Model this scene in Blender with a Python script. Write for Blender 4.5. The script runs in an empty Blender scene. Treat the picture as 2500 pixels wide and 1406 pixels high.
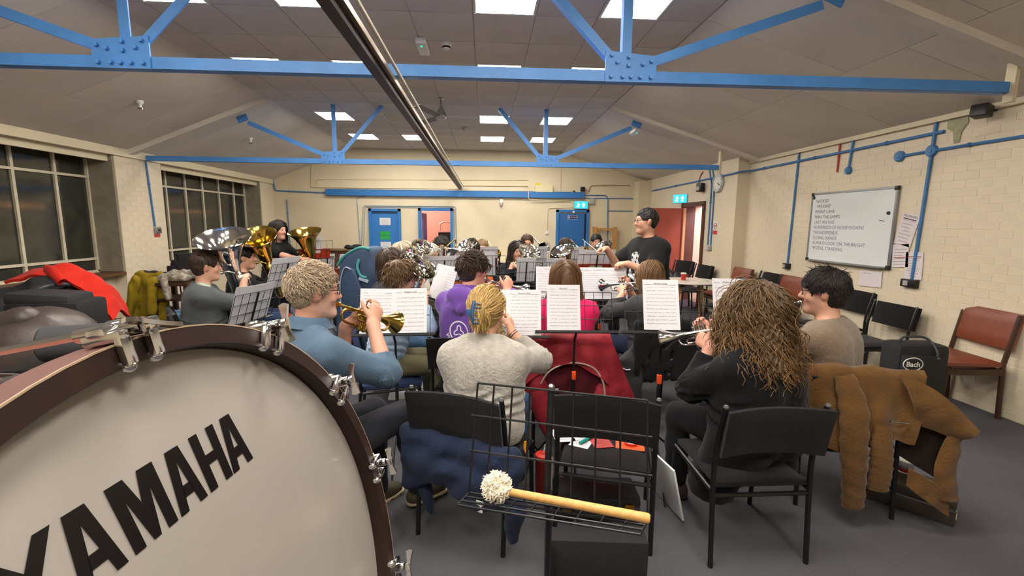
import bpy, bmesh, math, random
import numpy as np
import openvdb
from mathutils import Vector, Matrix
from mathutils.bvhtree import BVHTree

random.seed(7)
SC = bpy.context.scene
COL = SC.collection
PI = math.pi

# ---------------------------------------------------------------- camera, world, exposure
cam_d = bpy.data.cameras.new('camera')
cam = bpy.data.objects.new('camera', cam_d)
COL.objects.link(cam)
cam_d.sensor_fit = 'HORIZONTAL'
cam_d.sensor_width = 36.0
cam_d.lens = 36.0 * 1117.73 / 2500.0
cam_d.clip_start = 0.02
PITCH, YAW, ROLL = 0.141122, 0.0614283, 0.00838155
_f = Vector((math.sin(YAW) * math.cos(PITCH), math.cos(YAW) * math.cos(PITCH), -math.sin(PITCH)))
_r = Vector((math.cos(YAW), -math.sin(YAW), 0))
_u = _r.cross(_f)
_r2 = _r * math.cos(ROLL) + _u * math.sin(ROLL)
_u2 = _u * math.cos(ROLL) - _r * math.sin(ROLL)
_m = Matrix((_r2, _u2, -_f)).transposed().to_4x4()
_m.translation = (0, 0, 1.60)
cam.matrix_world = _m
SC.camera = cam

w = bpy.data.worlds.new('night')
SC.world = w
w.use_nodes = True
w.node_tree.nodes['Background'].inputs[0].default_value = (0.012, 0.014, 0.02, 1)
w.node_tree.nodes['Background'].inputs[1].default_value = 0.6
LIGHT_POWER = 42.5
SC.view_settings.view_transform = 'Standard'
SC.view_settings.look = 'None'
SC.view_settings.gamma = 1.0
SC.view_settings.exposure = 0.0
SC.view_settings.use_curve_mapping = False

# ---------------------------------------------------------------- helpers
def lin(h):
    if not isinstance(h, str):
        return tuple(h)
    h = h.lstrip('#')
    return tuple(((c / 12.92) if c <= 0.04045 else ((c + 0.055) / 1.055) ** 2.4)
                 for c in (int(h[i:i + 2], 16) / 255 for i in (0, 2, 4)))

MATS = {}
def M(name, col='#808080', rough=0.6, metal=0.0, var=None, bump=None, spec=0.5, tint=False,
      emit=None, coat=0.0, sheen=0.0, trans=0.0, stretch=None):
    """procedural principled material; var=(scale, strength), bump=(scale, strength)"""
    if name in MATS:
        return MATS[name]
    m = bpy.data.materials.new(name)
    m.use_nodes = True
    nt = m.node_tree
    b = nt.nodes['Principled BSDF']
    c = lin(col)
    b.inputs['Base Color'].default_value = (*c, 1)
    b.inputs['Roughness'].default_value = rough
    b.inputs['Metallic'].default_value = metal
    b.inputs['Specular IOR Level'].default_value = spec
    b.inputs['Coat Weight'].default_value = coat
    b.inputs['Sheen Weight'].default_value = sheen
    b.inputs['Transmission Weight'].default_value = trans
    if emit:
        b.inputs['Emission Color'].default_value = (*lin(emit[0]), 1)
        b.inputs['Emission Strength'].default_value = emit[1]
    tc = nt.nodes.new('ShaderNodeTexCoord')
    src = tc.outputs['Object']
    if stretch:
        mp = nt.nodes.new('ShaderNodeMapping')
        mp.inputs['Scale'].default_value = stretch
        nt.links.new(src, mp.inputs[0])
        src = mp.outputs[0]
    out = None
    if var:
        n = nt.nodes.new('ShaderNodeTexNoise')
        n.inputs['Scale'].default_value = var[0]
        n.inputs['Detail'].default_value = 5
        nt.links.new(src, n.inputs['Vector'])
        mr = nt.nodes.new('ShaderNodeMapRange')
        mr.inputs['From Min'].default_value = 0.3
        mr.inputs['From Max'].default_value = 0.7
        mr.inputs['To Min'].default_value = 1 - var[1]
        mr.inputs['To Max'].default_value = 1 + var[1]
        nt.links.new(n.outputs['Fac'], mr.inputs[0])
        vm = nt.nodes.new('ShaderNodeVectorMath')
        vm.operation = 'SCALE'
        vm.inputs[0].default_value = c
        nt.links.new(mr.outputs[0], vm.inputs['Scale'])
        out = vm.outputs[0]
    if tint:
        a = nt.nodes.new('ShaderNodeAttribute')
        a.attribute_name = 'tint'
        vm = nt.nodes.new('ShaderNodeVectorMath')
        vm.operation = 'MULTIPLY'
        if out is None:
            vm.inputs[0].default_value = c
        else:
            nt.links.new(out, vm.inputs[0])
        nt.links.new(a.outputs['Color'], vm.inputs[1])
        out = vm.outputs[0]
    if out is not None:
        nt.links.new(out, b.inputs['Base Color'])
    if bump:
        n = nt.nodes.new('ShaderNodeTexNoise')
        n.inputs['Scale'].default_value = bump[0]
        n.inputs['Detail'].default_value = 3
        nt.links.new(src, n.inputs['Vector'])
        bp = nt.nodes.new('ShaderNodeBump')
        bp.inputs['Strength'].default_value = bump[1]
        bp.inputs['Distance'].default_value = 0.01
        nt.links.new(n.outputs['Fac'], bp.inputs['Height'])
        nt.links.new(bp.outputs[0], b.inputs['Normal'])
    MATS[name] = m
    return m

def V(*a):
    return np.array(a, float)

def unit(v):
    v = np.asarray(v, float)
    return v / (np.linalg.norm(v) + 1e-12)

def frame(d, up=(0, 0, 1)):
    """3x3 with columns x, y, z where z = d"""
    z = unit(d)
    up = np.asarray(up, float)
    if abs(z @ up) > 0.97 * np.linalg.norm(up):
        up = V(0, 1, 0)
    x = unit(np.cross(up, z))
    return np.stack([x, np.cross(z, x), z], 1)

def eul(rx=0, ry=0, rz=0):
    return np.array(Matrix.Rotation(rz, 3, 'Z') @ Matrix.Rotation(ry, 3, 'Y') @ Matrix.Rotation(rx, 3, 'X'))

class MB:
    """collects shapes and links them as one mesh object"""
    def __init__(s):
        s.v = []; s.f = []; s.m = []; s.uv = {}; s.mi = 0
    def add(s, vs, fs):
        o = len(s.v)
        s.v += [tuple(map(float, v)) for v in vs]
        for f in fs:
            s.f.append(tuple(i + o for i in f)); s.m.append(s.mi)
        return s
    def box(s, c, d, R=None, bev=0):
        c = V(*c); d = V(*d) / 2
        if bev <= 0:
            P = [V(x, y, z) * d for z in (-1, 1) for y in (-1, 1) for x in (-1, 1)]
            F = [(0, 2, 3, 1), (4, 5, 7, 6), (0, 1, 5, 4), (2, 6, 7, 3), (0, 4, 6, 2), (1, 3, 7, 5)]
        else:
            bm = bmesh.new()
            bmesh.ops.create_cube(bm, size=1)
            for v in bm.verts:
                v.co = Vector(V(*v.co) * 2 * d)
            bmesh.ops.bevel(bm, geom=bm.edges[:], offset=min(bev, min(d) * .95), segments=2, profile=.6, affect='EDGES')
            bm.verts.index_update()
            P = [V(*v.co) for v in bm.verts]
            F = [[v.index for v in f.verts] for f in bm.faces]
            bm.free()
        if R is not None:
            P = [R @ p for p in P]
        return s.add([p + c for p in P], F)
    def tube(s, pts, r, n=8, cap=True, closed=False, smooth=0):
        pts = [V(*p) for p in pts]
        rr = list(r) if hasattr(r, '__len__') else [r] * len(pts)
        if smooth:
            pts, rr = catmull(pts, rr, smooth, closed)
        N = len(pts)
        T = []
        for i in range(N):
            a = pts[(i - 1) % N if closed else max(i - 1, 0)]
            b = pts[(i + 1) % N if closed else min(i + 1, N - 1)]
            T.append(unit(b - a))
        x = frame(T[0])[:, 0]
        vs = []
        for i in range(N):
            x = unit(x - T[i] * (x @ T[i]))
            y = np.cross(T[i], x)
            for k in range(n):
                a = 2 * PI * k / n
                vs.append(pts[i] + rr[i] * (math.cos(a) * x + math.sin(a) * y))
        fs = []
        for i in range(N if closed else N - 1):
            j = (i + 1) % N
            for k in range(n):
                l = (k + 1) % n
                fs.append((i * n + k, i * n + l, j * n + l, j * n + k))
        if cap and not closed:
            fs.append(tuple(range(n))[::-1])
            fs.append(tuple(range((N - 1) * n, N * n)))
        return s.add(vs, fs)
    def cyl(s, a, b, r, r2=None, n=16):
        return s.tube([a, b], [r, r if r2 is None else r2], n)
    def lathe(s, prof, o=(0, 0, 0), d=(0, 0, 1), n=24, cap=True):
        """prof: list of (radius, height along d)"""
        R = frame(d); o = V(*o)
        vs = []; fs = []
        for r, z in prof:
            for k in range(n):
                a = 2 * PI * k / n
                vs.append(o + R @ V(r * math.cos(a), r * math.sin(a), z))
        for i in range(len(prof) - 1):
            for k in range(n):
                l = (k + 1) % n
                fs.append((i * n + k, i * n + l, (i + 1) * n + l, (i + 1) * n + k))
        if cap and prof[0][0] > 1e-4: fs.append(tuple(range(n))[::-1])
        if cap and prof[-1][0] > 1e-4: fs.append(tuple(range((len(prof) - 1) * n, len(prof) * n)))
        return s.add(vs, fs)
    def ball(s, c, r, n=12, R=None):
        r = V(*r) if hasattr(r, '__len__') else V(r, r, r)
        vs = []; fs = []; m = n // 2
        for i in range(m + 1):
            t = PI * i / m
            for k in range(n):
                a = 2 * PI * k / n
                p = V(math.sin(t) * math.cos(a), math.sin(t) * math.sin(a), math.cos(t)) * r
                vs.append((R @ p if R is not None else p) + V(*c))
        for i in range(m):
            for k in range(n):
                l = (k + 1) % n
                fs.append((i * n + k, (i + 1) * n + k, (i + 1) * n + l, i * n + l))
        return s.add(vs, fs)
    def prism(s, poly, o, ux, uy, un, t):
        """flat polygon (2d points) in frame ux, uy, extruded t along un"""
        o, ux, uy, un = V(*o), V(*ux), V(*uy), V(*un)
        n = len(poly)
        A = [o + ux * x + uy * y for x, y in poly]
        vs = A + [p + un * t for p in A]
        fs = [tuple(range(n))[::-1], tuple(range(n, 2 * n))] + [(i, (i + 1) % n, n + (i + 1) % n, n + i) for i in range(n)]
        return s.add(vs, fs)
    def sheet(s, P, thick=0.0):
        """P: grid rows x cols of points -> surface; thick gives it a back"""
        P = np.array(P, float); a, b = P.shape[:2]
        fs = [(i * b + j, i * b + j + 1, (i + 1) * b + j + 1, (i + 1) * b + j) for i in range(a - 1) for j in range(b - 1)]
        if not thick:
            return s.add(P.reshape(-1, 3), fs)
        du = np.gradient(P, axis=0); dv = np.gradient(P, axis=1)
        N = np.cross(dv, du); N /= (np.linalg.norm(N, axis=2, keepdims=True) + 1e-9)
        Q = P - N * thick; n = a * b
        fs2 = fs + [tuple(n + i for i in f[::-1]) for f in fs]
        loop = [j for j in range(b)] + [i * b + b - 1 for i in range(1, a)] + [(a - 1) * b + j for j in range(b - 2, -1, -1)] + [i * b for i in range(a - 2, 0, -1)]
        for i in range(len(loop)):
            p, q = loop[i], loop[(i + 1) % len(loop)]
            fs2.append((p, n + p, n + q, q))
        return s.add(np.concatenate([P.reshape(-1, 3), Q.reshape(-1, 3)]), fs2)
    def mesh(s, name, mats, smooth=40):
        me = bpy.data.meshes.new(name)
        me.from_pydata(s.v, [], s.f)
        for m in (mats if isinstance(mats, (list, tuple)) else [mats]):
            me.materials.append(m)
        if max(s.m, default=0):
            me.polygons.foreach_set('material_index', s.m)
        if smooth:
            me.polygons.foreach_set('use_smooth', [True] * len(s.f))
            me.set_sharp_from_angle(angle=math.radians(smooth))
        me.update()
        return me
    def build(s, name, mats, parent=None, smooth=40):
        return link(name, s.mesh(name, mats, smooth), parent)

def catmull(pts, rr, k, closed=False):
    N = len(pts); P = []; Rr = []
    for i in range(N if closed else N - 1):
        g = lambda j: j % N if closed else min(max(j, 0), N - 1)
        p0, p1, p2, p3 = (pts[g(i + d)] for d in (-1, 0, 1, 2))
        for t in np.linspace(0, 1, k, endpoint=False):
            P.append(0.5 * (2 * p1 + (p2 - p0) * t + (2 * p0 - 5 * p1 + 4 * p2 - p3) * t * t + (3 * p1 - p0 - 3 * p2 + p3) * t ** 3))
            Rr.append(rr[g(i)] * (1 - t) + rr[g(i + 1)] * t)
    if not closed:
        P.append(pts[-1]); Rr.append(rr[-1])
    return P, Rr

def link(name, me, parent=None):
    o = bpy.data.objects.new(name, me)
    COL.objects.link(o)
    if parent is not None:
        o.parent = parent
    return o

def tag(o, label=None, cat=None, group=None, kind=None):
    if label: o['label'] = label
    if cat: o['category'] = cat
    if group: o['group'] = group
    if kind: o['kind'] = kind
    return o

def thing(name, label, cat, loc=(0, 0, 0), rz=0, group=None, R=None):
    o = bpy.data.objects.new(name, None)
    o.empty_display_size = 0.1
    COL.objects.link(o)
    if R is not None:
        m = Matrix([list(r) for r in R]).to_4x4(); m.translation = Vector([float(x) for x in loc]); o.matrix_world = m
    else:
        o.location = [float(x) for x in loc]; o.rotation_euler = (0, 0, rz)
    return tag(o, label, cat, group)

def dup(root, loc, rz=0, label=None, group=None, R=None):
    r = root.copy(); COL.objects.link(r)
    if R is not None:
        m = Matrix([list(q) for q in R]).to_4x4(); m.translation = Vector([float(x) for x in loc]); r.matrix_world = m
    else:
        r.location = [float(x) for x in loc]; r.rotation_euler = (0, 0, rz)
    if label: r['label'] = label
    if group: r['group'] = group
    for ch in list(root.children):
        c = ch.copy(); COL.objects.link(c); c.parent = r
        for g in list(ch.children):
            d = g.copy(); COL.objects.link(d); d.parent = c
    return r

def struct(name, mb, mats, parent=None, smooth=0):
    o = mb.build(name, mats, parent, smooth)
    if parent is None:
        o['kind'] = 'structure'
    return o

def text_mesh(s, size=1.0, align='CENTER', bold=0.0, extrude=0.0):
    """returns verts (x right, y up) and faces of flat lettering"""
    cu = bpy.data.curves.new('t', 'FONT')
    cu.body = s; cu.size = size; cu.align_x = align; cu.align_y = 'CENTER'; cu.offset = bold; cu.resolution_u = 2
    o = bpy.data.objects.new('t', cu); COL.objects.link(o)
    bpy.context.view_layer.update()
    me = o.evaluated_get(bpy.context.evaluated_depsgraph_get()).to_mesh()
    vs = [tuple(v.co) for v in me.vertices]; fs = [tuple(p.vertices) for p in me.polygons]
    o.to_mesh_clear()
    bpy.data.objects.remove(o); bpy.data.curves.remove(cu)
    return vs, fs

def lettering(s, size, o, ux, uy, mat, parent=None, name='lettering', align='CENTER', bold=0.0, lift=0.0008):
    ux, uy = unit(ux), unit(uy); n = np.cross(ux, uy)
    vs, fs = text_mesh(s, size, align, bold)
    mb = MB().add([V(*o) + ux * x + uy * y + n * lift for x, y, _ in vs], fs)
    return mb.build(name, mat, parent, 0)

# ---------------------------------------------------------------- materials
cream = M('cream_paint', '#d8ccae', .55, var=(1.3, .05), bump=(60, .12))
cream2 = M('cream_brick_paint', '#dccfb6', .5, var=(2.2, .04), bump=(35, .2))
pale_trim = M('pale_trim_paint', '#d6cbac', .5, var=(3, .06))
blue = M('blue_paint', '#3f76ae', .42, var=(6, .1), bump=(40, .06))
blue_truss = M('blue_truss_paint', '#4f8ed6', .45, var=(5, .09), bump=(30, .06))
blue_door = M('blue_door_paint', '#2f74b8', .45, var=(3, .05))
white_pl = M('white_plastic', '#e4e4de', .4)
black_pl = M('black_plastic', '#161617', .4)
grey_pl = M('grey_plastic', '#a9a9a5', .45)
chrome = M('chrome', '#e4e4e6', .12, 1.0)
steel = M('steel', '#a9abad', .3, 1.0)
red_paint = M('red_paint', '#9c2a1e', .45)
tile_m = M('ceiling_tile', '#cdc6bf', .9, var=(1.2, .07), bump=(120, .15))
board_m = M('ceiling_board', '#d8d0c6', .85, var=(1.1, .09), bump=(90, .12))
tbar_m = M('ceiling_grid', '#cdc7bd', .7)
brown_wood = M('brown_wood', '#5e3d22', .5, var=(8, .2), stretch=(1, 6, 6))
pine = M('pine', '#b98a4c', .5, var=(5, .15), stretch=(8, 8, 1))
paper = M('paper', '#dadade', .7)
ink = M('ink', '#2a2a2e', .7)
# ---------------------------------------------------------------- room shell
XL, XW, XR, XS = -5.20, -5.57, 4.40, 4.19       # left piers, left windows, right wall, right wall beyond the step
YB, YN, YS = 11.86, -3.0, 7.52                  # back wall, rear wall behind the camera, step
ZC = 3.40
CL, CR = -3.20, 1.957                           # creases between flat ceiling and slopes

def carpet():
    m = M('carpet', '#58585e', .95, var=(260, .30), bump=(300, .5), spec=.15)
    nt = m.node_tree
    b = nt.nodes['Principled BSDF']
    big = nt.nodes.new('ShaderNodeTexNoise'); big.inputs['Scale'].default_value = 1.1; big.inputs['Detail'].default_value = 3
    tc = [n for n in nt.nodes if n.type == 'TEX_COORD'][0]
    nt.links.new(tc.outputs['Object'], big.inputs['Vector'])
    mr = nt.nodes.new('ShaderNodeMapRange'); mr.inputs['From Min'].default_value = .3; mr.inputs['From Max'].default_value = .7
    mr.inputs['To Min'].default_value = .86; mr.inputs['To Max'].default_value = 1.12
    nt.links.new(big.outputs['Fac'], mr.inputs[0])
    src = b.inputs['Base Color'].links[0].from_socket
    vm = nt.nodes.new('ShaderNodeVectorMath'); vm.operation = 'SCALE'
    nt.links.new(src, vm.inputs[0]); nt.links.new(mr.outputs[0], vm.inputs['Scale'])
    nt.links.new(vm.outputs[0], b.inputs['Base Color'])
    return m

struct('floor', MB().box((-.5, 6.4, -.05), (13.4, 19.2, .1)), carpet())

def brick_wall_mat(name, col, ax):
    """painted brickwork too far off to pick out single bricks: fine relief only. ax: horizontal axis index"""
    m = M(name, col, .55, var=(1.4, .06))
    nt = m.node_tree
    b = nt.nodes['Principled BSDF']
    tc = [n for n in nt.nodes if n.type == 'TEX_COORD'][0]
    sep = nt.nodes.new('ShaderNodeSeparateXYZ'); nt.links.new(tc.outputs['Object'], sep.inputs[0])
    cmb = nt.nodes.new('ShaderNodeCombineXYZ')
    nt.links.new(sep.outputs[ax], cmb.inputs[0]); nt.links.new(sep.outputs[2], cmb.inputs[1])
    br = nt.nodes.new('ShaderNodeTexBrick')
    br.inputs['Scale'].default_value = 1.0
    br.inputs['Brick Width'].default_value = .225
    br.inputs['Row Height'].default_value = .075
    br.inputs['Mortar Size'].default_value = .006
    br.inputs['Mortar Smooth'].default_value = .6
    br.inputs['Color1'].default_value = (1, 1, 1, 1); br.inputs['Color2'].default_value = (.96, .96, .96, 1)
    br.inputs['Mortar'].default_value = (.55, .55, .55, 1)
    nt.links.new(cmb.outputs[0], br.inputs['Vector'])
    bp = nt.nodes.new('ShaderNodeBump'); bp.inputs['Strength'].default_value = .22; bp.inputs['Distance'].default_value = .008
    nt.links.new(br.outputs['Color'], bp.inputs['Height'])
    nt.links.new(bp.outputs[0], b.inputs['Normal'])
    return m
cream_back = brick_wall_mat('cream_brickwork_back', '#d8ccae', 0)
cream_side = brick_wall_mat('cream_brickwork_side', '#d9cdb4', 1)

# back wall with the opening of door_2, closed gable
bw = MB()
T = .16
D2a, D2b, D2h = -1.60, -.84, 1.92
for x0, x1, z0, z1 in ((-5.75, D2a, 0, 3.45), (D2b, 4.6, 0, 3.45), (D2a, D2b, D2h, 3.45)):
    bw.box(((x0 + x1) / 2, YB + T / 2, (z0 + z1) / 2), (x1 - x0, T, z1 - z0))
wall_back = struct('wall_back', bw, cream_back)
struct('trim_3', MB().box((4.03, YB - .2, 1.33), (.32, .4, 2.66)), cream_back)

# rear wall behind the photographer
struct('wall_rear', MB().box((-.5, YN - .08, 1.75), (10.6, .16, 3.5)), cream)

# right wall: near face at XR, a step at YS, beyond it at XS with a door opening
rw = MB()
DRa, DRb, DRh = 8.62, 9.50, 1.98
rw.box((XR + .1, (YN + YS) / 2, 1.4), (.2, YS - YN, 2.8))
wall_right = struct('wall_right', rw, cream_side)
rw = MB()
for y0, y1, z0, z1 in ((YS, DRa, 0, 2.8), (DRb, YB + .1, 0, 2.8), (DRa, DRb, DRh, 2.8)):
    rw.box(((XS + XR) / 2 + .1, (y0 + y1) / 2, (z0 + z1) / 2), (XR - XS + .2, y1 - y0, z1 - z0))
struct('wall_far_right', rw, cream_side)

# left wall: piers, wall under the windows, lintel
lw = MB()
W1a, W1b, W2a, W2b = 1.6, 6.96, 7.90, 11.22
ZS, ZH = .86, 2.50
for y0, y1 in ((YN, W1a), (W1b, W2a), (W2b, YB + .1)):
    lw.box((XL - .25, (y0 + y1) / 2, 1.32), (.5, y1 - y0, 2.64))
for y0, y1 in ((W1a, W1b), (W2a, W2b)):
    lw.box((XL - .35, (y0 + y1) / 2, ZS / 2 - .02), (.36, y1 - y0, ZS - .04))
    lw.box((XW - .02, (y0 + y1) / 2, 2.60), (.3, y1 - y0, .2))
wall_left = struct('wall_left', lw, cream_side)

# relief bricks, each its own piece, shared mesh data
bk = MB().box((-.006, 0, 0), (.012, .216, .066)).mesh('brick', cream2, 0)
bk.name = 'brick'
def lay_bricks(parent, xface, y0, y1, z0, z1, facing, limit, eye=(0, 0, 1.6)):
    spots = []
    nz = int((z1 - z0) / .075)
    for k in range(nz):
        z = z0 + (k + .5) * .075
        off = .1125 * (k % 2)
        y = y0 + .1125 + off
        while y + .108 <= y1:
            spots.append((math.dist((xface, y, z), eye), y, z))
            y += .225
    spots.sort()
    rest = MB()
    for i, (d, y, z) in enumerate(spots):
        x = xface - facing * random.uniform(-.0006, .001)
        if i < limit:
            o = link('brick', bk, parent)
            o.location = (x + facing * .0022, y + random.uniform(-.002, .002), z + random.uniform(-.0015, .0015))
            o.rotation_euler = (random.uniform(-.003, .003), 0, (0 if facing > 0 else PI) + random.uniform(-.003, .003))
        else:
            h = .033 + random.uniform(-.0008, .0008); v = .108
            X0, X1 = x - facing * .012, x + facing * .0022
            rest.add([(X0, y - v, z - h), (X0, y + v, z - h), (X0, y + v, z + h), (X0, y - v, z + h),
                      (X1, y - v, z - h), (X1, y + v, z - h), (X1, y + v, z + h), (X1, y - v, z + h)],
                     [(4, 5, 6, 7), (0, 1, 5, 4), (1, 2, 6, 5), (2, 3, 7, 6), (3, 0, 4, 7)])
    if rest.f:
        o = rest.build('brickwork', cream2, parent, 0); o['kind'] = 'stuff'
lay_bricks(wall_right, XR, 2.0, YS, 0, 2.62, -1, 300)
lay_bricks(wall_left, XL, W1b, W2a, 0, 2.44, 1, 140)

# ceiling: flat middle of tiles, two boarded slopes
cl = MB()
cl.box(((CL + CR) / 2, (YN + YB) / 2, ZC + .05), (CR - CL, YB - YN + .4, .1))
def slope_pt(side, t):   # t 0 at the crease, 1 at the eaves
    return V(CL + (-5.75 - CL) * t, 0, ZC + (2.39 - ZC) * t) if side < 0 else V(CR + (4.62 - CR) * t, 0, ZC + (2.585 - ZC) * t)
for sd in (-1, 1):
    a, b = slope_pt(sd, 0), slope_pt(sd, 1)
    L = b - a; n = unit(np.cross(L, V(0, 1, 0))); n = n if n[2] > 0 else -n
    vs = [p + V(0, y, 0) + n * t for t in (0, .1) for p in (a, b) for y in (YN - .2, YB + .2)]
    cl.add(vs, [(0, 1, 3, 2), (4, 6, 7, 5), (0, 4, 5, 1), (2, 3, 7, 6), (0, 2, 6, 4), (1, 5, 7, 3)])
ceiling = struct('ceiling', cl, tbar_m)

TX, TY = .545, .63
tile_me = MB().box((0, 0, .004), (TX - .012, TY - .012, .016)).mesh('ceiling_tile', tile_m, 0)
LX = [-2.82 + TX / 2, -1.73 + TX / 2, -.095 + TX / 2, .995 + TX / 2]
LY = [4.27 + TY * (k + .5) for k in (-8, -5, -1, 2, 6, 9)]
lit = [(x, y) for y in LY for x in LX]
unlit = (LX[1], LY[4])
k = -11
while 4.27 + TY * k < YB:
    y = 4.27 + TY * (k + .5)
    for i in range(-6, 5):
        x0, x1 = max(-.095 + TX * i, CL), min(-.095 + TX * (i + 1), CR)
        if x1 - x0 < .05: continue
        x = (x0 + x1) / 2
        if any(abs(x - a) < .1 and abs(y - b) < .1 for a, b in lit): continue
        ye = min(y + TY / 2, YB)
        if ye - (y - TY / 2) < .05: continue
        o = link('ceiling_tile', tile_me, ceiling)
        o.location = (x, (y - TY / 2 + ye) / 2, ZC - .004 - random.uniform(0, .0015))
        o.scale = ((x1 - x0 - .010) / (TX - .012), (ye - y + TY / 2 - .010) / (TY - .012), 1)
    k += 1
bd = MB().box((0, 0, .006), (1.196, 1.0, .012)).mesh('ceiling_board', board_m, 0)
for sd in (-1, 1):
    a, b = slope_pt(sd, 0), slope_pt(sd, 1)
    L = np.linalg.norm(b - a); d = unit(b - a)
    n = np.cross(V(0, 1, 0), d); n = n if n[2] < 0 else -n
    nrow = 2
    for r in range(nrow):
        for q in range(14):
            y0 = YN + q * 1.2 + (.6 if r else 0); y1 = min(y0 + 1.2, YB)
            if y1 - y0 < .1: continue
            o = link('ceiling_board', bd, ceiling)
            c = a + d * L * (r + .5) / nrow + V(0, (y0 + y1) / 2, 0) + n * .004
            Rm = np.stack([V(0, 1, 0), d, np.cross(V(0, 1, 0), d)], 1)
            mm = Matrix([list(x) for x in Rm]).to_4x4(); mm.translation = Vector(c)
            o.matrix_world = mm
            o.scale = ((y1 - y0 - .006) / 1.196, L / nrow - .006, 1)
# casings of the roof trusses on the slopes, and the crease laths
for yy in (3.22, 7.26):
    for sd in (-1, 1):
        a, b = slope_pt(sd, 0), slope_pt(sd, .86 if sd < 0 else .93)
        d = unit(b - a); n = np.cross(V(0, 1, 0), d); n = n if n[2] < 0 else -n
        Rm = np.stack([V(0, 1, 0), d, np.cross(V(0, 1, 0), d)], 1)
        MB().box((a + b) / 2 + V(0, yy, 0) + n * .035, (.10, np.linalg.norm(b - a), .07), Rm).build('rafter_casing', board_m, ceiling, 0)

# eaves beam along the windows
struct('trim_1', MB().box((XL - .02, (YN + YB) / 2, 2.555), (.10, YB - YN, .11)).box((XL - .09, (YN + YB) / 2, 2.46), (.05, YB - YN, .10)), pale_trim)
struct('trim_2', MB().box((XR - .02, (YN + YS) / 2, 2.625), (.05, YS - YN, .05)), pale_trim)

# ceiling lights
diff_m = M('light_diffuser', '#ffffff', .5, emit=('#fff6ea', LIGHT_POWER))
off_m = M('unlit_diffuser', '#b3a68b', .5)
fr_m = M('light_frame', '#d8d8d6', .5)
ord_r = {2: 'row at the photo top edge', 3: 'row above the near blue truss', 4: 'row just before the far truss', 5: 'last row, nearest the back wall'}
ord_c = ['far left', 'inner left', 'inner right', 'far right']
dm = MB().box((0, 0, 0), (TX - .05, TY - .05, .012))
fm = MB()
for sx in (-1, 1):
    fm.box((sx * (TX / 2 - .016), 0, 0), (.022, TY - .012, .02)); fm.box((0, sx * (TY / 2 - .016), 0), (TX - .012, .022, .02))
dme, dmo, fme = dm.mesh('diffuser', diff_m, 0), dm.mesh('diffuser', off_m, 0), fm.mesh('light_frame', fr_m, 0)
for j, y in enumerate(LY):
    for i, x in enumerate(LX):
        dead = (x, y) == unlit
        if j >= 2:
            lab = ('unlit beige ceiling light, ' if dead else 'lit square ceiling light, ') + f'{ord_c[i]} of four, {ord_r[j]}'
        else:
            lab = f'lit ceiling light behind the photographer, {ord_c[i]}, ' + ('rearmost row' if j == 0 else 'nearer row')
        t = thing('ceiling_light', lab, 'ceiling light', (x, y, ZC - .004), group='ceiling light panels' if j >= 2 else 'ceiling lights behind the photographer')
        link('diffuser', dmo if dead else dme, t); link('light_frame', fme, t)

# ---------------------------------------------------------------- windows
glass_m = M('obscured_glass', '#45463f', .07, var=(5, .35), bump=(30, .03), trans=.40, spec=.5)
frame_m = M('window_paint', '#cfc7ae', .5, var=(10, .1))
def window(name, ys, z0, z1, zb):
    f = MB()
    y0, y1 = ys[0], ys[-1]
    for y in (y0, y1): f.box((XW, y, (z0 + z1) / 2), (.06, .05, z1 - z0))
    for z in (z0, z1): f.box((XW, (y0 + y1) / 2, z), (.06, y1 - y0, .05))
    root = struct(name, f, frame_m)
    root.name = name
    for y in ys[1:-1]:
        MB().box((XW, y, (z0 + z1) / 2), (.05, .035, z1 - z0 - .04)).build('glazing_bar', frame_m, root, 0)
    for z in zb:
        MB().box((XW + .004, (y0 + y1) / 2, z), (.045, y1 - y0 - .04, .032)).build('glazing_bar', frame_m, root, 0)
    zz = [z0] + zb + [z1]
    for a, b in zip(ys[:-1], ys[1:]):
        for c, d in zip(zz[:-1], zz[1:]):
            MB().box((XW - .006, (a + b) / 2, (c + d) / 2), (.006, b - a - .02, d - c - .02)).build('pane', glass_m, root, 0)
    MB().box((XL - .19, (y0 + y1) / 2, z0 - .03), (.40, y1 - y0 + .04, .035)).build('window_sill', brown_wood, root, 0)
    for yy in (y0, y1):
        MB().box(((XW + XL) / 2 - .01, yy + (.012 if yy == y1 else -.012), (z0 + z1) / 2), (.36, .02, z1 - z0)).build('reveal', M('concrete_reveal', '#8f8776', .8, var=(7, .15), bump=(40, .3)), root, 0)
window('window_1', [1.64, 2.1, 2.65, 3.2, 3.74, 4.28, 4.81, 5.34, 5.88, 6.43, 6.93], ZS, ZH, [1.046, 2.19])
window('window_2', [7.93, 8.52, 9.05, 9.58, 10.14, 10.72, 11.19], ZS, ZH, [1.07, 2.18])
# glowing strips added outside to give the orange streaks in the panes
yard = M('streak_glow', '#000000', .5, emit=('#ff9a5e', 11))
o = thing('glow_strip', 'blurred orange glow strip added outside, seen through the far window', 'lamp', (-8.98, 13.5, 1.86))
MB().box((0, 0, 0), (.06, 4.6, .09)).build('tube', yard, o, 0); MB().box((-.06, 0, .0), (.06, 4.7, .14)).build('housing', grey_pl, o, 0)
o = thing('glow_strip', 'blurred orange glow strip added outside, seen through the near window', 'lamp', (-8.98, 9.6, 1.86))
MB().box((0, 0, 0), (.06, .85, .09)).build('tube', yard, o, 0); MB().box((-.06, 0, .0), (.06, .95, .14)).build('housing', grey_pl, o, 0)
MB().box((-9.2, 9, 2.0), (.3, 20, 4.0)).build('wall_yard', M('yard_wall', '#6a655e', .8, var=(1.5, .2)))['kind'] = 'structure'

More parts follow.
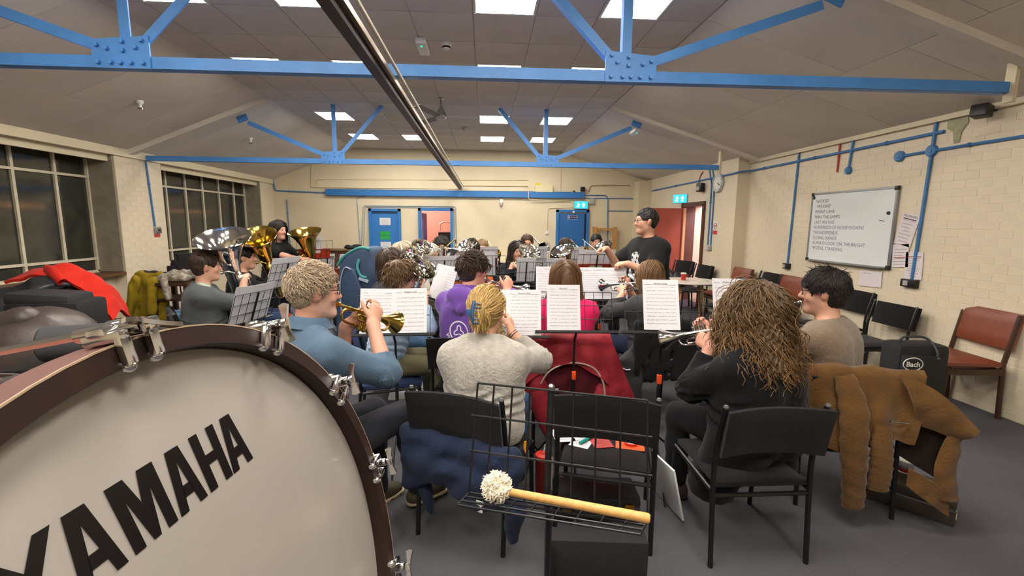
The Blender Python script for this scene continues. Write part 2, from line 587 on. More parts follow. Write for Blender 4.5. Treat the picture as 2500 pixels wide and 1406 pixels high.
# ---------------------------------------------------------------- roof trusses
def truss(Y, zb, h, lab):
    t = thing('roof_truss', lab, 'truss', (0, Y, zb), group='blue roof trusses')
    tb = MB()
    tb.box((-.70, 0, h / 2), (9.14, .012, h)).box((-.70, .035, .006), (9.14, .07, .012))
    tb.build('tie_beam', blue_truss, t, 0)
    MB().box((3.885, 0, .13), (.03, .07, .40)).build('hanger', pale_trim, t, 0)
    for cx, s in ((-2.36, -1), (1.02, 1)):
        zt = ZC - zb - .01
        hh = .20
        MB().prism([(-.18, -.004), (.18, -.004), (.18, hh - .03 if s > 0 else hh), (-.18, hh if s > 0 else hh - .03)], (cx, -.018, 0), (1, 0, 0), (0, 0, 1), (0, 1, 0), .012).build('gusset_plate', blue_truss, t, 0)
        for px, pz in ((-.14, .03), (-.06, .03), (.0, .03), (.065, .03), (.14, .03)):
            link('bolt', bolt_me, t).location = (cx + px, 0, pz)
        for px, pz in ((s * .14, hh - .065), (s * .08, hh - .085), (-s * .14, hh - .03), (-s * .10, hh - .075), (-s * .02, hh - .04), (-s * .02, hh - .095)):
            link('bolt', bolt_me, t).location = (cx + px, 0, pz)
        def strut(a, bb, wd):
            a, bb = V(a[0], 0, a[1]), V(bb[0], 0, bb[1])
            R = frame(bb - a, (0, 1, 0))
            MB().box((a + bb) / 2, (wd, .012, np.linalg.norm(bb - a)), R).box((a + bb) / 2 + R @ V(-wd / 2 + .006, .03, 0), (.012, .05, np.linalg.norm(bb - a)), R).build('strut', blue_truss, t, 0)
        strut((cx - s * .03, hh - .05), (cx - s * .03, zt), .065)
        strut((cx - s * .12, hh - .06), (cx - s * .78, zt), .06)
        tq = .30
        ex = (CL if s < 0 else CR) + s * .5
        ez = float((slope_pt(s, .5 / (2.55 if s < 0 else 2.663))[2]) - zb - .05)
        strut((cx + s * .13, hh - .07), (ex - s * .08, ez - .06), .065)
        MB().box((ex, 0, ez), (.16, .016, .10), eul(0, s * .36, 0)).build('end_plate', blue_truss, t, 0)
    return t
def hexbolt(x, z, r=.014, l=.022):
    vs = [(x + r * math.cos(PI / 3 * k), y, z + r * math.sin(PI / 3 * k)) for y in (-.018, -.018 - l) for k in range(6)]
    return vs, [tuple(range(6, 12))] + [(i, (i + 1) % 6, 6 + (i + 1) % 6, 6 + i) for i in range(6)]
bolt_me = MB().add(*hexbolt(0, 0)).mesh('bolt', blue_truss, 0)
truss(3.33, 2.585, .075, 'near blue steel roof truss crossing the top of the photo')
truss(7.55, 2.50, .075, 'far blue steel roof truss halfway down the room')

# ceiling track
t = thing('partition_track', 'long dark wooden track with a metal rail hung under both trusses', 'rail', (-.58, 5.2, 2.43))
MB().box((-.025, 0, .03), (.055, 13.2, .075)).build('beam', M('dark_brown_wood', '#2b1d15', .45, var=(9, .2), stretch=(6, 1, 6)), t, 0)
MB().box((.02, 0, .045), (.02, 13.2, .03)).build('rail', M('aged_brass', '#7a6a52', .4, .8), t, 0)
MB().tube([(.065, -6.6, .06), (.065, 6.6, .06)], .010, 8).build('conduit', M('white_conduit', '#cfc8b4', .5), t)

# fan, detectors, exit light on the ceiling
t = thing('ceiling_fan', 'grey three-blade ceiling fan with a conical chrome hub', 'fan', (-.63, 7.05, ZC))
MB().lathe([(.05, 0), (.05, -.02), (.012, -.03), (.012, -.12), (.07, -.22), (.085, -.26), (.07, -.30), (0, -.31)], n=20).build('motor_housing', steel, t)
for k in range(3):
    a = k * 2 * PI / 3 + .12
    R = eul(.22, 0, a)
    MB().box(R @ V(.37, 0, 0) + V(0, 0, -.265), (.60, .11, .008), R, ).build('blade', M('fan_blade', '#77706a', .5), t, 0)
t = thing('smoke_detector', 'white round smoke detector beside the emergency light on the ceiling', 'detector', (-.38, 4.95, ZC - .01))
MB().lathe([(.055, 0), (.055, -.02), (.04, -.035), (.03, -.06), (0, -.062)], n=20).build('casing', white_pl, t); MB().lathe([(.042, -.034), (.044, -.042), (.034, -.05)], n=20).build('vent', black_pl, t)
t = thing('smoke_detector', 'small dark detector on the ceiling far down the room', 'detector', (-.36, 9.1, ZC - .01))
MB().lathe([(.05, 0), (.05, -.03), (.03, -.06), (0, -.06)], n=16).build('casing', grey_pl, t); MB().lathe([(.042, -.03), (.04, -.045)], n=16).build('vent', black_pl, t)
t = thing('emergency_light', 'small white bulkhead emergency light with green indicator on the ceiling', 'emergency light', (-.62, 4.98, ZC - .01))
MB().box((0, 0, -.03), (.10, .34, .06), bev=.012).build('casing', white_pl, t); MB().ball((-.0, -.10, -.062), .012).build('indicator', M('green_led', '#30d090', .4, emit=('#20d0a0', 1.2)), t)
t = thing('emergency_light', 'small emergency light with green indicator on the right roof slope', 'emergency light', (2.55, 7.9, 3.16))
MB().box((0, 0, -.02), (.10, .30, .06), eul(0, .3, 0), bev=.012).build('casing', white_pl, t); MB().ball((.0, -.10, -.055), .014).build('indicator', MATS['green_led'], t)
for i, (x, y) in enumerate(((-3.75, 4.95), (-4.15, 6.05), (-4.1, 8.6))):
    z = ZC + (2.39 - ZC) * (CL - x) / 2.55
    t = thing('sprinkler_head', ('small hook-shaped fitting on the left slope nearest the camera', 'white round fitting on the left slope before the far truss', 'white round fitting on the left slope beyond the far truss')[i], 'ceiling fitting', (x, y, z))
    MB().lathe([(.04, 0), (.035, -.03), (.015, -.05), (.015, -.08), (0, -.08)], n=12).build('base', white_pl if i else steel, t); MB().box((.0, 0, -.09), (.05, .012, .02)).build('deflector', steel, t, 0)
# ---------------------------------------------------------------- back wall: doors, pipes, fittings
def framed_door(name, x0, x1, h, leaf_in=.05):
    f = MB()
    wd = .065
    f.box((x0 + wd / 2, YB - .02, h / 2), (wd, .10, h)).box((x1 - wd / 2, YB - .02, h / 2), (wd, .10, h)).box(((x0 + x1) / 2, YB - .02, h - wd / 2), (x1 - x0, .10, wd))
    return struct(name, f, blue_door)
d1 = framed_door('door_1', -2.89, -2.10, 1.93)
MB().box((-2.495, YB - .012, .93), (.66, .03, 1.86)).build('leaf', blue_door, d1, 0)
MB().box((-2.495, YB - .03, 1.84), (.62, .02, .06)).build('top_shadow_strip', M('door_shadow_blue', '#1c3c66', .5), d1, 0)  # dark blue strip paints the shadow below the frame head
MB().cyl((-2.24, YB - .03, .98), (-2.24, YB - .09, .98), .02).build('door_handle', steel, d1)
d2 = framed_door('door_2', -1.66, -.79, 1.95)
lf = MB().box((-1.575, YB + .50, .92), (.04, .70, 1.82)).build('leaf', M('purple_blue_paint', '#6a64a8', .5, var=(2, .1)), d2, 0)
MB().cyl((-1.555, YB + .78, .95), (-1.50, YB + .78, .95), .025).build('door_handle', white_pl, d2)
d3 = framed_door('door_3', 1.85, 2.70, 1.95)
MB().box((2.26, YB - .012, .93), (.66, .03, 1.84)).build('leaf', M('blue_door_dark', '#2a66a6', .45, var=(3, .05)), d3, 0)
MB().box((2.615, YB - .012, 1.5), (.03, .032, .7)).build('gap', black_pl, d3, 0)
MB().box((2.615, YB - .012, .60), (.03, .032, 1.1)).build('edge_strip', white_pl, d3, 0)
MB().cyl((2.29, YB - .06, 1.89), (2.29, YB - .10, 1.89), .028).build('closer', white_pl, d3)
MB().cyl((2.57, YB - .03, .98), (2.57, YB - .09, .98), .02).build('door_handle', steel, d3)

NB = V(1, 0, 0), V(0, 0, 1)
def wall_sheet(label, x, z, wd, h, m=paper, lines=6, rot=0.0, y=YB - .03, cat='notice', ink_m=ink, title=None, name='notice'):
    """a paper pinned on the back wall or a door there"""
    t = thing(name, label, cat, (x, y, z), R=eul(0, rot, 0))
    MB().box((0, 0, 0), (wd, .002, h)).build('page', m, t, 0)
    if lines:
        mb = MB()
        for i in range(lines):
            zz = h * .36 - h * .72 * i / max(lines - 1, 1)
            mb.box((-wd * .04 * (i % 3), -.0015, zz), (wd * (.72 - .08 * (i % 3)), .001, h * .03))
        mb.build('print', ink_m, t, 0)
    if title:
        lettering(title, h * .22, (0, -.0012, 0), (1, 0, 0), (0, 0, 1), ink, t, 'lettering')
    return t
grey_ink = M('grey_print', '#9a9aa0', .7)
wall_sheet('white printed notice high on the closed left blue door', -2.49, 1.61, .27, .18, ink_m=grey_ink, lines=5)
wall_sheet('bright green sign with black lettering on the left blue door', -2.50, 1.26, .25, .21, m=M('green_paper', '#1f9e4c', .7), lines=0, title='MUSIC ROOM')
wall_sheet('white page low on the left blue door, under the green sign', -2.49, 1.0, .26, .20, ink_m=grey_ink, lines=6)
t = wall_sheet('small dark toilet sign with white border on the right blue door', 2.27, 1.755, .26, .10, m=M('sign_white', '#d4d8e2', .5), lines=0, cat='sign', name='door_sign')
MB().box((0, -.0018, 0), (.245, .001, .086)).build('panel', M('sign_navy', '#1c2c66', .5), t, 0)
lettering('TOILETS', .045, (.045, -.0028, 0), (1, 0, 0), (0, 0, 1), white_pl, t)
MB().ball((-.10, -.003, .022), (.009, .001, .009)).box((-.10, -.003, -.008), (.016, .001, .036)).ball((-.066, -.003, .022), (.009, .001, .009)).box((-.066, -.003, -.008), (.02, .001, .036)).build('symbol', white_pl, t, 0)

def pipe(label, pts, r=.011, m=blue, name='conduit', clips=None, n=8, group=None, cat='pipe'):
    t = thing(name, label, cat, pts[0], group=group)
    o = V(*pts[0])
    P = [V(*p) - o for p in pts]
    # round the corners
    Q = [P[0]]
    for i in range(1, len(P) - 1):
        a, b = unit(P[i - 1] - P[i]), unit(P[i + 1] - P[i])
        k = min(.05, np.linalg.norm(P[i - 1] - P[i]) * .4, np.linalg.norm(P[i + 1] - P[i]) * .4)
        Q += [P[i] + a * k, P[i] + (a + b) * k * .3, P[i] + b * k]
    Q.append(P[-1])
    MB().tube(Q, r, n).build('tube', m, t)
    cb = MB(); k = 0
    for a, b in zip(P[:-1], P[1:]):
        L = np.linalg.norm(b - a)
        for s in np.arange(.35, L - .2, 1.1):
            c = a + (b - a) * s / L
            MB().tube([c - unit(b - a) * .012, c + unit(b - a) * .012], r * 1.45, n).build('clip', m, t); k += 1
    if not k:
        c = P[0] + (P[1] - P[0]) * .5
        MB().tube([c - unit(P[1] - P[0]) * .012, c + unit(P[1] - P[0]) * .012], r * 1.45, n).build('clip', m, t)
    return t
yb = YB - .014
t = thing('trunking', 'long square blue trunking along the back wall above the doors', 'trunking', (-.68, YB - .045, 2.31))
MB().box((0, 0, 0), (6.46, .09, .145)).build('body', blue_door, t, 0); MB().box((0, -.047, -.055), (6.4, .012, .012)).build('lip', blue, t, 0)
MB().box((0, -.003, .078), (6.46, .10, .012)).build('lid', blue, t, 0)
pipe('blue conduit dropping from the left corner to the trunking', [(-5.18, yb, 2.62), (-5.15, yb, 2.34), (-3.91, yb, 2.30)], .016)
pipe('short vertical blue conduit left of the doors behind the tuba player', [(-4.88, yb, 2.13), (-4.86, yb, .95)], .012)
cc = M('cream_conduit', '#cdbf96', .5)
pipe('cream pipe running down and along the gable left of the track', [(-4.24, yb, 2.98), (-4.27, yb, 2.43), (-.54, yb, 2.44)], .010, cc)
pipe('thin upper cream pipe crossing the gable', [(-4.15, yb, 2.46), (-4.13, yb, 2.62), (1.12, yb, 2.68)], .007, cc)
pipe('cream pipe looping from the track end down to the right door', [(-.5, yb, 2.52), (1.10, yb, 2.53), (1.12, YB - .11, 2.50), (1.12, YB - .11, 2.19), (2.22, yb, 2.16)], .011, cc)
pipe('pair of grey conduits framing the two left doors, outer one', [(-3.10, yb, 1.0), (-3.02, yb, 2.0), (-.72, yb, 2.0), (-.70, yb, .5)], .010, M('grey_blue_conduit', '#8d9fae', .5))
pipe('pair of grey conduits framing the two left doors, inner one', [(-3.05, yb, 1.0), (-2.98, yb, 1.965), (-.76, yb, 1.965), (-.745, yb, .5)], .008, MATS['grey_blue_conduit'])
pipe('slim grey conduit dropping from the trunking left of the first door', [(-2.95, yb, 2.22), (-3.17, yb, 2.2), (-3.13, yb, .9)], .010, MATS['grey_blue_conduit'])
pipe('dark blue conduit from the trunking end down beside the wooden rack', [(2.56, yb, 2.32), (3.14, yb, 2.32), (3.19, yb, 2.24), (3.22, yb, .95)], .012)
pipe('dark blue conduit from the trunking along to the corner pier', [(2.56, yb, 2.245), (3.85, yb, 2.25)], .012)
pipe('short blue conduit branching to the corner above the wooden rack', [(3.21, yb, 1.93), (3.85, yb, 1.93)], .010)
pipe('cream pipe curving above the right blue door', [(1.62, yb, 1.42), (1.64, yb, 1.98), (2.28, yb, 2.01)], .008, cc)
pipe('rusty pipe high on the gable near the right slope', [(2.68, yb, 2.4), (2.72, yb, 2.56), (3.75, yb, 2.58)], .008, M('rust_pipe', '#8a5a44', .6))
pipe('upright cream pipe on the gable above the alarm box', [(1.95, yb, 3.1), (1.95, yb, 2.42)], .009, cc)
t = thing('alarm_box', 'cream alarm panel with yellow sticker above the trunking', 'box', (1.515, YB - .05, 2.465))
MB().box((0, 0, 0), (.45, .10, .17), bev=.01).build('casing', M('cream_box', '#d8cfa6', .5), t, 0); MB().box((-.15, .02, .115), (.13, .02, .06)).build('sticker', M('yellow_sticker', '#d8c21c', .5), t, 0)
t = thing('security_camera', 'small black loudspeaker bracketed above the right end of the trunking', 'speaker', (2.51, YB - .07, 2.47))
MB().box((0, 0, 0), (.11, .10, .11), bev=.015).build('casing', black_pl, t); MB().cyl((0, .02, 0), (0, .07, 0), .015).build('bracket', black_pl, t); MB().box((-.22, 0.02, -.07), (.05, .05, .06)).build('plug', black_pl, t, 0)
t.name = 'loudspeaker'
t = thing('motion_sensor', 'white motion sensor on the back wall between the doors', 'sensor', (.44, YB - .03, 2.11))
MB().box((0, 0, .03), (.09, .05, .10), bev=.012).build('casing', white_pl, t); MB().ball((0, -.012, -.05), (.035, .03, .05)).build('lens', grey_pl, t)
t = thing('junction_box', 'grey square box right of the trunking end', 'box', (2.765, YB - .03, 2.165))
MB().box((0, 0, 0), (.12, .06, .15), bev=.006).build('casing', grey_pl, t); MB().box((0, -.032, 0), (.10, .006, .13)).build('lid', grey_pl, t, 0)
t = thing('light_switch', 'white switch beside the right blue door', 'switch', (1.62, YB - .015, 1.36))
MB().box((0, 0, 0), (.085, .03, .085), bev=.005).build('plate', white_pl, t); MB().box((0, -.018, 0), (.03, .012, .05)).build('rocker', white_pl, t, 0)
exit_m = M('exit_sign_face', '#0a7fb0', .4, emit=('#19b8e8', 1.5))
exit_w = M('exit_sign_white', '#ffffff', .4, emit=('#ffffff', 1.6))
def exit_sign(label, loc, rz, s=1.0):
    t = thing('exit_sign', label, 'sign', loc, rz)
    MB().box((0, .02, 0), (.36 * s, .06, .20 * s), bev=.006).build('casing', grey_pl, t)
    MB().box((0, -.013, 0), (.34 * s, .006, .18 * s)).build('face', exit_m, t, 0)
    man = MB().ball((-.075 * s, -.018, .05 * s), (.016 * s, .003, .016 * s), 8)
    man.prism([(-.10, .03), (-.05, .03), (-.03, -.01), (-.045, -.016), (-.065, .01), (-.07, -.02), (-.04, -.065), (-.06, -.07), (-.09, -.03), (-.11, -.06), (-.13, -.055), (-.095, -.01)], (0, -.017, 0), (s, 0, 0), (0, 0, s), (0, -1, 0), .002)
    man.build('running_figure', exit_w, t, 0)
    MB().prism([(.04, -.06), (.085, -.06), (.085, 0), (.115, 0), (.0625, .065), (.01, 0), (.04, 0)], (0, -.017, 0), (s, 0, 0), (0, 0, s), (0, -1, 0), .002).build('arrow', exit_w, t, 0)
    return t
exit_sign('glowing turquoise exit sign above the right blue door', (2.475, YB - .09, 2.07), 0)
exit_sign('glowing turquoise exit sign above the open red door', (4.09, 9.50, 2.13), math.radians(-58), .95)

# wooden rack leaning by the right blue door
t = thing('wooden_rack', 'tall pine ladder rack against the back wall right of the blue door', 'rack', (3.11, YB - .12, 0))
for x in (-.26, .26): MB().box((x, 0, .76), (.10, .09, 1.52)).build('post', pine, t, 0)
for z in (1.46, 1.04, .55): MB().box((0, 0, z), (.45, .05, .06)).build('rung', pine, t, 0)
# long cabinet on the left of the back wall
t = thing('cabinet', 'long low brown wooden cabinet along the back wall on the left', 'cabinet', (-3.78, YB - .28, 0))
MB().box((0, 0, .45), (1.5, .46, .90)).build('body', brown_wood, t, 0); MB().box((0, -.01, .915), (1.54, .52, .03)).build('top', M('cabinet_top', '#7a6040', .5), t, 0)
t = thing('folded_cloth', 'dark crumpled cloth on the right end of the brown cabinet', 'cloth', (-3.22, YB - .3, .93))
MB().ball((0, 0, .04), (.24, .15, .05), 14).ball((.08, 0, .07), (.13, .12, .05), 12).build('folds', M('dark_cloth', '#23262a', .9, bump=(30, .5)), t); MB().ball((-.12, -.05, .07), (.08, .07, .04), 10).build('crease', MATS['dark_cloth'], t)
t = thing('shelf', 'pale low shelf along the back wall behind the trombones', 'shelf', (.80, YB - .2, .62))
MB().box((0, 0, 0), (1.2, .36, .03)).build('board', pale_trim, t, 0); MB().box((0, .03, -.32), (1.15, .3, .58)).build('panel', M('dark_panel', '#26282a', .6), t, 0)
t = thing('fire_extinguisher', 'red fire extinguisher standing by the back wall', 'extinguisher', (1.33, 10.6, .32))
MB().lathe([(.07, -.32), (.075, -.3), (.075, .15), (.05, .22), (.02, .26)], n=16).build('cylinder', red_paint, t); MB().lathe([(.03, .26), (.03, .30), (.015, .33)], n=12).box((0, -.04, .33), (.03, .14, .02)).build('valve', black_pl, t); MB().tube([(0, -.05, .3), (.06, -.08, .2), (.085, -.06, -.1)], .012, 8, smooth=4).build('hose', black_pl, t); MB().box((0, -.073, 0), (.09, .01, .12)).build('label_patch', paper, t, 0)
t = thing('stool', 'dark stand the fire extinguisher rests on', 'stool', (1.33, 10.6, 0)); bpy.data.objects.remove(t)
bpy.data.objects[[o.name for o in COL.objects if o.name.startswith('fire_ext')][0]].location.z = .32

# rooms seen through the open doors
pk = M('pink_wall', '#d9a494', .6, var=(1.5, .05))
pw = M('pink_white_brick', '#e6cfd4', .6, var=(2, .05), bump=(30, .2))
r2 = MB().box((-1.2, YB + 3.4, 1.3), (4, .1, 2.6)).box((-3.1, YB + 1.8, 1.3), (.1, 3.2, 2.6)).box((.7, YB + 1.8, 1.3), (.1, 3.2, 2.6)).box((-1.2, YB + 1.8, 2.62), (4, 3.3, .06))
r2.build('wall_beyond', pk)['kind'] = 'structure'
MB().box((-1.2, YB + 1.8, -.02), (4, 3.3, .06)).build('floor_beyond', M('hall_floor', '#8a7a70', .6))['kind'] = 'structure'
t = thing('cupboard', 'dark brown cupboard in the room beyond the open blue door', 'cupboard', (-1.02, YB + 1.5, 0))
MB().box((0, 0, .66), (.55, .4, 1.32)).build('body', M('dark_cupboard', '#3a2420', .5), t, 0); MB().box((0, -.21, .66), (.5, .02, 1.2)).build('door', MATS['dark_cupboard'], t, 0)
t = thing('chair', 'pale pink rounded chair back in the room beyond the open blue door', 'chair', (-1.15, YB + 2.4, 0))
MB().tube([(-.2, 0, 1.35), (-.19, 0, 1.55), (0, 0, 1.62), (.19, 0, 1.55), (.2, 0, 1.35)], .03, 8, smooth=4).build('backrest', M('pale_pink_wood', '#c78f86', .5), t); MB().box((0, 0, 1.33), (.42, .3, .03)).build('seat', MATS['pale_pink_wood'], t, 0)
for x in (-.18, .18): MB().cyl((x, .0, 0), (x, 0, 1.33), .02).build('leg', MATS['pale_pink_wood'], t)
t = thing('door_post', 'white post in the room beyond the open blue door', 'post', (-.93, YB + 2.9, 0))
MB().box((0, 0, 1.3), (.18, .1, 2.6)).build('post', pw, t, 0); MB().box((-.1, 0, 1.2), (.03, .12, 2.4)).build('edge', pine, t, 0)
l2 = bpy.data.lights.new('hall_lamp', 'POINT'); l2.energy = 110; l2.color = (1, .93, .86); l2.shadow_soft_size = .2
o = bpy.data.objects.new('hall_lamp', l2); COL.objects.link(o); o.location = (-1.9, YB + 1.7, 2.3)
# corridor beyond the right door
MB().box((5.75, 9.9, 1.3), (.1, 4.2, 2.6)).box((5.1, 12.0, 1.3), (1.5, .1, 2.6)).box((5.1, 7.85, 1.3), (1.4, .1, 2.6)).box((5.1, 9.9, 2.62), (1.5, 4.3, .06)).build('wall_corridor', pw)['kind'] = 'structure'
MB().box((5.1, 9.9, -.02), (1.5, 4.3, .06)).build('floor_corridor', MATS['hall_floor'])['kind'] = 'structure'
pwb = MB().box((0, -.006, 0), (.212, .012, .064)).mesh('brick', pw, 0)
wc = [o for o in COL.objects if o.name == 'wall_corridor'][0]
for k in range(24):
    for q in range(9):
        o = link('brick', pwb, wc); o.location = (5.70 - .0, 9.2 + q * .225 + .11 * (k % 2), .4 + k * .075); o.rotation_euler = (0, 0, -PI / 2)
l3 = bpy.data.lights.new('corridor_lamp', 'POINT'); l3.energy = 95; l3.color = (1, .86, .93); l3.shadow_soft_size = .2
o = bpy.data.objects.new('corridor_lamp', l3); COL.objects.link(o); o.location = (5.0, 8.6, 2.3)
d4f = MB()
dk = M('dark_frame_wood', '#5a3a2a', .5, var=(6, .15))
for y in (DRa - .03, DRb + .03): d4f.box((XS + .1, y, DRh / 2), (.28, .07, DRh))
d4f.box((XS + .1, (DRa + DRb) / 2, DRh + .02), (.28, DRb - DRa + .12, .08))
d4 = struct('door_4', d4f, dk)
red_d = M('red_door', '#a6533f', .5, var=(3, .08), bump=(30, .1))
MB().box((3.76, DRb - .06, .965), (.82, .045, 1.93)).build('leaf', red_d, d4, 0)
MB().box((4.16, DRb - .09, .965), (.05, .05, 1.93)).build('edge_strip', M('pale_pine', '#d9a878', .5), d4, 0)
MB().cyl((3.42, DRb - .1, .98), (3.42, DRb - .16, .98), .022).build('door_handle', steel, d4)

# ---------------------------------------------------------------- right wall fittings
xr, xs = XR - .016, XS - .014
pipe('long horizontal blue pipe high on the right wall', [(xs, 11.4, 2.42), (xs, 7.62, 2.45), (xs, 7.46, 2.46), (xr, 7.46, 2.48), (xr, 4.28, 2.50)], .016)
pipe('vertical blue conduit left of the whiteboard', [(xr, 6.33, 2.64), (xr, 6.36, 1.05)], .014)
pipe('vertical blue conduit right of the whiteboard', [(xr, 4.37, 2.64), (xr, 4.41, 1.05)], .016)
pipe('blue conduit crossing low to the right edge of the photo', [(xr, 4.71, 2.33), (xr, 4.38, 2.335), (xr, 2.2, 2.33)], .014)
pipe('short blue conduit drop ending in a round box', [(xr, 5.38, 2.66), (xr, 5.41, 2.29)], .014)
pipe('short red pipe dropping from the eaves of the right wall', [(xr, 5.59, 2.64), (xr, 5.59, 2.26)], .011, M('red_pipe', '#b03a28', .5))
pipe('thin red pipe beside the twin conduits', [(xs, 8.74, 2.6), (xs, 8.86, 2.52), (xs, 8.9, 2.30)], .008, MATS['red_pipe'])
pipe('twin blue conduits by the clock, nearer the door', [(xs, 8.50, 2.62), (xs, 8.37, 2.35), (xs, 8.36, 1.22)], .013)
pipe('twin blue conduits by the clock, nearer the clock', [(xs, 8.38, 2.62), (xs, 8.26, 2.35), (xs, 8.25, 1.22)], .013)
def rbox(name, label, cat, x, y, z, d, m, m2=None):
    t = thing(name, label, cat, (x, y, z))
    MB().lathe([(d, 0), (d, .03), (d * .8, .04), (0, .04)], (0, 0, 0), (-1, 0, 0), 14).build('casing', m, t); MB().lathe([(d * .5, .04), (d * .5, .046), (0, .047)], (0, 0, 0), (-1, 0, 0), 10).build('lid', m2 or m, t)
rbox('conduit_box', 'round blue conduit box at the crossing of pipes right of the whiteboard', 'box', XR - .002, 4.38, 2.335, .055, blue)
rbox('conduit_box', 'round blue conduit box at the left end of the low pipe', 'box', XR - .002, 4.73, 2.33, .055, blue)
rbox('conduit_box', 'round blue conduit box under the short drop above the whiteboard', 'box', XR - .002, 5.41, 2.26, .045, blue)
for lab, x, y, z, sc_ in (('black double socket at the foot of the conduit right of the whiteboard', xr, 4.42, 1.02, 1.2), ('black socket at the foot of the conduit left of the whiteboard', xr, 6.36, 1.015, .9), ('grey socket below the twin conduits near the red door', xs, 8.31, 1.17, 1.2)):
    gm = grey_pl if 'grey' in lab else black_pl
    t = thing('wall_socket', lab, 'socket', (x - .01, y, z))
    MB().box((0, 0, 0), (.05, .14 * sc_, .08), bev=.006).build('box', gm, t); MB().box((-.028, .02, 0), (.012, .05, .05)).build('switch', white_pl if 'grey' in lab else grey_pl, t, 0)
t = thing('wall_clock', 'round white wall clock above the red door side pier', 'clock', (XS - .002, 8.11, 2.335))
MB().lathe([(.165, 0), (.17, .03), (.16, .045), (.148, .045), (.146, .03)], (0, 0, 0), (-1, 0, 0), 32).build('rim', M('clock_rim', '#c9ccd0', .3, .6), t)
MB().lathe([(.15, .0), (.15, .032), (0, .032)], (0, 0, 0), (-1, 0, 0), 32).build('dial', white_pl, t)
hb = MB()
for k in range(12):
    a = k * PI / 6; hb.box((-.034, math.sin(a) * .122, math.cos(a) * .122), (.002, .008, .024), eul(-a, 0, 0))
hb.build('hour_marks', ink, t, 0)['kind'] = 'stuff'
for a, L in ((-2.2, .07), (1.15 + PI, .105)): MB().box((-.037, math.sin(a) * L / 2, math.cos(a) * L / 2), (.003, .008, L), eul(-a, 0, 0)).build('hand', ink, t, 0)
t = thing('loudspeaker', 'small black loudspeaker on the wall beside the clock', 'speaker', (XS - .07, 8.68, 2.30))
MB().box((0, 0, 0), (.12, .12, .17), eul(0, 0, .4), bev=.02).build('casing', black_pl, t); MB().cyl((.02, 0, 0), (.07, 0, 0), .02).build('bracket', black_pl, t); MB().lathe([(.045, 0), (.04, .01), (0, .004)], (-.06, -.02, -.02), (-1, -.3, 0), 12).build('cone', grey_pl, t)
t = thing('loudspeaker', 'black bracket speaker at the end of the near truss', 'speaker', (4.27, 3.86, 2.585))
MB().box((0, 0, 0), (.11, .12, .10), eul(0, .2, .3), bev=.012).build('casing', black_pl, t); MB().cyl((.04, 0, .01), (.125, 0, .02), .02).build('bracket', black_pl, t)
t = thing('no_smoking_sign', 'small white and red no smoking sign near the red door', 'sign', (XS - .004, 8.135, 1.54))
MB().box((0, 0, 0), (.005, .16, .24)).build('plate', white_pl, t, 0); MB().box((-.004, 0, -.08), (.003, .15, .07)).build('panel', M('sign_red', '#b5342c', .5), t, 0)
MB().tube([(-.004, .055 * math.cos(a), .035 + .055 * math.sin(a)) for a in np.linspace(0, 2 * PI, 20, endpoint=False)], .006, 6, closed=True).tube([(-.004, -.04, .075), (-.004, .04, -.005)], .005, 6).build('ring', MATS['sign_red'], t); MB().box((-.004, .0, .035), (.002, .06, .012)).build('cigarette', ink, t, 0)

# whiteboard
wy0, wy1, wz0, wz1 = 4.69, 5.955, 1.145, 2.01
wc_, hz = (wy0 + wy1) / 2, (wz0 + wz1) / 2
WW, WH = wy1 - wy0, wz1 - wz0
t = thing('whiteboard', 'large whiteboard with a handwritten list on the right brick wall', 'whiteboard', (XR - .02, wc_, hz))
MB().box((0, 0, 0), (.014, WW, WH)).build('panel', M('whiteboard_face', '#dde1e1', .3, var=(2.5, .02)), t, 0)
alu = M('aluminium', '#9c9fa2', .35, .9)
fb = MB()
for s in (-1, 1): fb.box((-.004, 0, s * WH / 2), (.026, WW, .022)).box((-.004, s * WW / 2, 0), (.026, .022, WH))
fb.build('frame', alu, t, 0)
for a in (-1, 1):
    for b in (-1, 1): MB().box((-.006, a * (WW / 2 - .008), b * (WH / 2 - .008)), (.03, .045, .045), bev=.006).build('corner_cap', black_pl, t)
MB().box((-.03, 0, -WH / 2 - .004), (.05, WW * .9, .012)).build('pen_tray', alu, t, 0)
for y, z in ((WW / 2 - .03, WH / 2 - .05), (-WW / 2 + .075, WH / 2 - .27)): MB().lathe([(.02, 0), (.018, .012), (0, .013)], (-.008, y, z), (-1, 0, 0), 12).build('magnet', black_pl, t)
MB().box((-.009, -WW / 2 + .15, .08), (.002, .07, .006), eul(.12, 0, 0)).build('pen_stroke', ink, t, 0)
pen = M('marker_ink', '#4a4c5c', .6); pen2 = M('marker_purple', '#6f6684', .6)
lst = ['WICKED', 'I PREVENT', 'PENNY LANE', 'MAN THE LAMPS', 'LAST AN AGE', 'HUNDREDS OF NOISE DOWNS', 'THUNDERBIRDS', 'FLORAL DANCE', 'ALWAYS LOOK ON THE BRIGHT', "I'M STILL STANDING"]
for i, s in enumerate(lst):
    lettering(s, .058, (-.0075, WW / 2 - .07, WH / 2 - .10 - i * .067), (0, -1, .0), (0, 0, 1), pen if i < 4 else pen2, t, 'lettering', 'LEFT')
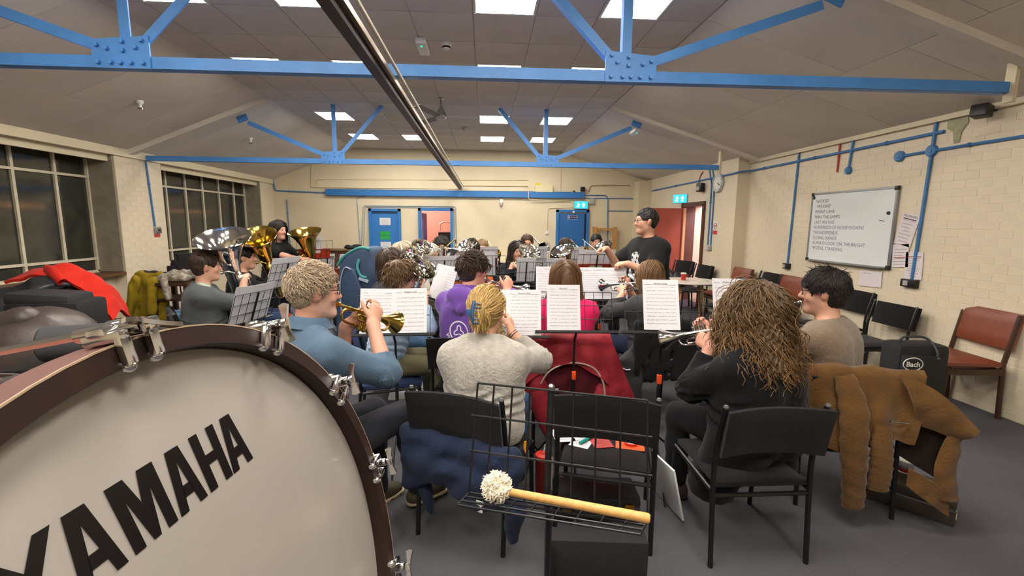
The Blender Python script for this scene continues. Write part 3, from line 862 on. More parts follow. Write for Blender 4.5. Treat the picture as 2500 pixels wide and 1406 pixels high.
# papers beside it
def rsheet(label, y, z, wd, h, rot, lines, bar=None):
    t = thing('notice', label, 'notice', (XR - .012, y, z), R=eul(rot, 0, 0))
    MB().box((0, 0, 0), (.002, wd, h)).build('page', M('lilac_paper', '#dcd3d6', .7), t, 0)
    mb = MB()
    for i in range(lines):
        mb.box((-.0016, .01 * (i % 3), h * .28 - h * .66 * i / max(lines - 1, 1)), (.0008, wd * (.74 - .1 * (i % 4)), .006))
    if lines: mb.build('print', grey_ink, t, 0)
    if bar: MB().box((-.0018, 0, h * bar[0]), (.0008, wd * .76, .009)).build('rule', bar[1], t, 0)
    return t
t = rsheet('tilted poster with a title and thick dark rule right of the whiteboard', 4.545, 1.565, .20, .33, .22, 7, (.33, M('rule_dark', '#3a2a38', .6)))
lettering('WORKERS', .035, (-.0016, 0, .137), (0, -1, 0), (0, 0, 1), MATS['rule_dark'], t)
rsheet('small notice with a thin red rule under the tilted poster', 4.58, 1.29, .19, .24, -.10, 6, (-.08, M('rule_red', '#a85a58', .6)))
rsheet('framed notice with a red rule behind the blue conduit', 4.415, 1.20, .19, .28, -.06, 8, (.33, MATS['rule_red']))
t = rsheet('blank-looking white paper low under the whiteboard', 4.92, 1.005, .30, .18, -.04, 0)
MB().box((-.0016, .05, .06), (.0008, .11, .006)).build('print', grey_ink, t, 0)
t = thing('paint_patch', 'bare greenish plaster patch high on the right wall', 'patch', (XR - .0095, 4.17, 2.52))
MB().prism([(-.10, .12), (.08, .13), (.10, .02), (.05, -.05), (.04, -.14), (-.01, -.15), (-.03, -.04), (-.09, 0)], (0, 0, 0), (0, -1, 0), (0, 0, 1), (-1, 0, 0), .002).build('plaster', M('bare_plaster', '#a3a283', .8, var=(20, .15)), t, 0)
for k in range(2): MB().lathe([(.008, 0), (.006, .008), (0, .009)], (-.001, .06 - .11 * k, .08), (-1, 0, 0), 8).build('screw', steel, t)

# left wall switch
t = thing('wall_switch', 'grey metal switch with a red label on the left pier', 'switch', (XL + .02, 7.66, 1.44))
MB().box((0, 0, 0), (.05, .12, .10), bev=.008).build('box', steel, t); MB().box((-.012, 0, -.085), (.012, .12, .04)).build('label_patch', M('sign_red', '#b5342c', .5), t, 0); MB().cyl((.02, .0, 0), (.045, 0, 0), .015).build('knob', black_pl, t)
pipe('blue conduit down the left pier to the metal switch', [(XL + .014, 7.56, 2.50), (XL + .014, 7.62, 1.5)], .014)
# ---------------------------------------------------------------- bass drum
DC = V(-.289, .521, 1.001)
DN = V(.974, -.108, .199); DU = V(.111, .994, 0.); DV = np.cross(DN, DU)
DR = np.stack([unit(DU), unit(DV), unit(DN)], 1)
drum = thing('bass_drum', 'large concert bass drum with white head lettered in black, lower left foreground', 'drum', DC, R=DR)
hoop_m = M('hoop_wood', '#26110c', .5, var=(6, .25), stretch=(3, 3, 12))
shell_m = M('shell_wood', '#6e3626', .5, var=(5, .15), stretch=(1, 1, 8), coat=.2)
head_m = M('drum_head', '#a39d97', .28, var=(1.6, .025), spec=.5, coat=.15)
black_ink = M('drum_lettering', '#0e0d10', .3)
def ring(ro, ri, z0, z1, n=96):
    return MB().lathe([(ri, z0), (ro, z0), (ro, z1 - .002), (ro - .002, z1), (ri + .002, z1), (ri, z1 - .003), (ri, z0)], n=n, cap=False)
hp_ = MB().lathe([(.480, -.052), (.480, -.002), (.478, 0)], n=96, cap=False); hp_.mi = 1
hp_.lathe([(.478, 0), (.454, 0), (.452, -.003), (.452, -.052), (.480, -.052)], n=96, cap=False)
hp_.build('hoop', [M('hoop_veneer', '#542a20', .55, var=(5, .15), stretch=(1, 1, 8), coat=.0), hoop_m], drum)
MB().lathe([(.4805, -.002), (.4805, .0006), (.4785, .0006)], n=96, cap=False).build('hoop_edge', M('pale_ply', '#a08a70', .5), drum)
ring(.480, .452, -.46, -.41).build('hoop', hoop_m, drum)
MB().lathe([(.450, -.42), (.450, -.04)], n=96, cap=False).build('shell', shell_m, drum)
MB().lathe([(.454, -.034), (.450, -.029), (.44, -.027), (.2, -.026), (0, -.026)], n=96, cap=False).build('drum_head', head_m, drum)
MB().lathe([(.454, -.43), (.2, -.432), (0, -.432)], n=96, cap=False).build('drum_head', head_m, drum)
VB, VC = .2545, .336
def letter(polys):
    mb = MB()
    for p in polys:
        q = [(x + .13 * (VC - y), y) for x, y in p]
        mb.prism(q, (0, 0, -.0258), (1, 0, 0), (0, 1, 0), (0, 0, 1), .0006)
    mb.build('letter', black_ink, drum, 0)
def A(a0, a1, f0, f1, st=.0125, cb=(.272, .287)):
    t = lambda v: (VC - v) / (VC - VB)
    l = lambda v: a0 + (f0 - a0) * t(v); r = lambda v: a1 + (f1 - a1) * t(v)
    mid = (a0 + a1) / 2
    apx = VC - .016
    letter([[(a0, VC), (f0, VB), (f0 + st, VB), (mid, apx), (mid, VC)], [(mid, VC), (mid, apx), (f1 - st, VB), (f1, VB), (a1, VC)],
            [(l(cb[1]) + st * .9, cb[1]), (l(cb[0]) + st * .9, cb[0]), (r(cb[0]) - st * .9, cb[0]), (r(cb[1]) - st * .9, cb[1])]])
A(.100, .119, .088, .132)
letter([[(.042, VC), (.042, VB), (.0555, VB), (.0555, VC)], [(.072, VC), (.072, VB), (.0855, VB), (.0855, VC)], [(.055, .303), (.055, .289), (.073, .289), (.073, .303)]])
A(.004, .024, -.009, .0355)
letter([[(-.073, VC), (-.073, VB), (-.0595, VB), (-.0595, .315), (-.0525, VC)], [(-.0145, VC), (-.0145, VB), (-.028, VB), (-.028, .315), (-.035, VC)],
        [(-.0595, .315), (-.0525, VC), (-.0437, .300), (-.035, VC), (-.028, .315), (-.039, VB), (-.0485, VB)]])
A(-.116, -.094, -.130, -.082)
letter([[(-.190, VC), (-.164, .293), (-.152, .293), (-.152, .300), (-.1745, VC)], [(-.126, VC), (-.152, .293), (-.164, .293), (-.164, .300), (-.1405, VC)], [(-.1645, .296), (-.1645, VB), (-.1515, VB), (-.1515, .296)]])
# tension claws with T-handles, rods and lugs
for i, dg in enumerate((92, 62.5, 34, 5.5, -23, -52, -81, -110, -139, -168, 163, 134)):
    a = math.radians(dg)
    er, et = V(math.cos(a), math.sin(a), 0), V(-math.sin(a), math.cos(a), 0)
    R = np.stack([et, er, V(0, 0, 1)], 1)
    c = er * .48
    cl_ = MB()
    for s in (-1, 1):
        cl_.box(c + et * s * .018 + er * .007 + V(0, 0, -.012), (.013, .012, .045), R, bev=.003)
        cl_.box(c + et * s * .018 - er * .010 + V(0, 0, .006), (.014, .034, .009), R, bev=.003)
        cl_.ball(c + et * s * .018 - er * .026 + V(0, 0, .002), (.008, .008, .009), 10)
    cl_.box(c + er * .013 + V(0, 0, -.016), (.05, .012, .022), R, bev=.004)
    cw = cl_.build('claw', chrome, drum)
    MB().tube([c + er * .013 + V(0, 0, .006), c + er * .013 + V(0, 0, -.20)], .0045, 8).build('rod', chrome, cw)
    MB().cyl(c + er * .013 + V(0, 0, -.06), c + er * .013 + V(0, 0, .018), .0085).cyl(c + er * .013 + V(0, 0, -.02), c + er * .013 + V(0, 0, -.01), .011).build('ferrule', chrome, cw)
    tw = (.35, 1.2, .75, .15, .3)[i % 5]
    hd = et * math.cos(tw) + er * math.sin(tw)
    hb = c + er * .013 + V(0, 0, .022)
    hn = np.cross(V(0, 0, 1), hd)
    MB().prism([(-.032, .006), (-.030, .016), (-.012, .011), (.012, .011), (.030, .016), (.033, .008), (.030, .0), (.012, .002), (-.012, .002), (-.030, 0)], hb - hn * .002, hd, (0, 0, 1), hn, .005).box(hb + V(0, 0, .003), (.016, .014, .012), R, bev=.003).build('t_handle', chrome, cw)
    lg = MB().box(er * .462 + V(0, 0, -.215), (.03, .026, .05), R, bev=.008)
    lg.box(er * .455 + V(0, 0, -.215), (.05, .012, .075), R, bev=.004)
    lg.tube([er * (.452) + V(0, 0, -.19), er * .49 + V(0, 0, -.20), er * .50 + V(0, 0, -.215), er * .48 + V(0, 0, -.235)], .006, 8, smooth=4)
    lg.build('lug', chrome, drum)
# cradle
ds = thing('drum_stand', 'dark folding cradle carrying the bass drum', 'stand', (DC[0] - .22, DC[1], 0))
for s in (-1, 1):
    MB().tube([(-.1, s * .34, 0), (-.02, s * .30, .45), (-.02, s * .30, .62)], .014, 8).build('leg', black_pl, ds)
    MB().tube([(.12, s * .34, 0), (.02, s * .30, .45)], .014, 8).build('leg', black_pl, ds)
MB().tube([(-.02, -.30, .46), (-.02, .30, .46)], .012, 8).build('crossbar', black_pl, ds)

# ---------------------------------------------------------------- chairs
tube_m = M('black_tube', '#141415', .35)
fab_b = M('black_fabric', '#151316', .9, var=(60, .15), bump=(220, .3), sheen=.12, spec=.2)
vin_b = M('brown_vinyl', '#7c3f2a', .42, var=(8, .1), bump=(60, .08))
wood_d = M('dark_chair_wood', '#3f2619', .5, var=(8, .2))
vin_k = M('black_vinyl', '#1b1b1d', .45, bump=(60, .08))
navy_f = M('navy_fabric', '#26345c', .85, bump=(200, .3))
tip_m = M('grey_tip', '#5a5b5e', .4)
def pad(w, d, t, R=None, c=(0, 0, 0), curve=0.0, bev=.016):
    """upholstered pad: rounded box, optionally curved about z"""
    bm = bmesh.new()
    bmesh.ops.create_grid(bm, x_segments=10, y_segments=6, size=.5)
    vs = [V(v.co.x * w, v.co.y * d, 0) for v in bm.verts]; fs = [[v.index for v in f.verts] for f in bm.faces]
    bm.free()
    P = []
    n = len(vs)
    for sgn in (1, -1):
        for p in vs:
            ex = min(1, (w / 2 - abs(p[0])) / bev); ey = min(1, (d / 2 - abs(p[1])) / bev)
            e = min(ex, ey)
            P.append(V(p[0], p[1], sgn * t / 2 * (.35 + .65 * math.sqrt(max(0, 1 - (1 - e) ** 2))) + curve * (2 * p[0] / w) ** 2))
    F = [tuple(f) for f in fs] + [tuple(n + i for i in f[::-1]) for f in fs]
    cnt = {}
    for f in fs:
        for a, b in zip(f, f[1:] + f[:1]): cnt[(a, b)] = 1
    for (a, b) in list(cnt):
        if (b, a) not in cnt: F.append((b, a, n + a, n + b))
    if R is not None: P = [R @ p for p in P]
    return [p + V(*c) for p in P], F
def chair_black(seat_m=fab_b, back_m=fab_b, fr=tube_m, w=.47, back_h=.235):
    t = thing('stacking_chair', '', 'chair')
    hw = w / 2
    for s in (-1, 1):
        MB().tube([(s * hw, -.245, 0), (s * hw, -.215, .42), (s * hw, -.225, .60), (s * hw, -.275, .80)], .0125, 8, smooth=3).build('rear_leg', fr, t)
        MB().tube([(s * hw, .225, 0), (s * hw, .205, .36), (s * hw, .20, .385)], .0125, 8).build('front_leg', fr, t)
        MB().tube([(s * hw, .205, .38), (s * hw, -.215, .365)], .011, 8).build('side_rail', fr, t)
        MB().ball((s * hw, -.277, .803), .0128, 8).build('end_cap', tip_m, t)
    MB().tube([(-hw, -.216, .345), (hw, -.216, .345)], .011, 8).build('rear_rail', fr, t)
    MB().tube([(-hw, .205, .355), (hw, .205, .355)], .011, 8).build('front_rail', fr, t)
    MB().add(*pad(w - .035, .44, .068, None, (0, 0, .400), bev=.03)).build('seat', seat_m, t, 60)
    a = -.22
    R = np.array(Matrix.Rotation(PI / 2 + .20, 3, 'X'))
    MB().add(*pad(w + .015, back_h, .045, R, (0, -.263, .80 - back_h / 2 + .005), .035)).build('backrest', back_m, t, 60)
    return t
def chair_brown(seat_m=vin_b, wd=wood_d):
    t = thing('side_chair', '', 'chair')
    for s in (-1, 1):
        MB().tube([(s * .235, -.24, 0), (s * .235, -.215, .45), (s * .235, -.29, .86)], .019, 6).build('rear_leg', wd, t)
        MB().tube([(s * .235, .235, 0), (s * .235, .215, .43)], .018, 6).build('front_leg', wd, t)
        MB().box((s * .235, 0, .39), (.026, .44, .05)).build('side_rail', wd, t, 0)
    MB().box((0, .215, .39), (.45, .026, .05)).build('front_rail', wd, t, 0); MB().box((0, -.215, .39), (.45, .026, .05)).build('rear_rail', wd, t, 0)
    MB().add(*pad(.485, .47, .075, None, (0, 0.01, .45), bev=.03)).build('seat', seat_m, t, 60)
    R = np.array(Matrix.Rotation(PI / 2 + .18, 3, 'X'))
    MB().add(*pad(.50, .30, .06, R, (0, -.262, .725), .015, .03)).build('backrest', seat_m, t, 60)
    return t
rd = math.radians
protoB, protoV = chair_black(), chair_brown()
usedc = {}
def place_chair(proto, x, y, yaw, label, group='black stacking chairs', sc=1.0, variant=None):
    if proto not in usedc:
        usedc[proto] = 1; o = proto
        o.location = (x, y, 0); o.rotation_euler = (0, 0, rd(yaw)); o['label'] = label; o['group'] = group
    else:
        o = dup(proto, (x, y, 0), rd(yaw), label, group)
    if sc != 1.0: o.scale = (sc, sc, sc)
    return o
place_chair(protoB, .655, 2.29, -17, 'empty black fabric chair with papers and cards on its seat')
place_chair(protoB, -.03, 2.33, -23, 'black chair under the blonde woman, navy coat hanging from it')
place_chair(protoB, 1.30, 2.14, 0, 'black chair under the curly-haired woman, right foreground')
place_chair(protoB, 2.10, 2.50, -19, 'black chair hidden under the camel coat')
place_chair(protoB, .58, 3.26, 0, 'black chair hung with the red jacket')
place_chair(protoB, 1.43, 3.76, 5, 'black chair under the woman in the charcoal cardigan')
place_chair(protoB, -.10, 3.40, -12, 'black chair under the person in the purple hoodie')
place_chair(protoB, -.80, 2.09, -47, 'black chair under the man in the denim shirt')
pn = chair_black(navy_f, navy_f)
place_chair(pn, -.72, 3.50, -80, 'navy-seated chair under the person in light blue and khaki')
place_chair(protoB, -.86, 4.10, -82, 'black chair under the person with the long brown fringe')
place_chair(protoB, -.85, 4.75, -85, 'black chair under the white-haired person')
place_chair(protoB, -.62, 5.5, -140, 'black chair under the woman in the patterned dress')
place_chair(protoB, -.20, 6.1, -170, 'black chair under the bearded man in orange')
place_chair(protoB, .40, 5.9, 178, 'black chair under the woman in the striped black top')
place_chair(protoB, .95, 5.9, 172, 'black chair under the woman half hidden by a silver bell')
place_chair(protoB, 1.50, 6.1, 160, 'black chair under the musician by the orange folder')
place_chair(protoB, -.60, 6.6, -165, 'black chair under the dark curly-haired trombonist')
place_chair(protoB, -.04, 7.35, 180, 'black chair under the fair-haired man at the back')
place_chair(protoB, .67, 7.35, 180, 'black chair under the tall trombonist in the back row')
place_chair(protoB, 1.22, 7.15, 175, 'black chair under the trombonist with tied-back hair')
place_chair(protoB, -2.55, 4.35, -55, 'black chair under the man in the grey blazer')
place_chair(protoB, -2.62, 5.35, -70, 'black chair under the middle tuba player')
# along the right wall
place_chair(protoV, 4.10, 3.68, 84, 'brown vinyl chair nearest the camera against the right wall', 'brown vinyl chairs', 1.03)
place_chair(protoB, 3.98, 4.42, 92, 'low black chair back between the wheeled bag and brown chair', 'black chairs along the wall')
place_chair(protoB, 4.08, 5.08, 88, 'black chair under the right edge of the whiteboard', 'black chairs along the wall', 1.06)
place_chair(protoV, 4.02, 6.10, 90, 'brown vinyl chair half hidden behind the dark-haired man', 'brown vinyl chairs')
place_chair(protoB, 4.06, 6.70, 88, 'black chair left of the brown one, dark jacket heaped on it', 'black chairs along the wall', 1.1)
place_chair(protoV, 3.98, 7.28, 95, 'brown vinyl chair in the corner by the pier', 'brown vinyl chairs')
place_chair(protoB, 3.74, 8.15, 95, 'black chair beside the pier behind the round table', 'black chairs along the wall', 1.08)
place_chair(protoB, 3.70, 8.85, 105, 'black chair by the open red door', 'black chairs along the wall', 1.1)
place_chair(protoB, 3.62, 6.55, 38, 'black chair drawn up to the round table, seat toward the camera', 'black chairs along the wall')

# round table
t = thing('round_table', 'small round white-topped table with splayed wooden legs by the right wall', 'table', (3.22, 6.95, 0))
MB().lathe([(.42, -.025), (.435, -.012), (.43, 0), (0, 0)], (0, 0, .73), n=40).build('tabletop', M('table_white', '#d8d2c6', .35), t)
MB().lathe([(.25, -.05), (.25, -.025)], (0, 0, .73), n=24).build('frame', wood_d, t)
for k in range(4):
    a = k * PI / 2 + .5; MB().tube([(.22 * math.cos(a), .22 * math.sin(a), .70), (.33 * math.cos(a), .33 * math.sin(a), 0)], [.022, .015], 8).build('leg', pine, t)
t = thing('mug', 'red lidded cup on the round table', 'cup', (3.13, 6.98, .73))
MB().lathe([(.033, 0), (.04, .09), (.042, .10)], n=16).build('cup', M('cup_red', '#b52b22', .4), t); MB().lathe([(.044, .10), (.044, .115), (.03, .12), (0, .12)], n=16).build('lid', white_pl, t)
t = thing('keys', 'small white slip lying on the round table', 'paper', (3.42, 6.78, .732)); MB().box((0, 0, .001), (.10, .06, .002), eul(0, 0, .4)).build('slip', paper, t, 0); MB().box((0.01, 0, .004), (.04, .02, .004)).build('tag', grey_pl, t, 0)
t.name = 'paper_slip'
t = thing('ledge_box', 'orange box on the low brown ledge by the red door', 'box', (3.25, 8.9, 0))
MB().box((0, 0, .35), (.34, .22, .70)).build('stand', brown_wood, t, 0); MB().box((-.03, 0, .75), (.22, .16, .10), bev=.01).build('box', M('orange_card', '#d2622c', .6), t)

# ---------------------------------------------------------------- music stands and sheet music
def page_mat(name, wd, h, rows, dark=.5):
    m = bpy.data.materials.new(name); m.use_nodes = True
    nt = m.node_tree; b = nt.nodes['Principled BSDF']; b.inputs['Roughness'].default_value = .7
    N, L = nt.nodes.new, nt.links.new
    tc = N('ShaderNodeTexCoord'); sp = N('ShaderNodeSeparateXYZ'); L(tc.outputs['Object'], sp.inputs[0])
    def mth(op, a, bb=None):
        n = N('ShaderNodeMath'); n.operation = op
        for i, v in enumerate((a, bb)):
            if v is None: continue
            if isinstance(v, (int, float)): n.inputs[i].default_value = v
            else: L(v, n.inputs[i])
        return n.outputs[0]
    x, z = sp.outputs[0], sp.outputs[2]
    pit = h * .80 / rows
    row = mth('FRACT', mth('DIVIDE', mth('ADD', z, h), pit))
    band = mth('MULTIPLY', mth('GREATER_THAN', row, .42), mth('LESS_THAN', row, .62))
    ins = mth('MULTIPLY', mth('LESS_THAN', mth('ABSOLUTE', x), wd / 2 - .018), mth('MULTIPLY', mth('LESS_THAN', z, h / 2 - .045), mth('GREATER_THAN', z, -h / 2 + .022)))
    no = N('ShaderNodeTexNoise'); no.inputs['Scale'].default_value = 260; no.inputs['Detail'].default_value = 1; L(tc.outputs['Object'], no.inputs['Vector'])
    note = mth('MULTIPLY', mth('GREATER_THAN', no.outputs['Fac'], .57), mth('MULTIPLY', mth('GREATER_THAN', row, .36), mth('LESS_THAN', row, .68)))
    lines = mth('MULTIPLY', mth('GREATER_THAN', mth('FRACT', mth('MULTIPLY', row, 1 / .05)), .62), band)
    k = mth('MULTIPLY', mth('MINIMUM', mth('ADD', mth('MULTIPLY', lines, .55), mth('MULTIPLY', note, .65)), 1.0), ins)
    mx = N('ShaderNodeMix'); mx.data_type = 'RGBA'
    L(k, mx.inputs[0]); mx.inputs[6].default_value = (*lin('#d9d9df'), 1); mx.inputs[7].default_value = (*lin('#5c5c62'), 1)
    L(mx.outputs[2], b.inputs['Base Color'])
    return m
PW, PH = .21, .297
staff12 = page_mat('music_page', PW, PH, 11)
staff10 = page_mat('music_page_wide', PW, PH, 9)
def sheet(label, c, R, pages=1, title=None, mats=(None,), wd=PW, h=PH, group=None, fold=.06):
    """music resting on a desk: R columns are right, away, up"""
    t = thing('sheet_music', label, 'sheet music', c, R=R, group=group)
    for i in range(pages):
        x = (i - (pages - 1) / 2) * wd
        me = MB()
        a = (fold if pages == 2 else .02) * (1 if i == 0 else -1)
        G = [[V(wd * (u - .5), -.0012 - .010 * (u - .5) ** 2 - .006 * v * v, h * (v - .5)) for u in np.linspace(0, 1, 7)] for v in np.linspace(0, 1, 5)]
        me.sheet(G, .0012)
        o = me.build('page', (mats * 4)[i] or staff12, t, 60)
        o.location = (x, 0, 0); o.rotation_euler = (0, 0, a if pages == 2 else 0)
        tt = (title if isinstance(title, (list, tuple)) else [title] * pages)[i] if title else None
        if tt:
            le = lettering(tt, .0135, (0, -.0105, h / 2 - .026), (1, 0, 0), (0, 0, 1), ink, o)
        le = MB().box((-wd * .36, -.0095, h / 2 - .028), (wd * .16, .0008, .0018)).box((wd * .33, -.0098, h / 2 - .031), (wd * .2, .0008, .0018)).build('credits', grey_ink, o, 0)
        le['kind'] = 'stuff'
    return t
wire = M('stand_wire', '#1b1c20', .4, .2)
clip_m = M('orange_clip', '#e4501e', .4)
def music_stand(label, x, y, zc, yaw, wd=.46, h=.26, tilt=20, clip=True, cols=6, rows=3):
    """player is on the local -Y side; yaw 0 means the desk faces -Y"""
    t = thing('music_stand', label, 'music stand', (x, y, 0), rd(yaw), 'black wire music stands')
    R = np.array(Matrix.Rotation(-rd(tilt), 3, 'X'))
    o = V(0, -.03, zc)
    P = lambda a, b, c=0: o + R @ V(a, c, b)
    f = MB()
    for q in range(rows):
        b = h / 2 - h * q / (rows - 1)
        f.tube([P(-wd / 2, b), P(wd / 2, b)], .0028, 6)
    for q in range(cols + 1):
        a = -wd / 2 + wd * q / cols
        f.tube([P(a, h / 2), P(a, -h / 2)], .0022, 6)
    g = f.build('desk_grid', wire, t); g['kind'] = 'stuff'
    MB().box(P(0, -h / 2, -.012), (wd + .06, .035, .006), R).box(P(0, -h / 2 + .006, -.03), (wd + .06, .003, .014), R).build('ledge', wire, t, 0)
    MB().tube([P(0, h / 2, .008), P(0, -h / 2, .008), (0, 0, zc - h / 2 - .06)], .008, 8).build('spine', wire, t)
    MB().tube([(0, 0, zc - h / 2 - .05), (0, 0, .40)], .0075, 8).build('upper_tube', wire, t)
    MB().tube([(0, 0, .62), (0, 0, .10)], .0115, 8).build('lower_tube', wire, t)
    if clip:
        MB().box((0, -.008, .60 if zc < .99 else zc - .42), (.026, .03, .055), bev=.005).build('clamp', clip_m, t)
    for k in range(3):
        a = k * 2 * PI / 3 + .5; c_, s_ = math.cos(a), math.sin(a)
        MB().tube([(.01 * c_, .01 * s_, .30), (.12 * c_, .12 * s_, .21), (.27 * c_, .27 * s_, .008)], .007, 6).build('leg', wire, t)
    return t, P, R
def stand_with(label, slabel, x, y, zc, yaw, pages=1, title=None, shift=0, mats=(None,), wd=PW, h=PH, dz=None, **kw):
    t, P, R = music_stand(label, x, y, zc, yaw, **kw)
    Rz = np.array(Matrix.Rotation(rd(yaw), 3, 'Z'))
    hh = kw.get('h', .26)
    c = P(shift, -hh / 2 + h / 2 + .006 if dz is None else dz, -.012)
    return sheet(slabel, Rz @ c + V(x, y, 0), Rz @ R, pages, title, mats, wd, h)
PL = 'PENNY LANE'
plain_b = M('paper_back', '#d9d9dd', .7)
stand_with('music stand in front of the man in denim, holding a double sheet', 'double sheet of music in front of the man in denim', -.58, 2.96, 1.005, 3, 2, ['', PL], mats=(staff12, staff10))
stand_with('music stand behind the blonde head, holding a double sheet', 'double sheet half hidden by the blonde head', .15, 2.86, 1.012, -4, 2, ['', PL], mats=(staff12, staff12))
stand_with('music stand over the red jacket with its wire grid showing', 'single page headed WICKED over the red jacket', .58, 2.84, 1.045, -3, 1, 'WICKED', shift=-.08, mats=(staff12,), wd=PW, h=PH, cols=8, rows=4)
stand_with('music stand in front of the empty black chair back', 'single page before the charcoal cardigan', 1.06, 2.62, 1.09, -5, 1, PL, shift=-.02, mats=(staff12,), dz=.04)
stand_with('music stand beyond the curly-haired woman', 'page left of the curly hair, leaning on a stand', 1.62, 2.80, 1.09, -8, 1, PL, shift=-.06, mats=(staff10,))
stand_with('music stand in front of the woman in pink', 'page with a red folder edge left of the woman in pink', .63, 3.98, 1.053, -4, 1, 'THE LANE', shift=-.07, mats=(staff12,))
stand_with('music stand at the back of the conductor holding a wide triple sheet', 'wide spread of three pages before the conductor', 1.13, 4.35, .988, -2, 3, PL, mats=(staff12, staff12, staff10), wd=.165, h=.32)
stand_with('small angled music stand beside the purple hoodie', 'white pages on edge beside the purple hoodie', -.30, 3.75, 1.08, -62, 2, None, mats=(plain_b, staff12))
fb_r = M('red_folder', '#a5301f', .5); fb_g = M('green_folder', '#3f5a40', .5); fb_m = M('maroon_folder', '#5a1f24', .5); fb_o = M('orange_folder', '#b8401e', .5)
def back_stand(label, slabel, x, y, zc, yaw, pages=2, folder=None, flabel=None, **kw):
    s = stand_with(label, slabel, x, y, zc, yaw, pages, None, mats=(plain_b,), **kw)
    if folder:
        R = np.array(s.matrix_world.to_3x3()) if False else np.array(Matrix.Rotation(rd(yaw), 3, 'Z')) @ np.array(Matrix.Rotation(-rd(20), 3, 'X'))
        t = thing('folder', flabel, 'folder', V(*s.location) + R @ V(.0, .006, -.085), R=R)
        MB().box((0, 0, 0), (.40, .004, .14)).build('cover', folder, t, 0); MB().box((0, .003, .03), (.16, .003, .04)).build('label_patch', M('folder_label', '#c9c2b8', .6), t, 0)
    return s
back_stand('music stand of the silver tuba player, seen from behind', 'white pages behind the wire grid beside the silver tuba', -1.79, 3.68, .925, -104, cols=6, rows=4, h=.31)
back_stand('music stand of the middle tuba player, left of the denim man head', 'white pages behind the grid before the middle tuba', -1.98, 4.72, 1.06, -104, cols=6, rows=4, h=.31)
back_stand('distant wire stand beside the far gold tuba', 'white page on the stand beside the far gold tuba', -2.28, 6.35, 1.216, -150, pages=1, folder=fb_r, flabel='red folder on the stand beside the far gold tuba')
back_stand('small stand by the drum near the brown cabinet', 'small white pages near the brown cabinet', -2.26, 6.75, .968, -150, pages=1)
back_stand('music stand left of the blue instrument bag', 'white pages left of the blue instrument bag', -1.50, 5.15, 1.08, -128, pages=1, folder=fb_r, flabel='red folder left of the blue instrument bag')
back_stand('nearer of two stands before the woman in the patterned dress', 'nearer white pages before the patterned dress', -.43, 4.95, 1.074, -155, wd=.21)
back_stand('farther of two stands before the dark curly-haired trombonist', 'white pages under the trombonist with dark curls', -.49, 5.75, 1.12, 172)
back_stand('stand before the bearded man in orange', 'white pages before the bearded man in orange', .02, 5.25, 1.105, 176, pages=1)
back_stand('stand of the fair-haired man in the back row', 'white pages of the fair-haired man, back row', -.02, 6.35, 1.107, 180, pages=2, folder=fb_m, flabel='maroon folder on the fair-haired man stand')
back_stand('stand before the woman in the striped black top', 'white pages before the striped black top', .48, 5.15, 1.044, 184, pages=1)
back_stand('stand of the tall trombonist in the back row', 'white pages of the tall trombonist', .67, 6.35, 1.11, 180)
back_stand('stand before the woman half hidden by a silver bell', 'white pages above the green folder', .80, 5.02, 1.05, 182, pages=1, folder=fb_g, flabel='green folder behind the wire grid of a stand')
back_stand('stand of the trombonist with tied-back hair', 'white pages in front of the right blue door', 1.16, 6.2, 1.115, 180)
back_stand('stand with the orange folder beyond the conductor hand', 'white pages above the orange folder', 1.25, 5.0, 1.145, 184, folder=fb_o, flabel='bright orange folder on the stand beyond the conductor hand')

# near percussion stand, every rod its own part
ns = thing('percussion_stand', 'near black wire stand holding the fluffy mallet, foreground', 'music stand', (.185, 1.20, 0))
o0 = V(.185, 1.20, 0)
TL, TR_, BL, BR = V(-.018, 1.27, 1.143), V(.426, 1.12, 1.143), V(-.043, 1.22, .835), V(.424, 1.07, .835)
FL, FR = V(-.071, 1.14, .850), V(.381, 1.00, .850)
rodm = M('rod_black', '#202023', .35, .3)
lerp = lambda a, b, t: a + (b - a) * t
def rod(a, b, r=.003, nm='rod'):
    MB().tube([a - o0, b - o0], r, 8).build(nm, rodm, ns)
for s, ex in ((0, 0), (.30, .012), (.62, .012)):
    a, b = lerp(TL, BL, s), lerp(TR_, BR, s); d = unit(b - a)
    rod(a - d * ex, b + d * ex, .0033)
for q in (0, .105, .22, .33, .59, .72, .855, 1): rod(lerp(TL, TR_, q), lerp(BL, BR, q), .0028)
for s in (0, .33, .66, 1): rod(lerp(BL, FL, s), lerp(BR, FR, s), .0032, 'ledge_rod')
for q in (0, .14, .28, .40, .535, .655, .78, .90, 1): rod(lerp(BL, BR, q), lerp(FL, FR, q), .0028, 'ledge_rod')
MB().tube([lerp(TL, TR_, .46) - o0 + V(0, .012, .004), lerp(BL, BR, .46) - o0 + V(0, .012, 0), (0, 0, .78), (0, 0, .10)], .0095, 10).build('post', rodm, ns)
MB().ball(lerp(TL, TR_, .46) - o0 + V(0, .010, .006), .010).build('post_cap', steel, ns)
for k in range(3):
    a = k * 2 * PI / 3 + .2; MB().tube([(.0, .0, .26), (.28 * math.cos(a), .28 * math.sin(a), .008)], .007, 8).build('leg', rodm, ns)
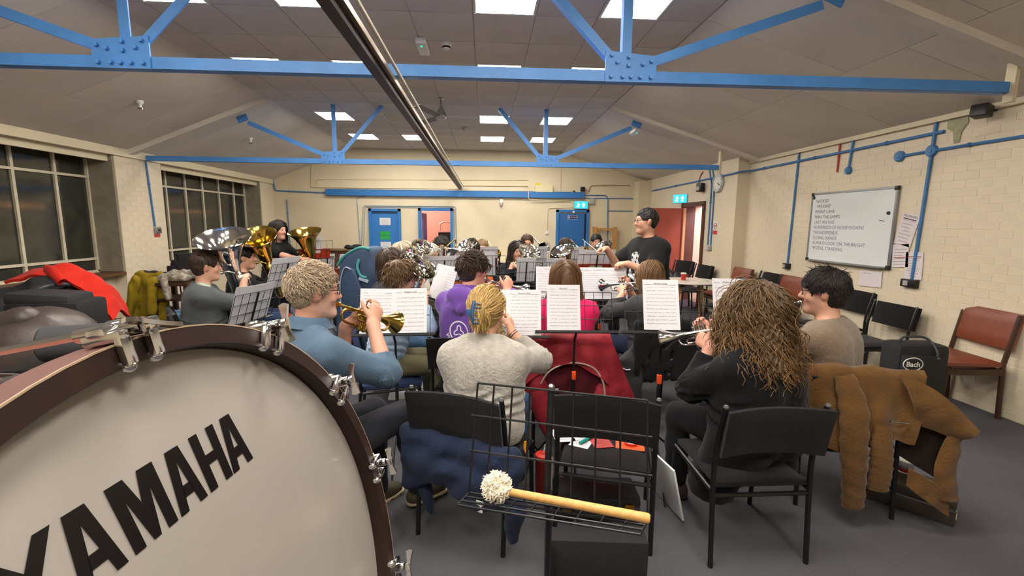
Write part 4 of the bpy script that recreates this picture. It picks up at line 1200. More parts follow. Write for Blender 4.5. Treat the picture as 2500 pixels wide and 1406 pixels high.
# mallet lying on the ledge
ma, mb_ = V(.035, 1.178, .868), V(.416, 1.033, .868)
t = thing('bass_drum_mallet', 'bass drum mallet with fluffy white head and wooden handle on the near stand', 'mallet', ma)
md = mb_ - ma
MB().tube([md * .06, md * .5, md * .985, md], [.0105, .0118, .0128, .010], 16).build('handle', M('beech', '#d0a05c', .45, var=(14, .12), stretch=(6, 6, 1)), t)
fz = MB(); rng = np.random.default_rng(5)
fz.ball((0, 0, .008), (.034, .034, .032), 18)
for i in range(420):
    d = unit(rng.normal(size=3)); tt = unit(np.cross(d, rng.normal(size=3)))
    p = d * .030 + V(0, 0, .008)
    pts = [p]
    for k in range(4):
        d2 = unit(d + tt * (k * .7 - .2) + rng.normal(size=3) * .5); p = p + d2 * rng.uniform(.003, .0065); pts.append(p)
    fz.tube(pts, [.0022, .0024, .0022, .0018, .0008], 4)
fz.build('fluffy_head', M('fleece', '#efe6d2', .95, sheen=.4), t)['kind'] = 'stuff'

# ---------------------------------------------------------------- floor things in front
t = thing('black_case', 'tall flat black case standing on the floor under the near stand', 'case', (.475, 1.76, 0))
MB().box((0, 0, .145), (.43, .09, .285), eul(0, 0, -.10), bev=.008).build('body', M('black_case_cloth', '#1c1b1d', .8, var=(50, .15), bump=(200, .25)), t)
for x in (-.20, .20): MB().box((x, -.043 - x * .10 * 0, .145), (.004, .03, .27), eul(0, 0, -.10)).build('edge_trim', black_pl, t, 0)
brass = M('brass_hardware', '#c79a3c', .25, 1.0)
def hard_case(name, label, loc, rz, L, Wd, H, latches=True, mt=None):
    t = thing(name, label, 'case', loc, rz)
    m = mt or M('case_black', '#242426', .38, bump=(140, .12))
    MB().box((0, 0, H * .29), (L, Wd, H * .58), bev=.012).build('base', m, t)
    MB().box((0, 0, H * .80), (L, Wd, H * .38), bev=.014).build('lid', m, t)
    MB().box((0, 0, H * .6), (L + .004, Wd + .004, .008)).build('seam_trim', steel, t, 0)
    for x in (-L * .36, L * .36):
        la = MB().box((x, -Wd / 2 - .006, H * .6), (.05, .014, .055), bev=.004).build('latch', brass, t)
        MB().box((x, -Wd / 2 - .015, H * .66), (.024, .01, .024), bev=.003).build('hasp', brass, la)
        MB().box((x, -Wd / 2 - .009, H * .45), (.03, .008, .02), bev=.003).build('catch', brass, la)
    MB().tube([(-.075, -Wd / 2 - .004, H * .5), (-.07, -Wd / 2 - .03, H * .47), (0, -Wd / 2 - .038, H * .45), (.07, -Wd / 2 - .03, H * .47), (.075, -Wd / 2 - .004, H * .5)], .008, 8, smooth=4).build('handle', black_pl, t)
    for x in (-.075, .075): MB().ball((x, -Wd / 2 - .006, H * .5), .010, 8).build('handle_stud', brass, t)
    return t
hard_case('cornet_case', 'black cornet case with brass latches under the empty chair', (.62, 2.35, 0), rd(-4), .46, .22, .14)
cc2 = hard_case('cornet_case', 'scuffed black instrument case on the floor at the far right', (2.47, 2.33, 0), rd(-48 + 180), .40, .24, .15, mt=M('case_scuffed', '#38332f', .45, var=(9, .2), bump=(60, .1)))
MB().box((-.203, 0, .05), (.004, .19, .025)).build('label_patch', M('case_label', '#c9c2ae', .6), cc2, 0)
t = thing('drink_cup', 'clear cup with red band on the case at the far right', 'cup', (2.50, 2.40, .152))
MB().lathe([(.036, 0), (.042, .07)], n=20).build('cup', M('clear_plastic', '#d8dcdc', .15, trans=.7), t); MB().lathe([(.0395, .012), (.041, .03)], n=20, cap=False).build('band', M('cup_red', '#b52b22', .4), t)
MB().lathe([(.043, .07), (.043, .078), (0, .079)], n=20).build('lid', white_pl, t)
# items on the empty chair
ca = np.array(Matrix.Rotation(rd(-17), 3, 'Z')); co = V(.655, 2.29, 0)
def on_seat(x, y, z=.4345): return ca @ V(x, y, z) + co
def card(name, label, cat, x, y, w_, h_, rz, m, printm=None, title=None, z=.4345):
    t = thing(name, label, cat, on_seat(x, y, z), rd(rz - 17))
    MB().box((0, 0, .001), (w_, h_, .002)).build('page', m, t, 0)
    if printm:
        mb = MB()
        for i in range(6): mb.box((0, h_ * (.34 - .13 * i), .0024), (w_ * (.75 - .1 * (i % 3)), h_ * .03, .0006))
        mb.build('print', printm, t, 0)['kind'] = 'stuff'
    return t
card('paper', 'white printed paper hanging off the left of the empty chair seat', 'paper', -.235, .02, .11, .15, 20, paper, grey_ink)
card('paper', 'white printed paper under the teal highlighter', 'paper', -.125, -.02, .105, .148, -12, paper, grey_ink)
card('leaflet', 'dark red leaflet on the empty chair seat', 'leaflet', -.03, -.005, .105, .14, 22, M('leaflet_red', '#b23b38', .6), M('leaflet_ink', '#7d2826', .6), z=.437)
card('card', 'bright orange card under the round tin', 'card', .125, -.0, .148, .105, 0, M('card_orange', '#ee5a26', .6), M('card_ink', '#c8461c', .6))
t = thing('highlighter', 'teal highlighter pen on the white paper', 'pen', on_seat(-.105, -.02, .446), R=ca @ eul(0, 0, rd(58)) @ eul(0, PI / 2, 0))
MB().lathe([(.008, -.055), (.010, -.05), (.010, .02), (.009, .022)], n=14).build('barrel', M('teal_plastic', '#1b8f86', .35), t); MB().lathe([(.0095, .022), (.0095, .055), (.007, .06), (0, .06)], n=14).build('cap', M('dark_teal', '#123c3c', .4), t)
t = thing('badge_tin', 'round cream tin with red rim on the orange card', 'tin', on_seat(.13, .01, .437))
MB().lathe([(.034, 0), (.035, .003), (.035, .012), (.033, .014)], n=28).build('rim', M('tin_red', '#d23c24', .4), t); MB().lathe([(.031, .013), (.028, .017), (0, .017)], n=28).build('lid', M('tin_cream', '#e8ddcb', .5), t)
lettering('U W U', .014, (0, .004, .0175), (1, 0, 0), (0, 1, 0), ink, t)
# white folder leaning by the empty chair
Rf = eul(0, rd(-13), 0) @ eul(0, 0, rd(8))
t = thing('plastic_folder', 'clear white plastic folder leaning upright right of the empty chair', 'folder', (1.02, 2.36, .155), R=Rf)
MB().box((0, 0, 0), (.012, .30, .30), bev=.003).build('cover', M('folder_white', '#d8dadc', .3), t)
MB().box((.008, -.06, .07), (.002, .05, .05)).build('sticker', M('grey_sticker', '#a7a6a6', .5), t, 0); MB().box((.008, -.11, .05), (.002, .035, .04)).build('sticker', paper, t, 0); MB().box((.008, -.13, -.13), (.002, .03, .035)).build('sticker', grey_pl, t, 0)
t = thing('plastic_folder', 'white paper folder lying on the floor under the denim man stand', 'folder', (-.68, 4.22, 0), rd(6))
MB().box((0, 0, .006), (.42, .36, .012), bev=.003).build('cover', M('folder_cream', '#e2e0d6', .5), t); MB().box((0, 0, .013), (.38, .32, .002)).build('page', paper, t, 0)
# red bottle
t = thing('drink_bottle', 'red tumbler with red lid and white straw standing beside the empty chair', 'bottle', (.345, 2.50, 0))
MB().lathe([(.036, 0), (.043, .02), (.045, .20), (.043, .235)], n=24).build('body', M('bottle_red', '#7c1e18', .2, trans=.25), t); MB().lathe([(.047, .235), (.047, .262), (.03, .27), (0, .27)], n=24).build('lid', M('lid_red', '#e0392a', .35), t)
MB().tube([(0, 0, .265), (.012, 0, .32)], .005, 8).build('straw', white_pl, t); MB().box((.052, .0, .14), (.006, .02, .2)).build('side_strip', white_pl, t, 0)
# wheeled bag
bag_m = M('black_nylon', '#1a1b1f', .7, var=(30, .12), bump=(160, .2))
t = thing('trolley_case', 'tall black wheeled instrument bag with white oval badge', 'bag', (3.50, 3.42, 0), rd(-8))
MB().box((0, 0, .40), (.44, .26, .66), bev=.06).build('body', bag_m, t); MB().box((-.03, -.14, .38), (.34, .06, .52), bev=.025).build('front_pocket', bag_m, t)
MB().tube([(-.16, -.03, .72), (-.14, -.04, .775), (0, -.04, .785), (.07, -.06, .76), (.085, -.14, .68), (.085, -.15, .62)], .011, 8, smooth=4).build('strap', M('strap_grey', '#34373d', .5), t)
MB().cyl((.085, -.158, .62), (.085, -.168, .62), .013).build('stud', steel, t)
for x in (-.16, .16): MB().cyl((x, .10, .035), (x + .03, .10, .035), .035).build('wheel', black_pl, t)
for x in (-.15, .15): MB().box((x, .05, .035), (.05, .10, .07)).build('foot', black_pl, t, 0)
MB().box((.222, -.02, .36), (.006, .03, .015)).build('zip_pull', steel, t, 0)
t.scale = (.88, .88, .92)
bo = V(-.125, -.171, .57)
bd_ = MB(); n_ = 40
bd_.tube([bo + V(.082 * math.cos(a), 0, .055 * math.sin(a)) for a in np.linspace(0, 2 * PI, n_, endpoint=False)], .0045, 6, closed=True)
bg = bd_.build('badge', white_pl, t)
lettering('Bach', .062, bo + V(0, -.002, -.002), (1, 0, 0), (0, 0, 1), white_pl, bg, bold=.002)
# ---------------------------------------------------------------- implicit-surface modelling (people, cloth)
def wob(X, Y, Z, f, seed=0.0):
    """cheap smooth noise in about [-1, 1]"""
    a = np.sin(f * (X * 1.0 + .6 * Y) + seed) + np.sin(f * (1.1 * Y - .5 * Z) + 1.7 * seed + 1)
    b = np.sin(f * (.9 * Z + .7 * X) + 2.3 * seed + 2)
    return (np.sin(a * 1.3 + b) + np.sin(f * 1.9 * (Z * .8 - X + .3 * Y) + b)) * .5

ADAPT = 0.14
class Vox:
    def __init__(s, h): s.h = h; s.P = []
    def cone(s, a, b, r1, r2=None, k=.03, cut=None):
        """round cone; cut: 'a' or 'b' makes that end flat"""
        s.P.append((0, V(*a), V(*b), r1, r1 if r2 is None else r2, k, cut)); return s
    def ell(s, c, r, R=None, k=.02, sub=False):
        s.P.append((2 if sub else 1, V(*c), V(*r), np.eye(3) if R is None else R, 0, k, None)); return s
    def arrays(s, disp=None, planes=(), adapt=0.0):
        h = s.h
        lo = np.full(3, 1e9); hi = -lo
        for p in s.P:
            if p[0] == 0:
                r = max(p[3], p[4]); lo = np.minimum(lo, np.minimum(p[1], p[2]) - r); hi = np.maximum(hi, np.maximum(p[1], p[2]) + r)
            elif p[0] == 1:
                e = np.sqrt(((p[3] * p[2]) ** 2).sum(1)); lo = np.minimum(lo, p[1] - e); hi = np.maximum(hi, p[1] + e)
        lo -= .03 + 2 * h; hi += .03 + 2 * h
        n = np.ceil((hi - lo) / h).astype(int) + 1
        F = np.ones(n, np.float32)
        ax = [lo[i] + h * np.arange(n[i]) for i in range(3)]
        for p in s.P:
            k = p[5]; m = k + 3 * h
            if p[0] == 0:
                r = max(p[3], p[4]); a, b = np.minimum(p[1], p[2]) - r - m, np.maximum(p[1], p[2]) + r + m
            else:
                e = np.sqrt(((p[3] * p[2]) ** 2).sum(1)); a, b = p[1] - e - m, p[1] + e + m
            i0 = np.clip(((a - lo) / h).astype(int), 0, n); i1 = np.clip(((b - lo) / h).astype(int) + 2, 0, n)
            if (i1 <= i0).any(): continue
            sl = tuple(slice(i0[i], i1[i]) for i in range(3))
            X = (ax[0][sl[0]] - p[1][0])[:, None, None].astype(np.float32); Y = (ax[1][sl[1]] - p[1][1])[None, :, None].astype(np.float32); Z = (ax[2][sl[2]] - p[1][2])[None, None, :].astype(np.float32)
            if p[0] == 0:
                d = p[2] - p[1]; L2 = float(d @ d) + 1e-9
                tr = (X * d[0] + Y * d[1] + Z * d[2]) / L2
                t = np.clip(tr, 0, 1)
                D = np.sqrt((X - t * d[0]) ** 2 + (Y - t * d[1]) ** 2 + (Z - t * d[2]) ** 2) - (p[3] + (p[4] - p[3]) * t)
                if p[6] == 'b': D = np.maximum(D, (tr - 1) * math.sqrt(L2))
                if p[6] == 'a': D = np.maximum(D, -tr * math.sqrt(L2))
            else:
                R = p[3]; r = p[2]
                u = (X * R[0, 0] + Y * R[1, 0] + Z * R[2, 0]) / r[0]; v = (X * R[0, 1] + Y * R[1, 1] + Z * R[2, 1]) / r[1]; w_ = (X * R[0, 2] + Y * R[1, 2] + Z * R[2, 2]) / r[2]
                q = np.sqrt(u * u + v * v + w_ * w_)
                g = np.sqrt((u / r[0]) ** 2 + (v / r[1]) ** 2 + (w_ / r[2]) ** 2) + 1e-6
                D = q * (q - 1) / g
            A = F[sl]
            if p[0] == 2:
                D = -D
                H = np.maximum(k - np.abs(A - D), 0) / k; F[sl] = np.maximum(A, D) + H * H * k * .25
            else:
                H = np.maximum(k - np.abs(A - D), 0) / k; F[sl] = np.minimum(A, D) - H * H * k * .25
        if disp is not None:
            I = np.nonzero(np.abs(F) < .03)
            F[I] += disp(ax[0][I[0]], ax[1][I[1]], ax[2][I[2]]).astype(np.float32)
        for q, nn in planes:
            nn = unit(nn); D = (ax[0] - q[0])[:, None, None] * nn[0] + (ax[1] - q[1])[None, :, None] * nn[1] + (ax[2] - q[2])[None, None, :] * nn[2]
            F = np.maximum(F, D.astype(np.float32))
        g = openvdb.FloatGrid(1.0)
        g.copyFromArray(F)
        if adapt:
            pts, tris, quads = g.convertToPolygons(0.0, adapt)
            return pts * h + lo, [q[:, ::-1] for q in (tris, quads) if len(q)]
        pts, quads = g.convertToQuads(0.0)
        return pts * h + lo, quads[:, ::-1]
    def build(s, name, mat, parent, disp=None, planes=(), tint=None):
        v, q = s.arrays(disp, planes, ADAPT)
        return link(name, np_mesh(name, v, q, mat, tint(v) if tint else None), parent)

def np_mesh(name, v, q, mat, tint=None):
    me = bpy.data.meshes.new(name)
    v = np.ascontiguousarray(v, np.float32)
    qs = [np.ascontiguousarray(a, np.int32) for a in (q if isinstance(q, list) else [q])]
    q = np.concatenate([a.ravel() for a in qs]); cnt = np.concatenate([np.full(len(a), a.shape[1], np.int32) for a in qs])
    me.vertices.add(len(v)); me.vertices.foreach_set('co', v.ravel())
    me.loops.add(q.size); me.loops.foreach_set('vertex_index', q.ravel())
    me.polygons.add(len(cnt)); me.polygons.foreach_set('loop_start', np.concatenate([[0], np.cumsum(cnt)[:-1]]).astype(np.int32))
    me.polygons.foreach_set('use_smooth', np.ones(len(cnt), bool))
    me.materials.append(mat)
    if tint is not None:
        a = me.color_attributes.new('tint', 'FLOAT_COLOR', 'POINT')
        a.data.foreach_set('color', np.concatenate([tint, np.ones((len(v), 1))], 1).astype(np.float32).ravel())
    me.update(calc_edges=True); me.validate()
    return me

def skin_m(name, c): return M('skin_' + name, c, .5, tint=True, bump=(140, .06), spec=.4)
def cloth_m(name, c, f=120, s=.35, sheen=.06, var=(14, .06), rough=.9): return M('cloth_' + name, c, rough, var=var, bump=(f, s), sheen=sheen, spec=.2)
def hair_m(name, c): return M('hair_' + name, c, .5, tint=True, spec=.45)

def rot(rx=0, ry=0, rz=0): return eul(rd(rx), rd(ry), rd(rz))

class Person:
    def __init__(s, label, x, y, yaw, T, hip=.53, lean=.03, hs=1.0, sw=.175, girth=1.0, head=(0, 0, 0), sc=1.0, thk=.014, h=.008, skin=('fair', '#d3a088'), side=0.0, standing=False, twist=0):
        s.__dict__.update(dict(x=x, y=y, T=T, hipz=hip, hs=hs, sw=sw, girth=girth, sc=sc, h=h, standing=standing))
        s.Rw = rot(0, 0, yaw); s.o = V(x, y, 0)
        s.root = thing('person', label, 'person', s.o, rd(yaw))
        s.nb = V(side, lean, T - .283 * hs - thk)
        s.Rh = rot(0, 0, head[0]) @ rot(head[1], 0, 0) @ rot(0, head[2], 0)
        s.pv = s.nb + V(0, .02, .05)
        s.hc = s.pv + s.Rh @ V(0, .012, .115) * hs
        s.lips = s.hc + s.Rh @ V(0, .100, -.058) * hs
        s.Rt = rot(0, 0, twist)
        s.sh = {k: s.nb + s.Rt @ V(q * sw, -.005, -.088) for k, q in (('R', 1), ('L', -1))}
        s.skin = skin_m(*skin)
        hp = .09 * sc
        s.hips = {'R': V(hp, 0, hip), 'L': V(-hp, 0, hip)}
        if standing:
            s.knee = {'R': V(.10, .03, .48 * hip / .90), 'L': V(-.10, .03, .48 * hip / .90)}
            s.ank = {'R': V(.11, 0, .085), 'L': V(-.11, 0, .085)}
        else:
            s.knee = {'R': V(.13, .43 * sc, hip - .03), 'L': V(-.13, .43 * sc, hip - .03)}
            s.ank = {'R': V(.13, .42 * sc, .085), 'L': V(-.13, .42 * sc, .085)}
        s.hand = {k: dict(G=V(q * .12, .30, .64), f=V(0, .9, -.3), n=V(0, 0, -1), c=(15, 20, 15), pole=None) for k, q in (('R', 1), ('L', -1))}
    def w2l(s, p): return s.Rw.T @ (V(*p) - s.o)
    def l2w(s, p): return s.Rw @ V(*p) + s.o
    def d2l(s, d): return s.Rw.T @ V(*d)
    def grip(s, side, G, f, n, c=(30, 50, 30), world=True, pole=None):
        if world: G, f, n = s.w2l(G), s.d2l(f), s.d2l(n)
        s.hand[side] = dict(G=V(*G), f=unit(f), n=unit(n), c=c, pole=pole)
    def arm(s, k):
        H = s.hand[k]; q = 1 if k == 'R' else -1
        n = unit(H['n'] - H['f'] * (H['n'] @ H['f'])); f = H['f']
        hl = .92 * s.sc ** .5
        W = H['G'] - f * .06 * hl - n * .018
        S = s.sh[k]; L1, L2 = .285 * s.sc, .25 * s.sc
        d = W - S; D = np.linalg.norm(d)
        if D > (L1 + L2) * .995:
            L1 *= D / (L1 + L2) * 1.006; L2 *= D / (L1 + L2) * 1.02
        a = (L1 * L1 - L2 * L2 + D * D) / (2 * D)
        r = math.sqrt(max(L1 * L1 - a * a, 1e-5))
        u = d / D
        pole = V(q * .55, -.35, -1) if H['pole'] is None else V(*H['pole'])
        pp = unit(pole - u * (pole @ u))
        E = S + u * a + pp * r
        return S, E, W, f, n, (np.cross(f, n) if k == 'R' else np.cross(n, f)), hl
    def torso(s, V_, o):
        g = s.girth; nb, sw = s.nb, s.sw
        hz = s.hipz
        sp = lambda t: V(0, 0, hz) + (nb - V(0, 0, hz)) * t
        zc = sp(.76); zm = sp(.60); zw = sp(.32)
        R = s.Rt
        V_.cone(zc - R @ V(sw * .52, .0, 0), zc + R @ V(sw * .52, .0, 0), .092 * g ** .5 + o, k=.06)
        for q in (-1, 1):
            V_.cone(zm + R @ V(q * sw * .45, .01, 0), zc + R @ V(q * sw * .45, 0.0, 0), .105 * g ** .7 + o, .092 * g ** .4 + o, k=.06)
            V_.cone(zw + V(q * .062 * g, .015 * g, 0), zm + R @ V(q * sw * .45, .01, 0), .102 * g + o, .105 * g ** .7 + o, k=.06)
            V_.cone(V(q * .085 * g, 0, hz + .01), zw + V(q * .062 * g, .015 * g, 0), .112 * g ** .7 + o, .102 * g + o, k=.06)
            S = s.sh['R' if q > 0 else 'L']
            V_.cone(nb + V(q * .035, -.005, -.015), S + V(0, 0, .0), .044 + o, .052 + o, k=.05)
            V_.cone(S, zc + R @ V(q * sw * .5, 0, 0), .06 + o, .085 + o, k=.05)
    def arms(s, V_, o, to=1.0, taper=0.0, only=('R', 'L'), cuffk=.02):
        """to 0..1 covers the upper arm, 1..2 the forearm"""
        for k in only:
            S, E, W, f, n, t, hl = s.arm(k)
            g = s.girth ** .35 * s.sc ** .6
            V_.cone(S, S + (E - S) * min(to, 1), .054 * g + o, (.054 - .012 * min(to, 1)) * g + o * (1 + taper), k=.03, cut='b' if to <= 1 else None)
            if to > 1:
                V_.cone(E, E + (W - E) * (to - 1), .043 * g + o, (.043 - .016 * (to - 1)) * g + o * (1 + taper), k=.03, cut='b')
    def legs(s, V_, o, flare=0.0):
        g = s.girth ** .5
        for k in 'RL':
            V_.cone(s.hips[k], s.knee[k], .086 * g + o, .060 * g ** .5 + o, k=.035)
            V_.cone(s.knee[k], s.knee[k] + (s.ank[k] - s.knee[k]) * .4, .058 + o, .054 + o, k=.03)
            V_.cone(s.knee[k] + (s.ank[k] - s.knee[k]) * .4, s.ank[k], .054 + o, .036 + o + flare, k=.03, cut='b' if o > 0 else None)
    def headprims(s, B):
        c, R, u = s.hc, s.Rh, s.hs
        p = lambda x, y, z: c + R @ V(x, y, z) * u
        B.ell(p(0, -.014, .030), V(.076, .094, .088) * u, R, .02)
        B.ell(p(0, .018, -.030), V(.062, .072, .090) * u, R, .03)
        B.cone(p(-.046, .0, -.062), p(-.012, .066, -.098), .022 * u, .020 * u, .03); B.cone(p(.046, .0, -.062), p(.012, .066, -.098), .022 * u, .020 * u, .03)
        B.cone(p(-.012, .070, -.098), p(.012, .070, -.098), .019 * u, k=.03)
        B.cone(p(-.03, .076, .034), p(.03, .076, .034), .013 * u, k=.02)
        for q in (-1, 1):
            B.ell(p(q * .037, .064, -.025), V(.024, .020, .022) * u, R, .025)
            B.ell(p(q * .031, .096, .010), V(.018, .012, .010) * u, R, .012, True)
            B.ell(p(q * .082, -.008, -.006), V(.013, .022, .034) * u, R @ rot(0, q * 12, q * -14), .012)
        for q in (-1, 1):
            B.cone(p(q * .019, .089, .0205), p(q * .045, .080, .019), .0062 * u, k=.006); B.cone(p(q * .020, .088, .0005), p(q * .044, .081, .002), .0048 * u, k=.006)
        B.cone(p(0, .083, .022), p(0, .108, -.022), .009 * u, .013 * u, .014)
        B.ell(p(-.011, .094, -.027), V(.009, .010, .008) * u, R, .008); B.ell(p(.011, .094, -.027), V(.009, .010, .008) * u, R, .008)
        B.ell(p(0, .083, -.053), V(.024, .011, .006) * u, R, .007); B.ell(p(0, .082, -.064), V(.020, .011, .007) * u, R, .007)
        B.cone(c + R @ V(0, -.022, -.05) * u, s.nb + V(0, 0, -.02), .054 * u, .062 * u, .035)
    def handprims(s, B, k):
        S, E, W, f, n, t, hl = s.arm(k)
        c1, c2, c3 = s.hand[k]['c']
        h = s.h
        K = [W + f * L * hl + t * a * hl for L, a in ((.084, .030), (.088, .011), (.085, -.009), (.077, -.027))]
        B.cone(W - (W - E) * .06, W, .027, .025, .02)
        for i in range(4):
            B.cone(W + t * (.014, .005, -.006, -.014)[i], K[i], .016, .0125, .016)
            B.cone(W + t * (.014, .005, -.006, -.014)[i] + f * .03, K[i] + n * .004, .016, .012, .016)
            p = K[i]; L = (.074, .081, .075, .060)[i] * hl; ang = 0
            sp = (.10, .03, -.04, -.11)[i]
            for j, (q, cc) in enumerate(((.45, c1), (.31, c2), (.24, c3))):
                ang += rd(cc + (i - 1.5) * 3)
                d = unit(f + t * sp) * math.cos(ang) + n * math.sin(ang)
                e = p + d * L * q
                ra = max((.0092, .0082, .0072, .0062)[j], h * .85); rb = max((.0092, .0082, .0072, .0062)[j + 1], h * .85)
                B.cone(p, e, ra, rb, .004)
                p = e
        p = W + f * .022 + t * .018 + n * .004
        d = unit(t * .75 + f * .65 + n * .35)
        for L, ra, rb, dd in ((.042, .0145, .0115, d), (.032, .0112, .0095, unit(d + f * .35)), (.026, .0095, .0075, unit(d + f * .6 + n * .2))):
            B.cone(p, p + dd * L * hl, max(ra, h * .9), max(rb, h * .85), .008); p = p + dd * L * hl
    def body(s, brow='#4a342a', beard=None, lips=(.80, .48, .46)):
        B = Vox(s.h)
        s.torso(B, -.012); s.arms(B, 0.0, 2.0); s.legs(B, -.006)
        for k in 'RL':
            a = s.ank[k]
            fw = unit(V(*(s.foot_dir[k])) if hasattr(s, 'foot_dir') else V(.12 if k == 'R' else -.12, 1, 0))
            B.cone(a, a + V(0, 0, -.045) - fw * .02, .034, .03, .03); B.cone(a + V(0, 0, -.05), a + fw * .13 + V(0, 0, -.06), .03, .022, .03)
            s.handprims(B, k)
        s.headprims(B)
        c, R, u = s.hc, s.Rh, s.hs
        bl = lin(brow)
        def tint(v):
            q = ((v - c) @ R) / u
            T = np.ones((len(v), 3))
            hd = (np.abs(q) < .16).all(1)
            bl_ = lambda d, a=1.0: np.clip(d, 0, 1)[:, None] * a
            red = np.exp(-((np.abs(q[:, 0]) - .036) ** 2 / .0005 + (q[:, 1] - .075) ** 2 / .001 + (q[:, 2] + .025) ** 2 / .0006)) * hd
            T *= 1 - red[:, None] * V(.04, .16, .16)
            nose = np.exp(-((q[:, 0]) ** 2 / .0002 + (q[:, 1] - .108) ** 2 / .0005 + (q[:, 2] + .022) ** 2 / .0005)) * hd
            T *= 1 - nose[:, None] * V(.03, .14, .14)
            ear = np.exp(-((np.abs(q[:, 0]) - .085) ** 2 / .0002 + (q[:, 1] + .01) ** 2 / .0008 + (q[:, 2]) ** 2 / .001)) * hd
            T *= 1 - ear[:, None] * V(.05, .22, .22)
            lp = (np.abs(q[:, 0]) < .024 - np.abs(q[:, 2] + .058) * .5) & (np.abs(q[:, 2] + .058) < .010) & (q[:, 1] > .075) & hd
            T[lp] *= V(*lips)
            arch = .030 - ((np.abs(q[:, 0]) - .03) ** 2) * 8
            bw = (np.abs(q[:, 2] - arch) < .0045 + s.h * .15) & (np.abs(q[:, 0]) < .052) & (np.abs(q[:, 0]) > .012) & (q[:, 1] > .05) & hd
            T[bw] *= V(.45, .36, .32)
            if beard is not None:
                sm = lambda x, w_: 1 / (1 + np.exp(-np.clip(x / w_, -30, 30)))
                jaw = sm(-.040 - .55 * np.maximum(.05 - q[:, 1], 0) * -1 - q[:, 2] - .9 * np.maximum(.03 - q[:, 1], 0) * 0, .008) * sm(q[:, 2] + .120, .006) * sm(q[:, 1] - .012 - .35 * np.maximum(-.085 - q[:, 2], 0), .010)
                mus = np.exp(-((q[:, 2] + .042) / .007) ** 2) * (np.abs(q[:, 0]) < .032) * (q[:, 1] > .07)
                m = np.clip(np.maximum(jaw, mus), 0, 1) * hd * ~lp * beard[1]
                T = T * (1 - m[:, None]) + m[:, None] * V(*(np.array(lin(beard[0])) / np.maximum(np.array(s.skin_lin), .05)))
            return T
        s.skin_lin = s.skin.node_tree.nodes['Principled BSDF'].inputs['Base Color'].default_value[:3]
        vm = [n for n in s.skin.node_tree.nodes if n.type == 'VECT_MATH']
        if vm: s.skin_lin = tuple(vm[0].inputs[0].default_value)
        B.build('body', s.skin, s.root, tint=tint)
        return s
    def eyes(s, col='#3a2a20', r=.0118):
        me = MB()
        me.ball((0, 0, 0), r * s.hs, 14); me.mi = 1
        me.lathe([(r * .62, r * .80), (r * .4, r * .96), (0, r * 1.03)], d=(0, 1, 0), n=14)
        for q in (-1, 1):
            o = me.build('eye', [M('eye_white', '#e8e4de', .2), M('iris_' + col, col, .15)], s.root, 60)
            m = Matrix([list(r_) for r_ in s.Rh]).to_4x4(); m.translation = Vector(s.hc + s.Rh @ V(q * .031, .0790, .010) * s.hs)
            if s.hs != 1: pass
            o.matrix_local = m
    def shoes(s, mat, sole=None):
        for k in 'RL':
            a = s.ank[k]
            fw = unit(V(*(s.foot_dir[k])) if hasattr(s, 'foot_dir') else V(.12 if k == 'R' else -.12, 1, 0))
            b = V(a[0], a[1], max(a[2] - .085, 0))
            X = Vox(max(s.h, .007))
            X.cone(b + V(0, 0, .075) - fw * .015, b + V(0, 0, .035) - fw * .035, .042, .038, .03); X.cone(b + V(0, 0, .04) - fw * .03, b + fw * .14 + V(0, 0, .034), .040, .036, .03); X.cone(b + V(0, 0, .085), b + fw * .09 + V(0, 0, .045), .036, .034, .03)
            sh = X.build('shoe', mat, s.root, planes=[(b + V(0, 0, .012), V(0, 0, -1))])
            Y = Vox(max(s.h, .007)); Y.cone(b + V(0, 0, .012) - fw * .035, b + fw * .145 + V(0, 0, .012), .044, .042, .02)
            Y.build('sole', sole or black_pl, sh, planes=[(b + V(0, 0, .024), V(0, 0, 1)), (b + V(0, 0, .001), V(0, 0, -1))])
    def top(s, name, mat, o=.015, sleeve=1.93, hem=-.06, amp=.004, folds=26, taper=.1, neck=.015, hfrac=None, ext=None, planes=()):
        B = Vox(s.h)
        s.torso(B, o); s.arms(B, o * .8 + .002, sleeve, taper)
        if ext: ext(B)
        sd = s.x * 3.1 + s.y
        def disp(X, Y, Z):
            w = wob(X, Y, Z * .55, folds, sd) * amp + wob(X * 1.5, Y, Z, folds * 2.3, sd + 2) * amp * .4
            for k in 'RL':
                S, E, W, *_ = s.arm(k)
                d2 = (X - E[0]) ** 2 + (Y - E[1]) ** 2 + (Z - E[2]) ** 2
                u = unit(W - S); al = (X - E[0]) * u[0] + (Y - E[1]) * u[1] + (Z - E[2]) * u[2]
                w = w + amp * 1.3 * np.sin(al * 190 + 12 * np.sin(al * 30 + X * 30)) * np.exp(-d2 / .008)
            bz = s.hipz + .14
            w = w + amp * 1.4 * np.sin((Z - bz) * 120 + 5 * np.sin(X * 14 + sd)) * np.exp(-((Z - bz) / .09) ** 2)
            return w
        pl = [(V(0, 0, s.hipz + hem), V(0, 0, -1)), (s.nb + V(0, 0, neck), V(0, .25, 1))] + list(planes)
        return B.build(name, mat, s.root, disp, pl)
    def trousers(s, mat, o=.011, amp=.004, name='trousers'):
        B = Vox(s.h)
        for q in (-1, 1): B.cone(V(q * .085 * s.girth, 0, s.hipz + .01), V(q * .07 * s.girth, .01, s.hipz + .13), .112 * s.girth ** .7 + o * .3, .10 * s.girth + o * .3, .05)
        s.legs(B, o, .012)
        sd = s.x + 2 * s.y
        def disp(X, Y, Z): return wob(X, Y * .7, Z, 30, sd) * amp
        return B.build(name, mat, s.root, disp, [(V(0, 0, s.hipz + .13), V(0, 0, 1))])
